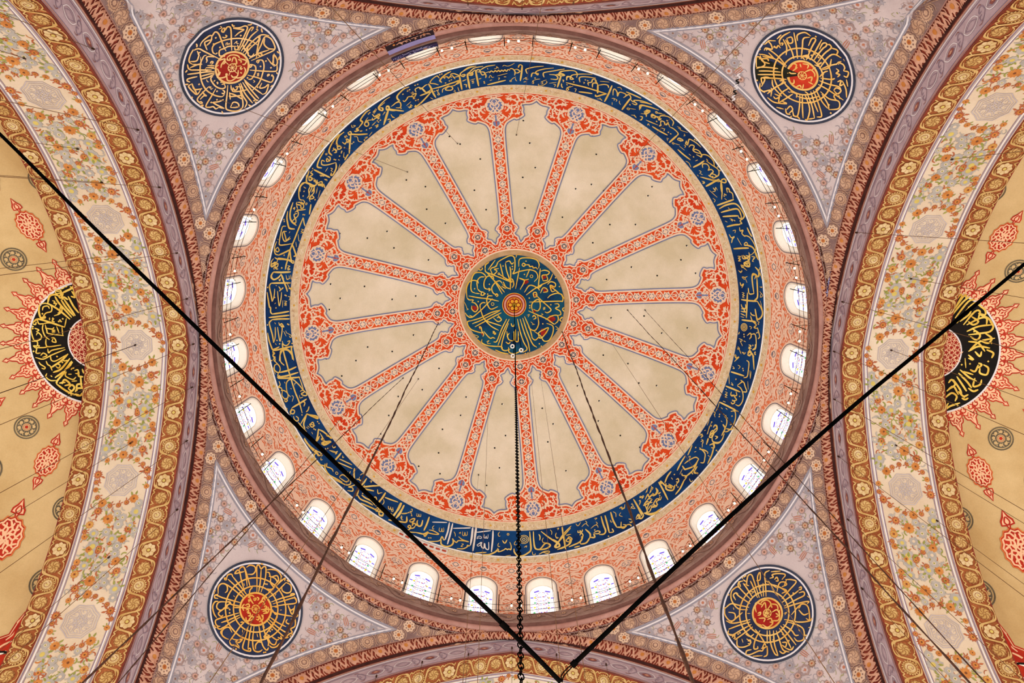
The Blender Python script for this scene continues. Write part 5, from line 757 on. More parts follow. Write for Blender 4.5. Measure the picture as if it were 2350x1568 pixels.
    for u in (hp,):
        for z in (37.42, 36.55, 35.56):
            L = SW.local(u, z); fan(p, SW, L([(.36, .05), (.16, .2), (0, .3), (-.16, .2), (-.36, .05), (-.16, -.18), (0, -.32), (.16, -.18)]), (u, z), .028, PEACH)
            if z == 36.55: continue
            for s in (1, -1):
                stroke(p, SW, L([(s*.04, .18), (s*.15, .16), (s*.24, .02), (s*.16, -.06), (s*.06, .02), (s*.12, .08)]), .032, .034, GREYO)
                stroke(p, SW, L([(s*.03, -.12), (s*.10, -.20), (s*.16, -.16)]), .04, .034, GREYO, curve=False)
            fan(p, SW, L([(.05, -.12), (0, -.07), (-.05, -.12), (0, -.18)]), L([(0, -.12)])[0], .036, GREYO)
    return p.mesh('drum_painting')
dp = drum_paint()
wall = empty('wall_drum'); tag(wall, 'orange arabesque painted drum wall between the blue inscription and the windows', 'wall', kind='structure')
for k in range(NW):
    a = (k+.5)*DW; link('drum_bay', drum_bay, wall, a); link('drum_painting', dp, wall, a)
# red link pattern of an uncovered older border (lower left of the band)
p = Paint()
for i in range(8):
    a = math.radians(106.2+i*1.55); u = a*UW; L = SW.local(u, 39.22)
    fan(p, SW, L([(-.17, -.15), (.17, -.15), (.17, .17), (-.17, .17)]), (u, 39.22), .036, WHITE)
    fan(p, SW, L([(-.12, 0), (-.09, .06), (.09, .06), (.12, 0), (.09, -.06), (-.09, -.06)]), (u, 39.22), .042, mat('link_red', (196,84,60)))
    stroke(p, SW, L([(-.17, .16), (0, .12), (.17, .16)]), .02, .044, LILACD)
tag(p.obj('uncovered_border', wall), 'white patch with red chain links in the border')

# window parts (shared by 28 windows)
SG = Surf(lambda u, z: ((np.interp(z, ZP, RP)+.30)*np.cos(u/UW), (np.interp(z, ZP, RP)+.30)*np.sin(u/UW), z+0*u), inner=(0, 0, 36.))
GL = gothic(.57, 37.30, 37.90, 34.3)
p = Paint(); A = SW.P(WIN[:, 0], WIN[:, 1], .0); n = len(WIN); i = np.arange(n); j = (i+1) % n
MIDo = gothic(.63, 37.30, 37.97, 34.25); SM = Surf(lambda u, z: ((np.interp(z, ZP, RP)+.12)*np.cos(u/UW), (np.interp(z, ZP, RP)+.12)*np.sin(u/UW), z+0*u), inner=(0, 0, 36.))
B = SM.P(MIDo[:, 0], MIDo[:, 1]); C_ = SG.P(GL[:, 0], GL[:, 1])
p.add(np.vstack([A, B, C_]), np.vstack([np.stack([i, j, n+j, n+i], 1), np.stack([n+i, n+j, 2*n+j, 2*n+i], 1)]), BONE); m_reveal = p.mesh('reveal', False)
p = Paint(); area(p, SG, GL, 0., GLASS, .3); m_glass = p.mesh('glass')
p = Paint(); stroke(p, SG, GL*np.array([.985, 1]), .05, .02, BONE, True, curve=False)
for z in (35.0, 35.7, 36.4, 37.05): stroke(p, SG, [(-.52, z), (.52, z)], .012, .012, mat('lead_bar', (214,210,206)), curve=False)
m_frame = p.mesh('frame')
def quadp(x0, y0, w, h, a): return rot([(-w/2, -h/2), (w/2, -h/2), (w/2, h/2), (-w/2, h/2)], a)+np.array([x0, y0])
def gp(x, y): return (x-1715)/10.455/50., 38.1-(y-565)*.00304-.05
panes = {}
def pane_mesh(nm, items, m_):
    p = Paint()
    for P_ in items: P_ = np.asarray(P_); fan(p, SG, P_, P_.mean(0), .03, m_)
    return p.mesh(nm)
vb = []
for x, y, a in ((1570, 780, .42), (1835, 755, -.38)): x, y = gp(x, y); vb.append(pane_mesh('violet_bar', [quadp(x, y, .26, .105, a)], VIOL))
side = pane_mesh('side_panes', [quadp(*gp(x, y), .14, .095, .05) for x, y in ((1475, 968), (1955, 916))], VIOL)
side2 = pane_mesh('pale_side_panes', [quadp(*gp(x, y), .13, .09, .05) for x, y in ((1495, 1245), (1980, 1195), (1490, 1420), (1975, 1400))], PALE)
yel = pane_mesh('yellow_panes', [circ(.058, 8)*np.array([1, 1.3])+gp(x, y) for x, y in ((1555, 955), (1880, 915), (1578, 1240), (1900, 1200), (1570, 1480), (1890, 1470))], YEL)
grn = pane_mesh('green_panes', [circ(.054, 7)*np.array([1, 1.3])+gp(x, y) for x, y in ((1565, 1100), (1890, 1065), (1588, 1385), (1915, 1350))], GRN)
rnd = random.Random(4); rb = []; vbits = []
for cy in (850, 960, 1075, 1190, 1300, 1410, 1500):
    for k in range(14):
        a = k*2*PI/14; x = 1720+math.cos(a)*(150 if k % 3 else 105); y = cy+math.sin(a)*62; X, Y = gp(x, y)
        (rb if k % 2 == 0 else vbits).append(quadp(X, Y, .075, .042, -a+PI/2+.4))
for k in range(7): x, y = gp(1720+rnd.uniform(-60, 60), 820+k*100); vbits.append(quadp(x, y, .05, .02, .2))
redm = pane_mesh('small_red_panes', rb, REDP); viom = pane_mesh('small_violet_panes', vbits, VIOL)
for k in range(NW):
    a = (k+.5)*DW; w = empty('window_%d' % (k+1), (0, 0, 0), a)
    w['kind'] = 'structure'; w['category'] = 'window'
    w['label'] = 'pointed stained glass window of the drum ring '+clock(a)
    link('reveal', m_reveal, w); g = link('glass', m_glass, w); link('frame', m_frame, w)
    for q in vb: link('pane', q, g)
    for q, nm in ((side, 'violet_panes'), (side2, 'pale_panes'), (yel, 'yellow_panes'), (grn, 'green_panes'), (redm, 'red_panes'), (viom, 'small_panes')): tag(link(nm, q, g), kind='stuff')

# ================================================================== CORNICE
def revolve(pt, prof, m, n=225):
    prof = np.asarray(prof, float); a = np.linspace(0, 2*PI, n); V = np.stack([prof[:, 0][None]*np.cos(a)[:, None], prof[:, 0][None]*np.sin(a)[:, None], np.broadcast_to(prof[:, 1][None], (n, len(prof)))], -1)
    k = len(prof); i, j = np.meshgrid(np.arange(n-1), np.arange(k-1), indexing='ij'); q = (i*k+j).ravel(); pt.add(V.reshape(-1, 3), np.stack([q, q+1, q+k+1, q+k], 1), m)
cor = empty('trim_1'); tag(cor, 'ring cornice with carved leaf scrolls under the drum windows', 'cornice', kind='structure')
p = Paint(); revolve(p, [(12.55, 33.34), (11.66, 33.34), (11.60, 33.30), (11.585, 33.2), (11.60, 32.62), (11.62, 32.56)], CORN); p.obj('frieze', cor)
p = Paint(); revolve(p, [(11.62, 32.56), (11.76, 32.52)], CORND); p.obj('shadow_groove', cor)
p = Paint(); revolve(p, [(11.76, 32.52)]+[(11.80-.07*math.sin(t), 32.54-.26*t/PI) for t in np.linspace(0.2, PI, 8)]+[(11.86, 32.26)], PINKM); p.obj('round_moulding', cor)
p = Paint(); revolve(p, [(11.86, 32.26)]+[(11.86+.14*t-.05*math.sin(PI*t), 32.26-.26*t) for t in np.linspace(.1, 1, 6)]+[(12.0, 31.96)], RUST); p.obj('leaf_moulding', cor)
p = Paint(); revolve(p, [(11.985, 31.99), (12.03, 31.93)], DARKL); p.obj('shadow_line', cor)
SC1 = Surf(lambda u, z: (11.59*np.cos(u/11.6), 11.59*np.sin(u/11.6), z+0*u), inner=(0, 0, 32.9))
def cornice_leaf():
    p = Paint(); n = 12; per = 2*PI*11.6/16/2
    for s, u0 in ((1, 0), (-1, per)):
        L = lambda A: np.c_[np.array(A)[:, 0]+u0, np.array(A)[:, 1]]
        stroke(p, SC1, L([(0, 32.7), (.4, 32.72), (.9, 33.15), (1.4, 33.2), (1.9, 32.95), (2.28, 32.7)]), .03, .012, CORND)
        for x, z, a in ((.35, 32.95, .5), (.7, 33.1, .2), (1.0, 32.85, -.4), (1.35, 32.78, .1), (1.6, 33.05, .9), (1.95, 32.8, -.2)):
            for k in range(3): stroke(p, SC1, L(np.array([(x, z)])+rot([(-.16, -.02+.045*k), (0, .05+.045*k), (.18, .0+.045*k)], a)), .016, .012, rn_.choice([CORND, TAN]), k=3)
        for x, z in ((.1, 33.0), (1.15, 33.02)): 
            c = (x+u0, z); Lc = SC1.local(*c); fan(p, SC1, Lc(teeth(.13, 9, .3)), c, .01, CORND); fan(p, SC1, Lc(teeth(.10, 9, .3)), c, .014, TAN); fan(p, SC1, Lc(circ(.035, 8)), c, .018, CORND)
        stroke(p, SC1, L([(0, 32.66), (per, 32.66)]), .02, .012, CORND, curve=False)
    return p.mesh('carved_scroll')
rn_ = random.Random(2); ml = cornice_leaf()
for k in range(16): link('carved_scroll', ml, cor, k*2*PI/16)
def leaf_run(p, S, n, per, v0, h, rr, flower=6, m1=LEAF, m2=FOR):
    """diagonal cream leaves with an orange flower now and then along a moulding (u along, v across)"""
    for i in range(n):
        u = i*per; L = S.local(u, v0)
        if i % flower == 0:
            fan(p, S, L(teeth(h*.42, 9, .3)), L([(0, 0)])[0], .03, m1); fan(p, S, L(circ(h*.16, 8)), L([(0, 0)])[0], .036, m2); continue
        s = 1 if i % 2 else -1
        stroke(p, S, L([(-per*.7, -s*h*.36), (-per*.2, -s*h*.1), (per*.2, s*h*.22), (per*.65, s*h*.34)]), h*.24, .026, m1, taper=.7, k=3)
        stroke(p, S, L([(-per*.3, s*h*.34), (0, s*h*.12), (per*.1, s*h*.3)]), h*.13, .028, m1, taper=.6, k=3)
        stroke(p, S, L([(per*.0, -s*h*.36), (per*.3, -s*h*.2), (per*.2, -s*h*.02)]), h*.11, .028, m1, taper=.6, k=3)
SM1 = Surf(lambda u, t: ((11.86+.14*t-.05*np.sin(PI*t))*np.cos(u/11.93), (11.86+.14*t-.05*np.sin(PI*t))*np.sin(u/11.93), 32.26-.30*t), inner=(0, 0, 25.))
p = Paint(); leaf_run(p, SM1, 24, 2*PI*11.93/16/24, .5, .30, None, 6); lm = p.mesh('leaf_carving')
for k in range(16): link('leaf_carving', lm, cor, k*2*PI/16)
# dark blue patch of an uncovered older paint layer on the frieze
p = Paint(); a0 = math.radians(-109.6)
grid(p, SC1, np.linspace((a0-.078)*11.6, (a0+.078)*11.6, 7), [32.58, 32.9, 33.28], .03, mat('uncovered_blue', (34,30,92), (22,18,66), scale=2))
SM2 = Surf(lambda u, t: ((11.72+.22*t)*np.cos(u/11.8), (11.72+.22*t)*np.sin(u/11.8), 32.52-.5*t), inner=(0, 0, 25.))
grid(p, SM2, np.linspace((a0-.078)*11.8, (a0+.078)*11.8, 7), [0., .45], .05, mat('uncovered_lilac', (150,140,190))); grid(p, SM2, np.linspace((a0-.078)*11.8, (a0+.078)*11.8, 7), [.45, 1.], .05, mat('uncovered_black', (40,26,34)))
rr = random.Random(6)
for k in range(34):
    u = rr.uniform((a0-.07)*11.6, (a0+.07)*11.6); z = rr.uniform(32.68, 33.2); stroke(p, SC1, SC1.local(u, z)(rot([(-.12, 0), (-.03, .05), (.05, .04), (.12, -.04)], rr.uniform(-PI, PI))), .03, .04, mat('uncovered_pale_scroll', (170,176,226)), taper=.5)
for k in range(12):
    u = rr.uniform((a0-.07)*11.8, (a0+.07)*11.8); stroke(p, SM2, SM2.local(u, .72)(rot([(-.12, 0), (0, .05), (.1, -.03)], rr.uniform(-1, 1))), .03, .06, LEAF, taper=.5)
L = SC1.local((a0+.035)*11.6, 33.05); fan(p, SC1, L(teeth(.10, 8, .35)), L([(0, 0)])[0], .045, FOR)
tag(p.obj('uncovered_patch', cor), 'dark blue patch of older painting on the ring cornice')
# ================================================================== GREAT ARCHES, PENDENTIVES, HALF DOMES (one of each, copied round)
BB, EE, ZS, RA = 12.07, 2.86, 17.415, 15.08; RI = RA-1.21
def arch_pt(R, s):
    """pointed arch of radius R: s = length from the apex measured on the inner curve"""
    f0 = np.arcsin(EE/R); f = f0+np.abs(s)/RI; return np.sign(s)*(-EE+R*np.sin(f)), ZS+R*np.cos(f)
def zarch(y): return ZS+np.sqrt(np.maximum(RA**2-(np.abs(y)+EE)**2, .01))
def pend_z(x, y):
    x = np.abs(x); y = np.abs(y); m = np.maximum(x, y); n = np.minimum(x, y); r = np.hypot(x, y)
    zs = 20.44+np.sqrt(np.maximum(16.66**2-r**2, .01)); rb = r*BB/np.maximum(m, 1e-6); zb = 20.44+np.sqrt(np.maximum(16.66**2-rb**2, .01))
    t = (r-11.95)/np.maximum(rb-11.95, 1e-3); return zs+np.clip(t, 0, 1.1)**6*(zarch(n*BB/m)-zb)
SP = Surf(lambda x, y: (x, y, pend_z(x, y)), inner=(0, 0, 20.))
SF = Surf(lambda s, q: (BB+0*s, *arch_pt(RI+q, s)), inner=(0, 0, 28.))                 # lilac face, q up
def soff(s, w): y, z = arch_pt(RI, s); return BB+w, y+0*w, z+0*w
SS = Surf(soff, inner=(14, 0, 18.))                                                       # underside, w across
SMAX = 17.2; sg = np.r_[np.linspace(-SMAX, 0, 60), np.linspace(0, SMAX, 60)[1:]]
def strip(w0, w1, m, off=0.): p = Paint(); grid(p, SS, sg, np.linspace(w0, w1, 3), off, m); return p
arch = empty('great_arch')
p = Paint(); grid(p, SF, sg, np.linspace(0, 1.21, 3), 0., LILAC); 
for q, w, m in ((.02, .05, RUST), (.10, .05, PINKM), (.16, .02, LILACD), (.92, .03, LILACD), (1.02, .05, PENDL), (1.12, .05, LEAF), (1.19, .06, RUST)): grid(p, SF, sg, [q-w/2, q+w/2], .012, m)
face = p.obj('lilac_face', arch)
p = Paint(); BRN = mat('brown_almond', (150,92,84), (120,66,60), scale=4)
for i in range(-15, 16):
    s = i*1.06+(.0 if i else 0); L = SF.local(s if s else .001, .54)
    for sx in (1, -1): stroke(p, SF, L([(-.36, 0), (-.2, sx*.15), (0, sx*.19), (.2, sx*.15), (.36, 0)]), .026, .02, PENDL); stroke(p, SF, L([(-.28, 0), (0, sx*.12), (.28, 0)]), .018, .02, LILACD)
    if i % 2: fan(p, SF, L([(-.2, 0), (-.08, .09), (.08, .09), (.2, 0), (.08, -.09), (-.08, -.09)]), L([(0, 0)])[0], .018, BRN); fan(p, SF, L([(-.1, 0), (0, .045), (.1, 0), (0, -.045)]), L([(0, 0)])[0], .024, LEAF)
    L = SF.local(s+.53, .54)
    for sx in (1, -1): stroke(p, SF, L([(-.15, -sx*.02), (-.05, sx*.16), (.08, sx*.2), (.14, sx*.06), (.02, sx*.05)]), .03, .02, LILACD, taper=.4); stroke(p, SF, L([(0, sx*.22), (.08, sx*.28), (.2, sx*.26)]), .022, .02, BRN, taper=.4)
p.obj('face_painting', face)
# underside strips
g1 = strip(0, .75, GOLDB).obj('gold_border', arch); fl = strip(.75, 3.05, SOFF).obj('floral_strip', arch); g2 = strip(3.05, 3.8, GOLDB).obj('gold_border', arch)
p = Paint()
for w, d, m in ((.03, .05, RUST), (.74, .04, RUST), (.82, .05, LILACD), (.90, .04, PENDL), (.95, .03, LILACD), (2.84, .03, LILACD), (2.90, .04, PENDL), (2.98, .05, LILACD), (3.06, .04, RUST), (3.77, .05, RUST)): grid(p, SS, sg, [w-d/2, w+d/2], .012, m)
p.obj('edge_lines', arch)
def gold_scroll(w0, flip):
    p = Paint(); pit = .625; n = int(15.5/pit)
    for i in range(-n, n+1):
        s = i*pit; L = SS.local(s if i else .001, w0+.375); t = i % 4; sd = flip*(1 if i % 2 else -1)
        if t == 0:      # lobed pale flower
            fan(p, SS, L(lobes(.245, 8, .10)), L([(0, 0)])[0], .026, GOLDD); fan(p, SS, L(lobes(.225, 8, .10)), L([(0, 0)])[0], .032, GOLDF); fan(p, SS, L(circ(.085, 10)), L([(0, 0)])[0], .038, GOLDD); fan(p, SS, L(circ(.055, 8)), L([(0, 0)])[0], .044, FYE)
            for k in range(8): a = k*PI/4+.39; stroke(p, SS, L(rot([(.10, 0), (.19, 0)], a)), .014, .04, GOLDL, curve=False)
        elif t == 2:    # toothed flower
            fan(p, SS, L(teeth(.27, 18, .22)), L([(0, 0)])[0], .026, GOLDL); stroke(p, SS, L(circ(.19, 18)), .02, .032, GOLDD, True, curve=False); fan(p, SS, L(teeth(.16, 12, .15)), L([(0, 0)])[0], .034, GOLDF)
            stroke(p, SS, L([(.0, .02), (.06, .04), (.02, .10), (-.07, .06), (-.07, -.05), (.03, -.1), (.11, -.02)]), .016, .04, GOLDD); fan(p, SS, L(circ(.03, 6)), L([(0, 0)])[0], .042, FYE)
        else:           # whorl
            fan(p, SS, L(lobes(.215, 12, .05, 3)), L([(0, 0)])[0], .026, GOLDL); stroke(p, SS, L(circ(.20, 18)), .018, .032, GOLDD, True, curve=False)
            for k in range(7): a = k*2*PI/7; stroke(p, SS, L(rot([(.03, 0), (.09, .04), (.16, .02), (.18, -.03)], a)), .016, .034, GOLDD)
        # S scroll to the next flower
        for k, wd in ((0, .06), (1, .035)):
            o_ = .075*k; stroke(p, SS, L([(.05, -sd*(.34-o_)), (.22, -sd*(.27-o_)), (.315, 0-o_*.4), (.40, sd*(.27-o_)), (.56, sd*(.33-o_))]), wd, .03, GOLDL, taper=.6)
        stroke(p, SS, L([(.12, sd*.33), (.2, sd*.25), (.26, sd*.31), (.34, sd*.22)]), .04, .028, GOLDL, taper=.5); stroke(p, SS, L([(.36, -sd*.33), (.42, -sd*.24), (.5, -sd*.3)]), .04, .028, GOLDL, taper=.5)
        for sx in (1, -1): stroke(p, SS, L([(-.22, sx*.2), (-.13, sx*.31), (.02, sx*.335), (.14, sx*.3)]), .028, .028, GOLDL, taper=.5)
        stroke(p, SS, L([(-.26, -.02), (-.29, .1), (-.25, .2)]), .025, .028, GOLDD, taper=.5)
    return p
gold_scroll(0, 1).obj('scroll_painting', g1); gold_scroll(3.05, -1).obj('scroll_painting', g2)
def flower(p, S, s, w, kind, q, a=0., lift=0.):
    q = q*1.28; L = S.local(s, w); c = L([(0, 0)])[0]; o = .014+lift
    if kind == 'O': fan(p, S, L(teeth(q, 12, .26, a)), c, o, FOR); fan(p, S, L(circ(q*.62, 12)), c, o+.004, FYE if int(q*1000) % 2 else FOR); fan(p, S, L(lobes(q*.5, 6, .12, 3, a)), c, o+.006, FOR); fan(p, S, L(circ(q*.22, 7)), c, o+.010, FDK)
    elif kind == 'R': fan(p, S, L(teeth(q, 11, .32, a)), c, o, FRU); fan(p, S, L(circ(q*.5, 8)), c, o+.005, FOR); fan(p, S, L(circ(q*.2, 6)), c, o+.009, FDK)
    elif kind == 'G': fan(p, S, L(lobes(q, 9, .12, 3, a)), c, o, FGY); fan(p, S, L(circ(q*.45, 8)), c, o+.004, FYE); leafs(p, S, L, q, a, o+.006, FGR, 3)
    else: fan(p, S, L(lobes(q, 8, .14, 3, a)), c, o, FGY); fan(p, S, L(circ(q*.4, 7)), c, o+.004, SOFF); fan(p, S, L(circ(q*.2, 6)), c, o+.006, FGR)
    if kind in 'OR': leafs(p, S, L, q, a+2.2, o-.003, FRU if kind == 'R' else FGR, 2)
def leafs(p, S, L, q, a, o, m, n):
    for k in range(n):
        B = rot(np.array([(.8, 0), (1.1, .22), (1.45, .12), (1.75, 0), (1.4, -.2), (1.1, -.16)])*q, a+k*.75); fan(p, S, L(B), L([B.mean(0)])[0], o, m)
CELL = [(1.40,.16,'O',.16),(1.13,.57,'R',.13),(1.62,.74,'O',.12),(1.78,1.09,'O',.10),(1.87,.85,'R',.08),(2.39,.43,'G',.17),(2.11,-.15,'G',.14),(1.87,.11,'g',.11),(1.93,.52,'G',.12),(1.59,-.25,'g',.13),(1.13,-.76,'G',.15),(.82,-.79,'g',.11),(1.34,-.34,'g',.11),(1.31,.97,'g',.14),(.91,.90,'G',.14),(2.36,-.40,'g',.12),
 (2.42,.90,'R',.13),(2.5,.52,'O',.11),(2.45,.2,'R',.10),(2.25,-.12,'R',.09),(2.1,-.5,'O',.13),(1.75,-.62,'R',.12),(1.62,-.66,'G',.09),(1.80,-.86,'g',.09),(1.0,.3,'g',.09),(1.2,-.12,'g',.10),(1.55,1.0,'G',.09),(2.2,.98,'g',.09),(2.0,-.92,'G',.10),(2.05,.8,'O',.10)]
p = Paint(); gs = mat('grey_interlace', (190,176,172), (172,158,158), scale=3)
rr = random.Random(9); MS = 5.0
for mI in range(-3, 4):
    s0 = mI*MS
    if abs(s0) > 14: pass
    L = SS.local(s0 if mI else .001, 1.9); c = L([(0, 0)])[0]
    if abs(s0) < 15.5:
        for rad, wd in ((.60, .038), (.52, .026), (.44, .022)): stroke(p, SS, L(teeth(rad, 8, .11, .39)), wd, .016, gs, True, curve=False)
        for k in range(8):
            a = k*PI/4
            stroke(p, SS, L(rot([(.40, -.03), (.33, -.11), (.24, -.08), (.22, .02), (.30, .08), (.38, .13)], a)), .024, .016, gs); stroke(p, SS, L(rot([(.20, -.10), (.13, -.02), (.16, .07), (.25, .12)], a)), .022, .016, gs)
            stroke(p, SS, L(rot([(.10, .0), (.17, .04), (.21, 0), (.17, -.04)], a)), .018, .017, gs, True); stroke(p, SS, L(rot([(.30, -.02), (.34, .03), (.40, .02)], a)), .02, .018, gs)
        for k in range(4): a = k*PI/2; stroke(p, SS, L(rot([(.02, 0), (.07, .05), (.12, 0), (.07, -.05)], a)), .018, .018, gs, True)
        for k in range(20):
            a = k*2*PI/20+.1
            if k in (3, 13): continue
            q = np.array([math.cos(a), math.sin(a)])*(.92+.05*math.sin(3*a)); u = L([q])[0]; flower(p, SS, u[0], u[1], 'ORO'[k % 3] if k % 2 == 0 else 'R', (.135 if k % 4 == 0 else .085), a)
    for sx in (1, -1):
        for ds, dw, kd, q in CELL:
            if ds > 2.5: continue
            s = s0+sx*ds; w = 1.9+dw*(1 if (mI % 2 == 0) else -1)*sx
            if abs(s) > 16.5 or not 1.03 < w < 2.77: continue
            flower(p, SS, s, w, kd, q, rr.uniform(0, 6), rr.uniform(0, .004)); 
        for _ in range(130):
            s = s0+sx*rr.uniform(.2, 2.5); w = 1.9+rr.uniform(-.85, .85); d = math.hypot(s-s0, w-1.9)
            if d < 1.05 or abs(s) > 16.5: continue
            m_ = rr.choice([FGY, FGY, FGR, FGR, FRU, FOR, FGY]); L2 = SS.local(s, w); stroke(p, SS, L2(rot([(-.09, 0), (-.02, .04), (.05, .03), (.1, -.02)], rr.uniform(-PI, PI))), rr.uniform(.025, .05), .013, m_, taper=.6, k=2)
p.obj('floral_painting', fl)
# rust moulding with leaves along the pendentive edge
def edge_xy(s, d): y, z = arch_pt(RA, s); return BB-d+0*s, y+0*d
def mould(s, q):
    x, y = edge_xy(s, .27*q); z = pend_z(x, np.clip(y, -BB, BB)); b = .16*np.sin(PI*q); return x-b*.6, y, z-b*.8
SMo = Surf(mould, inner=(0, 0, 20.))
p = Paint(); sm = np.r_[np.linspace(-15.4, 0, 70), np.linspace(0, 15.4, 70)[1:]]; grid(p, SMo, sm, np.linspace(-.02, 1.02, 7), 0., RUST); grid(p, SMo, sm, [-.03, .06, .14], .02, DARKL); grid(p, SMo, sm, [.92, 1.02], .02, PINKM); mo = p.obj('leaf_moulding', arch)
p = Paint()
for s_ in (1, -1):
    S2 = Surf(lambda u, v: mould(s_*u+0*v, v), inner=(0, 0, 20.)); n = 92
    for i in range(n):
        u = .08+i*.165; P0, pu, pv, _ = S2.frame(np.array([u]), np.array([.5])); h = min(.62, float(np.linalg.norm(pv[0])))
        L = S2.local(u, .5); s3 = 1 if i % 2 else -1
        if i % 6 == 0: fan(p, S2, L(teeth(h*.36, 9, .3)), L([(0, 0)])[0], .03, LEAF); fan(p, S2, L(circ(h*.13, 8)), L([(0, 0)])[0], .036, FOR)
        else:
            stroke(p, S2, L([(-.12, -s3*h*.34), (-.03, -s3*h*.1), (.04, s3*h*.2), (.12, s3*h*.34)]), .075, .026, LEAF, taper=.7, k=3)
            stroke(p, S2, L([(-.05, s3*h*.34), (0, s3*h*.14), (.03, s3*h*.28)]), .04, .028, LEAF, taper=.6, k=3); stroke(p, S2, L([(.02, -s3*h*.36), (.06, -s3*h*.2), (.03, 0)]), .035, .028, LEAF, taper=.6, k=3)
p.obj('leaf_carving', mo)
# unseen wall added over the arch edge, stops sky light at the half-dome gap
p = Paint(); y, z = arch_pt(RI, sg); V = np.vstack([np.c_[y*0+15.87, y, z], np.c_[y*0+15.87, y*1.0, np.maximum(z+.3, 34+0*z)]]); n = len(sg); i = np.arange(n-1)
p.add(V, np.stack([i, i+1, n+i+1, n+i], 1), SEMI); p.obj('light_block_wall', arch)
tag(arch, 'great pointed arch right of the dome with gold bordered floral underside', 'arch', kind='structure')
for k, lb in ((1, 'great pointed arch at the lower edge with lilac face and gold scroll border'), (2, 'great pointed arch left of the dome with gold bordered floral underside'), (3, 'great pointed arch at the upper edge with lilac face above the dome')):
    c = copy_tree(arch); c.rotation_euler = (0, 0, k*PI/2); c['label'] = lb

# ---- pendentive (quadrant +x +y)
pend = empty('wall_pendentive')
def quad_pts():
    a = np.linspace(0, PI/2, 41); return a
p = Paint(); th = np.linspace(0.0, PI/2, 73); tt = np.linspace(0, 1, 26)**1.0
T, A = np.meshgrid(tt, th, indexing='ij'); rb = BB/np.maximum(np.cos(A), np.sin(A)); R = 11.93+(rb-11.93)*T; X = R*np.cos(A); Y = R*np.sin(A)
P_ = SP.P(X.ravel(), Y.ravel()); a, b = T.shape; i, j = np.meshgrid(np.arange(a-1), np.arange(b-1), indexing='ij'); k = (i*b+j).ravel()
p.add(P_, np.stack([k, k+1, k+b+1, k+b], 1), PENDG); pl = p.obj('plaster_field', pend)
# mauve border bands: along the ring (angle, r) and along both arches (s, q)
SR = Surf(lambda u, v: (v*np.cos(u/12.2), v*np.sin(u/12.2), pend_z(v*np.cos(u/12.2), v*np.sin(u/12.2))), inner=(0, 0, 20.))
def side_f(flip):
    def f(s, q):
        x, y = edge_xy(s, .27+.33*q); z = pend_z(x, np.minimum(y, BB))
        return (y, x, z) if flip else (x, y, z)
    return f
SE = [Surf(side_f(False), inner=(0, 0, 20.)), Surf(side_f(True), inner=(0, 0, 20.))]
p = Paint(); aL = .012; grid(p, SR, np.linspace(aL*12.2, (PI/2-aL)*12.2, 61), [11.97, 12.1, 12.22, 12.34], .014, MAUVE)
for S in SE:
    ss = np.linspace(1.2, 14.6, 60); U, V = np.meshgrid(ss, [0, .35, .7, 1.], indexing='ij'); Q = S.P(U.ravel(), V.ravel(), .012)
    a, b = U.shape; i, j = np.meshgrid(np.arange(a-1), np.arange(b-1), indexing='ij'); k = (i*b+j).ravel(); F = np.stack([k, k+1, k+b+1, k+b], 1)
    r = np.hypot(Q[:, 0], Q[:, 1]); ok = (r[F] > 11.97).all(1) & (np.maximum(Q[:, 0], Q[:, 1])[F] < 12.3).all(1) & ((np.minimum(Q[:, 0], Q[:, 1]))[F] < 11.9).all(1)
    p.add(Q, F[ok], MAUVE)
bd = p.obj('mauve_border', pend)
p = Paint()
def disc(S, u, v, q, t, a=0.):
    L = S.local(u, v); c = L([(0, 0)])[0]
    if t == 0:
        fan(p, S, L(circ(q*1.08, 16)), c, .022, TAND); fan(p, S, L(lobes(q, 8, .1)), c, .027, mat('rosette_pale', (222,188,160), var=.1))
        for k in range(8): b_ = k*PI/4+a; fan(p, S, L(rot(circ(q*.13, 5)+(q*.62, 0), b_)), L(rot([(q*.62, 0)], b_))[0], .033, TAND)
        fan(p, S, L(circ(q*.34, 10)), c, .033, FOR); fan(p, S, L(circ(q*.17, 7)), c, .038, FRU)
    elif t == 2:
        fan(p, S, L(teeth(q*1.05, 16, .16)), c, .022, TAN); stroke(p, S, L(circ(q*.72, 16)), .018, .027, TAND, True, curve=False); fan(p, S, L(teeth(q*.5, 9, .25)), c, .03, TAND); fan(p, S, L(circ(q*.3, 8)), c, .034, TAN)
    else:
        fan(p, S, L(circ(q, 16)), c, .022, TAN)
        for k in range(6): stroke(p, S, L(rot([(q*.12, 0), (q*.4, q*.2), (q*.75, q*.05), (q*.85, -q*.2)], k*PI/3+a)), .016, .027, TAND)
        stroke(p, S, L(circ(q*.92, 16)), .014, .027, TAND, True, curve=False)
def crescents(S, u, v, q, du, m_=TAN):
    L = S.local(u, v)
    for sx in (1, -1):
        for k in range(3): o_ = 1.12+.16*k; stroke(p, S, L(rot([(q*o_*math.cos(t), q*o_*math.sin(t)) for t in np.linspace(-.75, .75, 5)], 0 if sx > 0 else PI)), .017, .02, m_ if k % 2 == 0 else TAND, k=2)
pit = .66; nR = int((PI/2*12.2-3.0)/pit)
for i in range(nR+1):
    u = 1.5+i*(PI/2*12.2-3.0)/nR; disc(SR, u, 12.155, .225, i % 4 if i % 4 != 3 else 1, i); crescents(SR, u, 12.155, .23, pit)
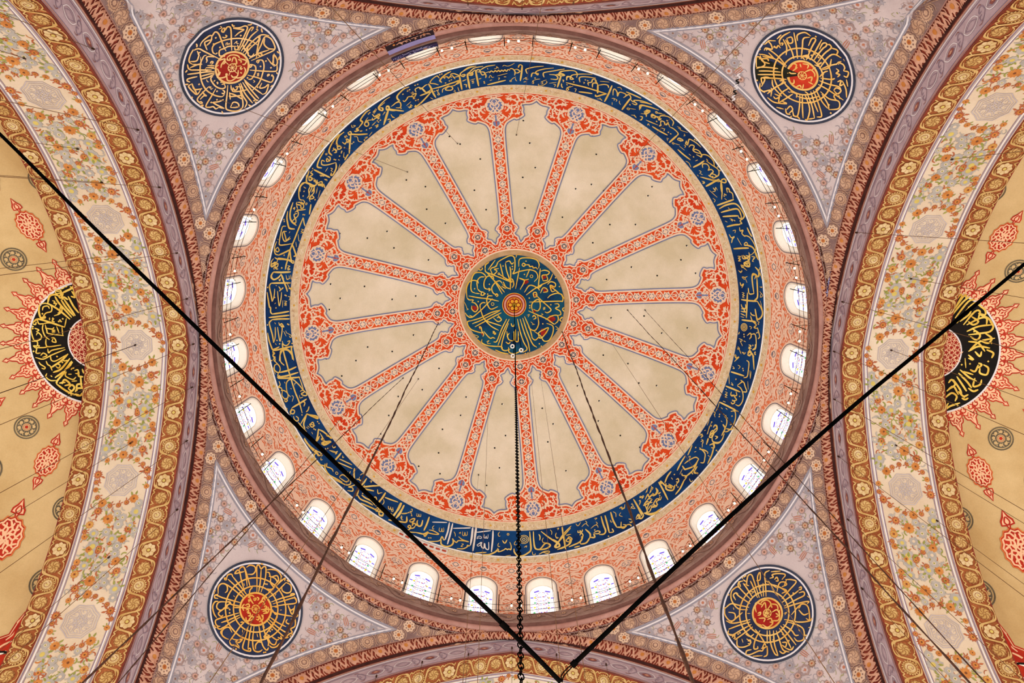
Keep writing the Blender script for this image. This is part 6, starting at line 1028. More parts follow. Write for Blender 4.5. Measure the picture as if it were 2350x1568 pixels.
for S in SE:
    for i in range(19):
        s = 4.4+i*.62; P0, pu, pv, _ = S.frame(np.array([s]), np.array([.5])); h = float(np.linalg.norm(pv[0])); x, y, z = P0[0]
        if np.hypot(x, y) < 12.28 or min(x, y) > 11.5: continue
        q = min(.25, h*.42); disc(S, s, .5, q, i % 4 if i % 4 != 3 else 1, i); crescents(S, s, .5, q, .62)
    for i in range(60):   # fine scroll lines in the mauve ground
        s = 2.2+i*.21; L = S.local(s, .5); 
        P0 = S.P(np.array([s]), np.array([.5]))[0]
        if np.hypot(P0[0], P0[1]) < 12.1 or min(P0[0], P0[1]) > 11.6: continue
        sx = 1 if i % 2 else -1; stroke(p, S, L([(-.1, sx*.2), (-.03, sx*.27), (.06, sx*.22), (.1, sx*.3)]), .018, .018, TAN, taper=.5, k=3)
for i in range(90):
    u = .8+i*.195; sx = 1 if i % 2 else -1; L = SR.local(u, 12.155); stroke(p, SR, L([(-.1, sx*.19), (-.03, sx*.24), (.06, sx*.19), (.1, sx*.26)]), .018, .018, TAN, taper=.5, k=3)
p.obj('rosette_painting', bd)
# triangular frame lines
R3, X3 = 12.36, 11.45
aT = math.acos(X3/R3)
def tri(rin, xx, n=40):
    a0 = math.acos(xx/rin); a = np.linspace(PI/2-a0, a0, n)
    arc = np.c_[rin*np.cos(a), rin*np.sin(a)]; y0 = rin*math.sin(a0); yy = np.linspace(y0, xx, 26)[1:]
    return np.vstack([arc, np.c_[np.full(len(yy), xx), yy], np.c_[yy[::-1][1:], np.full(len(yy)-1, xx)]])
p = Paint()
for rin, xx, wd, m in ((12.35, 11.475, .07, PENDD), (12.405, 11.44, .06, PENDL), (12.45, 11.405, .05, PENDD)): stroke(p, SP, tri(rin, xx), wd, .02, m, True, curve=False)
p.obj('frame_lines', pend)
# scattered blossoms
p = Paint(); rr = random.Random(31); MC = np.array([9.60, 9.68]); MC3 = SP.P(np.array([9.6]), np.array([9.68]))[0]
pts = []
for _ in range(9000):
    x = rr.uniform(4.4, 11.37); y = rr.uniform(x, 11.37)
    r = math.hypot(x, y)
    if r < 12.56: continue
    P0 = SP.P(np.array([x]), np.array([y]))[0]
    if P0[2] < 23.5 or np.linalg.norm(P0-MC3) < 2.08: continue
    if y-x < .16: x = y = (x+y)/2
    if all(np.linalg.norm(P0-q[2]) > .33 for q in pts) and (abs(y-x) < .01 or np.linalg.norm(P0-P0[[1, 0, 2]]) > .37): pts.append((x, y, P0))
def bloom(x, y, kd, a):
    L = SP.local(x, y, True); c = L([(0, 0)])[0]; q = .155+.05*((kd*37) % 3)/2
    k = kd % 6
    if k == 0: fan(p, SP, L(teeth(q, 12, .22, a)), c, .014, MFL); fan(p, SP, L(circ(q*.6, 9)), c, .019, mat('bloom_pink', (206,160,144), var=.1)); fan(p, SP, L(circ(q*.3, 7)), c, .023, MFD)
    elif k == 1: fan(p, SP, L(lobes(q, 8, .15, 3, a)), c, .014, mat('bloom_slate', (174,162,164), (156,146,150), scale=4)); stroke(p, SP, L(circ(q*.62, 10)), .014, .019, PENDD, True, curve=False); fan(p, SP, L(circ(q*.22, 6)), c, .019, MFD)
    elif k == 2:
        for t in (-1, 0, 1): stroke(p, SP, L(rot([(-q*.9, t*.05), (0, t*.075), (q*.9, t*.06)], a)), .034, .014, TUL, taper=.6, k=2)
        return
    elif k == 3: fan(p, SP, L(teeth(q*1.05, 9, .3, a)), c, .014, MFD); fan(p, SP, L(teeth(q*.7, 9, .3, a)), c, .019, mat('bloom_tan', (200,164,134), var=.1)); fan(p, SP, L(circ(q*.25, 6)), c, .023, FRU)
    elif k == 4: leafs(p, SP, L, q*.8, a, .014, OLV, 1); leafs(p, SP, L, -q*.6, a, .015, OLV, 1)
    else: fan(p, SP, L(lobes(q, 7, .12, 3, a)), c, .014, MFL); fan(p, SP, L(lobes(q*.6, 7, .12, 3, a)), c, .019, PENDG); fan(p, SP, L(circ(q*.3, 6)), c, .022, TUL)
for idx, (x, y, P0) in enumerate(pts):
    kd = rr.choice([0, 0, 1, 1, 3, 5, 2, 4, 0]); a = rr.uniform(0, 6)
    for sw in ((0,) if x == y else (0, 1)):
        X_, Y_ = (x, y) if not sw else (y, x); bloom(X_, Y_, kd, a if not sw else PI/2-a)
        L = SP.local(X_, Y_, True)
        for t in range(5):
            b_ = (a+t*1.26) if not sw else PI/2-(a+t*1.26); sgn = 1 if not sw else -1
            A_ = rot(np.array([(.12, 0), (.19, .05*sgn), (.25, .02*sgn), (.29, -.06*sgn)]), b_); stroke(p, SP, L(A_), .018, .012, rr.choice([PENDD, MFL, PENDD, PENDD, OLV]), taper=.4, k=2)
p.obj('blossom_painting', pl)
tag(pend, 'pendentive at the lower right with pale lilac ground and scattered blossoms', 'pendentive', kind='structure')
pends = [pend]
for k, lb in ((1, 'pendentive at the lower left with pale lilac ground and scattered blossoms'), (2, 'pendentive at the upper left with pale lilac ground and scattered blossoms'), (3, 'pendentive at the upper right with pale lilac ground and scattered blossoms')):
    c = copy_tree(pend); c.rotation_euler = (0, 0, k*PI/2); c['label'] = lb; pends.append(c)

# ---- four calligraphy roundels on the pendentives (plan coordinates)
def roundel(key, cx, cy, label, discr, discc, rings, dm):
    t = empty('calligraphy_roundel', (cx, cy, float(pend_z(cx, cy)))); tag(t, label, 'medallion', 'calligraphy roundels on the pendentives')
    inv = t.matrix_basis.inverted() if False else None
    L = SP.local(cx, cy, True); p = Paint()
    def rg(r0, r1, off, m, n=64):
        a = np.linspace(0, 2*PI, n+1); A = np.vstack([circ(r0, n), circ(r1, n)]); uv = L(A); V = SP.P(uv[:, 0], uv[:, 1], off)
        i = np.arange(n); j = (i+1) % n; p.add(V, np.stack([i, j, n+j, n+i], 1), m)
    rr_ = np.linspace(.02, 1.72, 10)
    for a_, b_ in zip(rr_, rr_[1:]): rg(a_, b_, .05, NAVY)
    d = p.obj('navy_field', t); p = Paint(); rg(1.70, 1.765, .055, PENDL); rg(1.76, 1.85, .055, mat('rim_slate', (62,66,82), (48,52,68), scale=2)); rg(1.85, 1.86, .02, PENDL); p.obj('rim', t)
    p = Paint(); 
    for a_, b_ in zip(np.linspace(.02, discr, 5), np.linspace(.02, discr, 5)[1:]): rg(a_, b_, .07, discc)
    rg(discr-.03, discr+.04, .078, dm); p.obj('red_centre', t)
    p = Paint(); letters(p, SP, TRACE[key], {'b': .07, 'm': .052, 't': .03, 'd': .04}, .085, dm)
    rg(.13, .165, .088, dm)
    for k in range(4): stroke(p, SP, L(rot([(-.13, 0), (.13, 0)], k*PI/4)), .022, .088, dm, curve=False)
    for r in rings: rg(r-.027, r+.027, .084, dm)
    p.obj('gold_lettering', t)
    for o in t.children: o.location = (-cx, -cy, -float(pend_z(cx, cy)))
    return t
t1 = roundel('TL', -9.73, -9.77, 'upper left navy roundel with cream Arabic writing round a dark red flower centre', .575, DRED, (), PGOLD)
t2 = roundel('TR', 9.67, -9.75, 'upper right navy roundel with a blackened wedge and an orange-red centre', .53, mat('orange_red_disc', (206,62,34), (176,40,24), scale=1.5), (.72, 1.02), mat('warm_gold_lettering', (240,196,120), (222,168,80), scale=2, rough=.5))
t3 = roundel('BL', -9.62, 9.82, 'lower left navy roundel with two gold ring lines and a rosette of loops', .60, mat('scarlet_disc', (184,44,24), (150,28,18), scale=1.5), (.86, 1.17), mat('strong_gold_lettering', (236,186,96), (220,158,66), scale=2, rough=.5))
t4 = roundel('BR', 9.61, 9.78, 'lower right navy roundel with ring lines and an interlaced five-loop red centre', .56, mat('crimson_disc', (168,36,26), (140,22,18), scale=1.5), (.83, 1.08), mat('soft_gold_lettering', (232,190,110), (214,160,76), scale=2, rough=.5))
# blackened wedge and uncovered curl at the upper right roundel
p = Paint(); L = SP.local(9.65, -9.74, True); WB_ = np.array([(0., 0.)]+[(1.69*math.cos(a), 1.69*math.sin(a)) for a in np.linspace(PI*1.0, PI*1.19, 8)])
WP = L(WB_*1.0)
fan(p, SP, WP[1:] if False else WP, WP.mean(0), .060, mat('blackened_paint', (34,36,22), (22,22,14), scale=2)); p.obj('blackened_wedge', t2)
for o in t2.children:
    if o.name.startswith('blackened'): o.location = (-9.65, 9.74, -float(pend_z(9.65, -9.74)))
p = Paint()
for k in range(5): stroke(p, SP, np.array([(7.86, -9.98+k*.17), (7.78, -9.92+k*.17), (7.88, -9.86+k*.17), (7.80, -9.80+k*.17)]), .05, .03, BLACK if k % 2 else PENDL, taper=.4)
p.obj('uncovered_curl', t2).location = (-9.65, 9.74, -float(pend_z(9.65, -9.74)))
# blue uncovered patch at the narrow end of the upper right pendentive
p = Paint(); grid(p, SP, np.linspace(11.78, 11.98, 4), np.linspace(-2.95, -2.0, 6), .03, mat('uncovered_blue', (34,30,92)))
rr = random.Random(1)
for k in range(16): x, y = rr.uniform(11.8, 11.96), rr.uniform(-2.9, -2.05); stroke(p, SP, SP.local(x, y)(rot([(-.09, 0), (0, .04), (.09, -.02)], rr.uniform(-3, 3))), .026, .04, mat('uncovered_pale_scroll', (170,176,226)), taper=.4)
o = p.obj('uncovered_patch', pends[3]); o.rotation_euler = (0, 0, -3*PI/2); tag(o, 'blue patch of older painting')

# ---- half domes
RH, ZH, XH = 11.5, 31.4, 15.75
def half_z(x, y): return ZH-RH+np.sqrt(np.maximum(RH**2-(np.abs(x)-15.6)**2-y**2, .02))
SH = Surf(lambda x, y: (x, y, half_z(x, y)), inner=(15.6, 0, 18.))
SHs = Surf(lambda r, a: (15.6+RH*np.sin(r/RH)*np.cos(a), RH*np.sin(r/RH)*np.sin(a), ZH-RH+RH*np.cos(r/RH)), inner=(15.6, 0, 18.))
semi = empty('half_dome')
p = Paint(); grid(p, SHs, np.linspace(.01, 17.9, 44), np.linspace(-PI/2, PI/2, 61), 0., SEMI); sh = p.obj('plaster_shell', semi)
def at_(r, deg): return (15.68+r*math.cos(math.radians(deg)), r*math.sin(math.radians(deg)))
# sunburst collar
p = Paint(); NT = 31
for k in range(-8, 9):
    a = k*360/NT
    if abs(a) > 91: continue
    c = at_(2.42, a); L = SH.local(*c); an = math.radians(a)
    f = lambda P, s=1: L(rot(P, an))
    full = [(-.15, -.27), (.06, -.30), (.20, -.285), (.22, -.20), (.30, -.235), (.42, -.20), (.47, -.11), (.60, -.075), (.70, -.03), (.76, -.04), (.79, -.08), (.93, 0), (.79, .08), (.76, .04), (.70, .03), (.60, .075), (.47, .11), (.42, .20), (.30, .235), (.22, .20), (.20, .285), (.06, .30), (-.15, .27)]
    fan(p, SH, f(full), f([(.2, 0)])[0], .02+.002*(k % 2), SCRM); stroke(p, SH, f(full[1:-1]), .042, .030, SRED, curve=False)
    for s in (1, -1):
        stroke(p, SH, f([(.02, s*.05), (.12, s*.10), (.12, s*.2), (.02, s*.24), (-.05, s*.16)]), .042, .026, SRED, taper=.3); stroke(p, SH, f([(.18, s*.03), (.26, s*.09), (.36, s*.13), (.38, s*.05), (.48, s*.02), (.60, s*.02)]), .034, .026, SRED, taper=.3)
        stroke(p, SH, f([(-.06, s*.08), (.02, s*.11), (.06, s*.04)]), .04, .027, SRED, taper=.3); fan(p, SH, f(np.array([(.22, s*.18), (.30, s*.17), (.27, s*.10)])), f([(.26, s*.15)])[0], .027, SRED)
        fan(p, SH, f(np.array([(.12, s*.27), (.17, s*.24), (.12, s*.20), (.07, s*.24)])), f([(.12, s*.24)])[0], .027, SRED)
    fan(p, SH, f([(.24, 0), (.31, .035), (.38, 0), (.31, -.035)]), f([(.31, 0)])[0], .027, SRED)
p.obj('sunburst_collar', semi)
def cartouche(nm, r, a, q, par):
    c = at_(r, a); L = SH.local(*c); an = math.radians(a); p = Paint(); f = lambda P: L(rot(np.array(P)*q, an))
    body = teeth(1, 14, .1)*np.array([.98, .70]); fan(p, SH, f(body*1.08), c, .02, SRED); stroke(p, SH, f(body*1.1), .035*q/.6, .024, mat('cartouche_orange_line', (214,116,60)), True, curve=False); stroke(p, SH, f(body*.95), .05*q/.6, .026, SCRM, True, curve=False)
    for k in range(10):
        t = k*2*PI/10; stroke(p, SH, f(np.array(rot([(.2, 0), (.42, .16), (.62, .02), (.8, -.12)], t))*np.array([1, .72])), .055*q/.6, .027, SCRM, taper=.3); stroke(p, SH, f(np.array(rot([(.45, -.1), (.6, .1), (.75, .14)], t))*np.array([1, .72])), .045*q/.6, .028, SCRM, taper=.3)
    stroke(p, SH, f([(-.25, -.18), (0, .18), (.25, -.18), (-.05, .02), (-.28, .12), (.28, .12)]), .045*q/.6, .028, SCRM, True)
    for s in (1, -1):
        fin = np.array([(.95, 0), (1.18, .07), (1.22, .28), (1.42, .26), (1.62, .12), (1.95, 0), (1.62, -.12), (1.42, -.26), (1.22, -.28), (1.18, -.07)])*np.array([s, 1])
        fan(p, SH, f(fin), f([(s*1.4, 0)])[0], .02, SCRM); stroke(p, SH, f(fin), .05*q/.6, .026, SRED, True, curve=False); stroke(p, SH, f([(s*1.2, 0), (s*1.35, .12), (s*1.6, 0), (s*1.35, -.12)]), .04*q/.6, .026, SRED, True)
    return p.obj(nm, par)
def rosette(r, a, q, par):
    c = at_(r, a); L = SH.local(*c); p = Paint(); n = 24
    stroke(p, SH, L(circ(q*.97, 28)), .05*q/.5, .02, SGREY, True, curve=False); fan(p, SH, L(circ(q*.82, 24)), c, .022, SGREY)
    for k in range(8): t = k*PI/4; fan(p, SH, L(rot(circ(q*.14, 8)+(q*.58, 0), t)), L(rot([(q*.58, 0)], t))[0], .028, SEMI)
    for k in range(8): t = k*PI/4+.39; stroke(p, SH, L(rot([(q*.42, 0), (q*.58, q*.08), (q*.74, 0)], t)), .03*q/.5, .028, SEMI, taper=.4)
    fan(p, SH, L(circ(q*.34, 14)), c, .03, SEMI); stroke(p, SH, L(circ(q*.26, 12)), .025*q/.5, .034, mat('rosette_red', (190,110,80)), True, curve=False); fan(p, SH, L(lobes(q*.14, 6, .2)), c, .036, SRED); return p.obj('grey_rosette', par)
for s in (1, -1):
    cartouche('red_cartouche', 4.62, s*69.5, .56, semi); cartouche('red_cartouche', 4.75, s*33, .56, semi); cartouche('red_cartouche', 7.15, s*70, .78, semi); cartouche('red_cartouche', 8.9, s*77.5, .6, semi) if False else None
    rosette(3.95, s*52, .43, semi); rosette(5.95, s*83.5, .46, semi); rosette(8.05, s*85.0, .52, semi); rosette(5.75, s*51.5, .56, semi); rosette(7.1, s*95, .3, semi) if False else None
rosette(4.3, 8, .4, semi)
# lower red arabesque zone and windows of the half dome
p = Paint()
for s in (1, -1):
    for k in range(9):
        a = s*(84-k*9); r = 9.35; c = at_(r, a); L = SH.local(*c); an = math.radians(a); f = lambda P: L(rot(np.array(P), an))
        full = [(.9, -.8), (.3, -.75), (.05, -.5), (-.1, -.2), (-.5, -.12), (-.85, 0), (-.5, .12), (-.1, .2), (.05, .5), (.3, .75), (.9, .8)]
        fan(p, SH, f(full), f([(.4, 0)])[0], .02, SRED); stroke(p, SH, f(full), .07, .027, SCRM, curve=False); stroke(p, SH, f(np.array(full)*1.12), .05, .027, SRED, curve=False)
        for t in (1, -1): stroke(p, SH, f([(.1, 0), (.3, t*.3), (.6, t*.45), (.7, t*.15), (.45, t*.1)]), .07, .027, SCRM, taper=.3); stroke(p, SH, f([(-.4, 0), (-.1, t*.1), (.1, t*.25)]), .05, .027, SCRM, taper=.3)
        fan(p, SH, f(teeth(.2, 8, .3)+(.6, 0)), f([(.6, 0)])[0], .03, SGREY)
p.obj('red_arabesque_border', semi)
def half_window(a):
    an = math.radians(a); z0 = 24.9
    S = Surf(lambda u, v: (15.6+(RH+0*u)*np.cos(np.arcsin(np.clip((ZH-RH-v)/RH*0+((v-19.9)/RH), -1, 1)))*np.cos(an+u/9.), RH*np.cos(np.arcsin(np.clip((v-19.9)/RH, -1, 1)))*np.sin(an+u/9.), v+0*u), inner=(15.6, 0, 20.))
    w = empty('half_dome_window'); G = gothic(.95, 24.7, 25.7, 21.5)
    p = Paint(); area(p, S, gothic(1.25, 24.8, 26.15, 21.5), .03, BONE, .4); stroke(p, S, gothic(1.25, 24.8, 26.15, 21.5), .07, .04, BLACK, True, curve=False); p.obj('reveal', w)
    p = Paint(); area(p, S, G, .05, GLASS, .4); g = p.obj('glass', w); p = Paint()
    for u in (-.55, 0, .55):
        for v in (22.4, 23.5, 24.6, 25.5):
            if not (u and v > 25): P_ = np.array([(u-.16, v-.2), (u+.16, v-.2), (u+.16, v+.2), (u-.16, v+.2)]); fan(p, S, P_, (u, v), .06, mat('navy_pane', (30,36,96)))
    p.obj('pane', g); return w
for s in (1, -1): w = half_window(s*83); w.parent = semi; w.name = 'arched_window'
tag(semi, 'half dome at the right edge with red cartouches and grey rosettes', 'half dome', kind='structure')
for k, lb in ((1, 'half dome beyond the lower great arch'), (2, 'half dome at the left edge with red cartouches and grey rosettes'), (3, 'half dome beyond the upper great arch')):
    c = copy_tree(semi); c.rotation_euler = (0, 0, k*PI/2); c['label'] = lb
# ---- half dome medallions
for key, sx, lb in (('R', 1, 'black and gold calligraphy medallion with red core on the right half dome'), ('L', -1, 'black and gold calligraphy medallion with red core on the left half dome')):
    t = empty('half_dome_medallion'); tag(t, lb, 'medallion'); c = (sx*15.72, 0.)
    p = Paint()
    def pr(r0, r1, off, m, n=40):
        a = np.linspace(-PI/2, PI/2, n+1)+(0 if sx > 0 else PI); P0 = np.vstack([np.c_[c[0]+r0*np.cos(a), r0*np.sin(a)], np.c_[c[0]+r1*np.cos(a), r1*np.sin(a)]]); V = SHm.P(P0[:, 0], P0[:, 1], off)
        i = np.arange(n); p.add(V, np.stack([i, i+1, n+1+i+1, n+1+i], 1), m)
    SHm = Surf(lambda x, y: (x, y, half_z(x, y)), inner=(sx*15.6, 0, 18.))
    for r0 in (.95, 1.25, 1.6, 1.9): pr(r0, r0+.35 if r0 < 1.9 else 2.3, .04, BLACK)
    pr(2.27, 2.33, .046, PENDL); p.obj('black_ring', t)
    p = Paint(); pr(.0, .5, .046, DRED); pr(.5, .97, .046, DRED); pr(.94, .99, .052, PENDL); core = p.obj('red_core', t)
    p = Paint(); rr = random.Random(12)
    for r, n in ((.2, 4), (.42, 7), (.62, 10), (.83, 13)):
        for k in range(n+1):
            a = -PI/2+PI*(k+(.5 if int(r*10) % 4 == 0 else 0))/n
            if abs(a) > PI/2: continue
            q = (c[0]+sx*r*math.cos(a), r*math.sin(a)); L = SHm.local(*q); stroke(p, SHm, L(lobes(.085, 5, .3)), .026, .056, SCRM, True, curve=False); stroke(p, SHm, L(rot([(.09, 0), (.14, .05), (.2, 0)], k)), .024, .056, SCRM)
    p.obj('cream_interlace', core)
    p = Paint(); letters(p, SHm, TRACE[key], {'b': .07, 'm': .046, 't': .024, 'd': .04}, .06, mat('brass_gold_lettering', (236,206,98), (206,158,46), scale=2, rough=.45)); p.obj('gold_lettering', t)
# ================================================================== HANGING THINGS
def ray(px, py, z):
    """point at height z seen at a spot of the photograph (used to hang cables between real heights)"""
    d = np.array([(px-1175)/F_PX, (py-784)/F_PX, 1.])@WM; return cam_p+d/d[2]*z
# guard wires, posts, bulbs round the drum
rail = empty('wire_railing', (0, 0, 33.3)); tag(rail, 'two ring wires on thin black posts in front of the drum windows', 'railing')
def ringtube(name, r, z, rad, m, parent, n=168):
    a = np.linspace(0, 2*PI, n+1); rr = np.random.RandomState(3); P = np.c_[r*np.cos(a), r*np.sin(a), z-.05*np.abs(np.sin(a*NW))+0*a]; return tube(name, P, rad, m, parent, 5)
for z in (33.45, 33.95): ringtube('wire', 11.5, z, .010, ROPE, rail).location = (0, 0, -33.3)
pm = None
p0 = tube('post', [(11.5, 0, 33.2), (11.5, 0, 33.9), (11.47, 0, 34.8)], .016, IRON, rail, 6); p0.location = (0, 0, -33.3)
b0 = tube('bracket', [(11.5, 0, 34.4), (11.9, 0, 34.42), (12.5, 0, 34.42)], .009, OLIVE, rail, 5); b0.location = (0, 0, -33.3)
first = True
for k in range(NW):
    for s in (-1, 1):
        a = (k+.5)*DW+s*.80/12.4
        if first: p0.rotation_euler = (0, 0, a); b0.rotation_euler = (0, 0, a); first = False; continue
        for src in (p0, b0): c = src.copy(); SC.collection.objects.link(c); c.parent = rail; c.rotation_euler = (0, 0, a)
def sphere_mesh(name, r, m, nu=10, nv=7, stem=None):
    p = Paint(); a = np.linspace(0, 2*PI, nu, endpoint=False); b = np.linspace(.0, PI, nv); A, B = np.meshgrid(a, b, indexing='ij')
    V = np.stack([r*np.sin(B)*np.cos(A), r*np.sin(B)*np.sin(A), r*1.15*np.cos(B)], -1).reshape(-1, 3); i, j = np.meshgrid(np.arange(nu), np.arange(nv-1), indexing='ij'); k = (i*nv+j).ravel(); k2 = (((i+1) % nu)*nv+j).ravel()
    p.add(V, np.stack([k, k+1, k2+1, k2], 1), m); return p.mesh(name)
gm = sphere_mesh('bulb_glass', .048, BULB)
t = tube('socket', [(0, 0, .07), (0, 0, .10), (0, 0, .17)], .03, IRON, None, 6); bsock = t.data; bpy.data.objects.remove(t)
for k in range(NW):
    for j, off in enumerate((.5*PW, .5*PW-.42)):
        a = (k+.5)*DW+off/12.4; b = empty('light_bulb', (11.46*math.cos(a), 11.46*math.sin(a), 33.78)); tag(b, 'small lit bulb on the drum wires %s %s' % (('mid pier', 'beside the window edge')[j], clock((k+1)*DW)), 'light bulb', 'lit bulbs along the drum railing')
        link('glass', gm, b); link('socket', bsock, b)
# two thick black rods meeting at the lower edge
J = ray(1292, 1566, 7.4)
def rod(name, label, px, tail):
    P = [ray(x, y, z) for x, y, z in px]; P = smooth_line(np.array(P), 6); t = empty(name, tuple(P[0])); tag(t, label, 'tie rod')
    o = tube('bar', P-P[0], .024, IRON, t, 8); h = tube('end_clamp', [tail[0]-P[0], (tail[0]+tail[1])/2-P[0], tail[1]-P[0]], .033, IRON, t, 8); return t
rod('tie_rod', 'thick black rod running from the left edge down to the bottom centre', [(-260, 60, 13.6), (0, 308, 11.6), (240, 547, 10.2), (500, 800, 9.2), (870, 1160, 8.2), (1180, 1458, 7.6), (1287, 1566, 7.4)], (ray(1150, 1430, 7.63), ray(1165, 1444, 7.61)))
rod('tie_rod', 'thick black rod running from the right edge down to the bottom centre', [(2620, 380, 13.6), (2350, 607, 11.6), (2130, 790, 10.4), (1920, 965, 9.5), (1600, 1255, 8.3), (1316, 1525, 7.5)], (ray(1322, 1519, 7.5), ray(1312, 1529, 7.48)))
t = empty('wire_loop', tuple(ray(1300, 1545, 7.45))); tag(t, 'thin bent wire loop joining the two black rods at the bottom', 'wire'); o0 = ray(1300, 1545, 7.45)
for k, (dx) in enumerate((0, 6)):
    P = smooth_line(np.array([ray(1314+dx, 1524, 7.5), ray(1300+dx*1.4, 1536, 7.47), ray(1288+dx, 1552, 7.43), ray(1290, 1566, 7.4)]), 5)-o0; tube('strand', P, .006, IRON, t, 5)
# central chain: rope above, links below
zt = float(dome_z(0.))-.15; ch = empty('hanging_chain', (0, 0, zt)); tag(ch, 'long black chain hanging plumb from the centre of the dome medallion', 'chain')
tube('suspension_cable', [(0, 0, 0), (.0, 0, -8), (.0, 0, 24.-zt)], .022, IRON, ch, 6)
tube('hook_plate', [(0, 0, .1), (0, 0, 0), (0, 0, -.12)], .11, IRON, ch, 8)
Rm = .030; rm_ = .0075; a = np.linspace(0, 2*PI, 12, endpoint=False); c6 = np.arange(5)*2*PI/5
V = []
for q in a:
    cx_, cz_ = Rm*math.cos(q), .062*math.sin(q)
    for w in c6: V.append((cx_+rm_*math.cos(w)*math.cos(q), rm_*math.sin(w), cz_+rm_*math.cos(w)*math.sin(q)))
i, j = np.meshgrid(np.arange(12), np.arange(5), indexing='ij'); F = np.stack([(i*5+j).ravel(), (i*5+(j+1) % 5).ravel(), (((i+1) % 12)*5+(j+1) % 5).ravel(), (((i+1) % 12)*5+j).ravel()], 1)
p = Paint(); p.add(V, F, IRON); lk = p.mesh('link'); z = 24.; k = 0
while z > 7.2:
    o = link('link', lk, ch, (k % 2)*PI/2+.3); o.location = (0, 0, z-zt); f = 1. ; o.scale = (1.15, 1.15, 1.1); z -= .113; k += 1
# three white insulators below the medallion
for n_, (px, py) in enumerate(((1176, 795), (1196, 804), (1177, 817))):
    q = ray(px, py, 38.0); t = empty('porcelain_insulator', tuple(q)); tag(t, ('white ring insulator nearest the medallion centre', 'white ring insulator right of the chain', 'white ring insulator lowest of the three by the chain')[n_], 'insulator')
    a = np.linspace(0, 2*PI, 13)[:-1]; p = Paint(); R_, r_ = .075, .032; V = [((R_+r_*math.cos(w))*math.cos(u), (R_+r_*math.cos(w))*math.sin(u), r_*math.sin(w)) for u in a for w in c6]
    p.add(V, F, WHITE); p.obj('ring', t); tube('wire', [(0, 0, 0), (.03, .0, .1), (.0-q[0]*.3, -q[1]*.3, 2.0)], .018, IRON, t, 5)
# ropes and cables that start high in the dome
def cable(label, top, px, z1, r0, m=ROPE, wav=0., mid=None, cat='cable', seed=1):
    A = np.asarray(top, float); B = ray(px[0], px[1], z1); n = 90 if wav else 12; t = np.linspace(0, 1, n)[:, None]; B2 = A+(B-A)*1.08; P = A+(B2-A)*t
    if wav:
        rs = np.random.RandomState(seed); w = np.cumsum(rs.normal(0, 1, (n, 3)), 0); w -= w[0]+(w[-1]-w[0])*t; P = P+w*wav*np.array([1, 1, .2]); rad = r0*(1+.35*np.sin(np.arange(n)*2.1+rs.uniform(0, 1, n)))
    else: rad = r0
    o = empty('hanging_cable', tuple(A)); tag(o, label, cat); tube('strand', P-A, rad, m, o, 6); tube('hook', [(0, 0, .05), (0, 0, 0), (.01, 0, -.05)], max(.032, r0*1.4), IRON, o, 6)
def on_dome(px, py):
    z = 42.
    for _ in range(60): q = ray(px, py, z); z += .6*(float(dome_z(np.hypot(q[0], q[1])))-z)
    return ray(px, py, z-.05)
cable('thick wavy brown rope falling from the dome centre to the lower right', on_dome(1290, 762), (1590, 1568), 8.4, .021, ROPE, .004, seed=2)
cable('thick wavy brown rope falling from the dome centre to the lower left', on_dome(1006, 742), (600, 1568), 8.6, .020, ROPE, .004, seed=5)
cable('knotted dark rope from the left inscription to the lower left corner region', on_dome(925, 868), (190, 1568), 9.5, .013, ROPE, .003, seed=7)
cable('thin dark cable beside the knotted rope in the lower left', on_dome(830, 905), (270, 1568), 9.5, .008, ROPE, .0015, seed=8)
cable('knotted dark rope from the right of the dome to the lower right corner', on_dome(1440, 712), (2224, 1566), 9.5, .013, ROPE, .003, seed=9)
cable('thin dark cable beside the knotted rope in the lower right', on_dome(1480, 712), (2262, 1568), 9.8, .009, ROPE, .0015, seed=10)
cable('thin cable crossing the lower right roundel and pendentive', on_dome(1392, 770), (1915, 1568), 10.5, .006, WIRE)
cable('thin cable crossing the lower left pendentive left of its roundel', on_dome(960, 870), (480, 1568), 10.5, .006, WIRE)
cable('hair thin cable crossing the lower dome left of the chain', on_dome(1098, 1090), (1062, 1568), 11, .005, WIRE)
cable('hair thin cable from the dome panel left of the lowest rib', on_dome(1122, 900), (1096, 1568), 11, .005, WIRE)
cable('hair thin cable right of the chain over the lowest rib', on_dome(1212, 800), (1290, 1568), 11, .005, WIRE)
cable('hair thin cable from the right of the medallion down past the bottom window', on_dome(1240, 860), (1345, 1568), 11, .005, WIRE)
cable('thin cable from the upper dome panel to the upper right', on_dome(1385, 438), (1790, 0), 16, .008, WIRE)
cable('thin cable from the upper left dome to the top edge', on_dome(1050, 330), (745, 0), 16, .008, WIRE)
cable('thin cable from the left dome panel toward the upper left', on_dome(935, 395), (560, 250), 24, .008, WIRE)
cable('hair thin cable at the top of the dome to the top edge', on_dome(1185, 310), (1245, 0), 20, .007, WIRE)
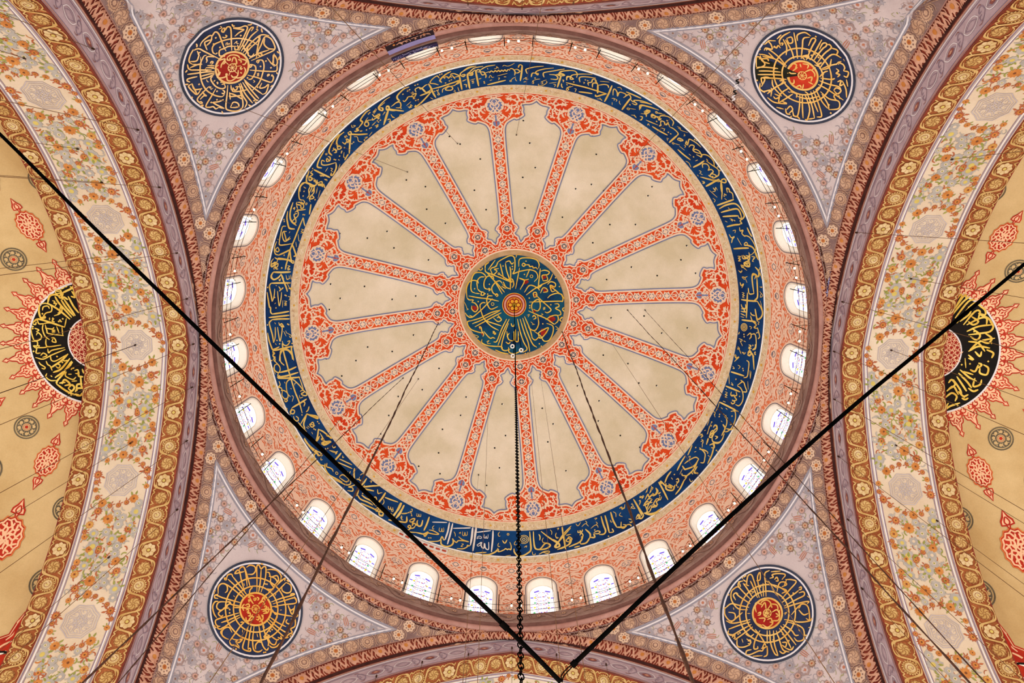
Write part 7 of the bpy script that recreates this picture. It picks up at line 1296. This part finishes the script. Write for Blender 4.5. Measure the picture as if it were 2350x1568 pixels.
# cables hanging plumb from hooks on the arches
def plumb(label, px, py, zz, z1=4.5, r=.011, m=WIRE):
    q = ray(px, py, zz); o = empty('hanging_cable', tuple(q)); tag(o, label, 'cable'); tube('strand', [(0, 0, 0), (0, 0, (z1-zz)/2), (0, 0, z1-zz)], r*.75, m, o, 5); tube('hook', [(0, 0, .05), (0, 0, -.02), (0, 0, -.07)], .03, ROPE, o, 6)
def face_z(px, py, ax, sgn, coord):
    d = np.array([(px-1175)/F_PX, (py-784)/F_PX, 1.])@WM; d = d/d[2]; return (sgn*coord-cam_p[ax])/d[ax]
def soff_z(px, py, ax):
    z = 30.
    for _ in range(60):
        q = ray(px, py, z); y = abs(q[ax]); z += .6*(ZS+math.sqrt(max(RI**2-(y+EE)**2, .01))-z)
    return z-.03
ORD = ['topmost', 'second from the top', 'third from the top', 'fourth from the top', 'fifth from the top', 'sixth from the top', 'seventh from the top', 'eighth from the top', 'ninth from the top']
for n_, (x, y) in enumerate([(214,112),(317,298),(366,430),(406,581),(429,686),(444,790),(441,889),(429,1012),(407,1170)]): plumb('thin cable from the left arch face, '+ORD[n_], x, y, face_z(x, y, 0, -1, BB-.05))
for n_, (x, y) in enumerate([(1965,534),(1933,693),(1914,807),(1915,917),(1924,1048),(1946,1193),(1978,1351)]): plumb('thin cable from the right arch face, '+ORD[n_], x, y, face_z(x, y, 0, 1, BB-.05))
for n_, (x, y) in enumerate([(57,134),(179,342),(234,419),(271,586),(311,792),(300,1017),(250,1279)]): plumb('cable from the flowered left arch underside, '+ORD[n_], x, y, soff_z(x, y, 1), r=.016 if n_ == 4 else .011, m=ROPE if n_ == 4 else WIRE)
for n_, (x, y) in enumerate([(2184,366),(2090,640),(2045,804),(2056,1022),(2150,1195)]): plumb('cable from the flowered right arch underside, '+ORD[n_], x, y, soff_z(x, y, 1))
OL = ['leftmost', 'second from the left', 'third from the left', 'fourth from the left', 'fifth from the left', 'sixth from the left']
for n_, (x, y) in enumerate([(864,1552),(969,1520),(1075,1502),(1175,1487),(1277,1503),(1391,1525)]): plumb('short cable at the lower arch face, '+OL[n_], x, y, face_z(x, y, 1, 1, BB-.05))
for n_, (x, y) in enumerate([(1074,10),(1198,20),(1316,7)]): plumb('short cable at the upper arch face, '+OL[n_], x, y, face_z(x, y, 1, -1, BB-.05))
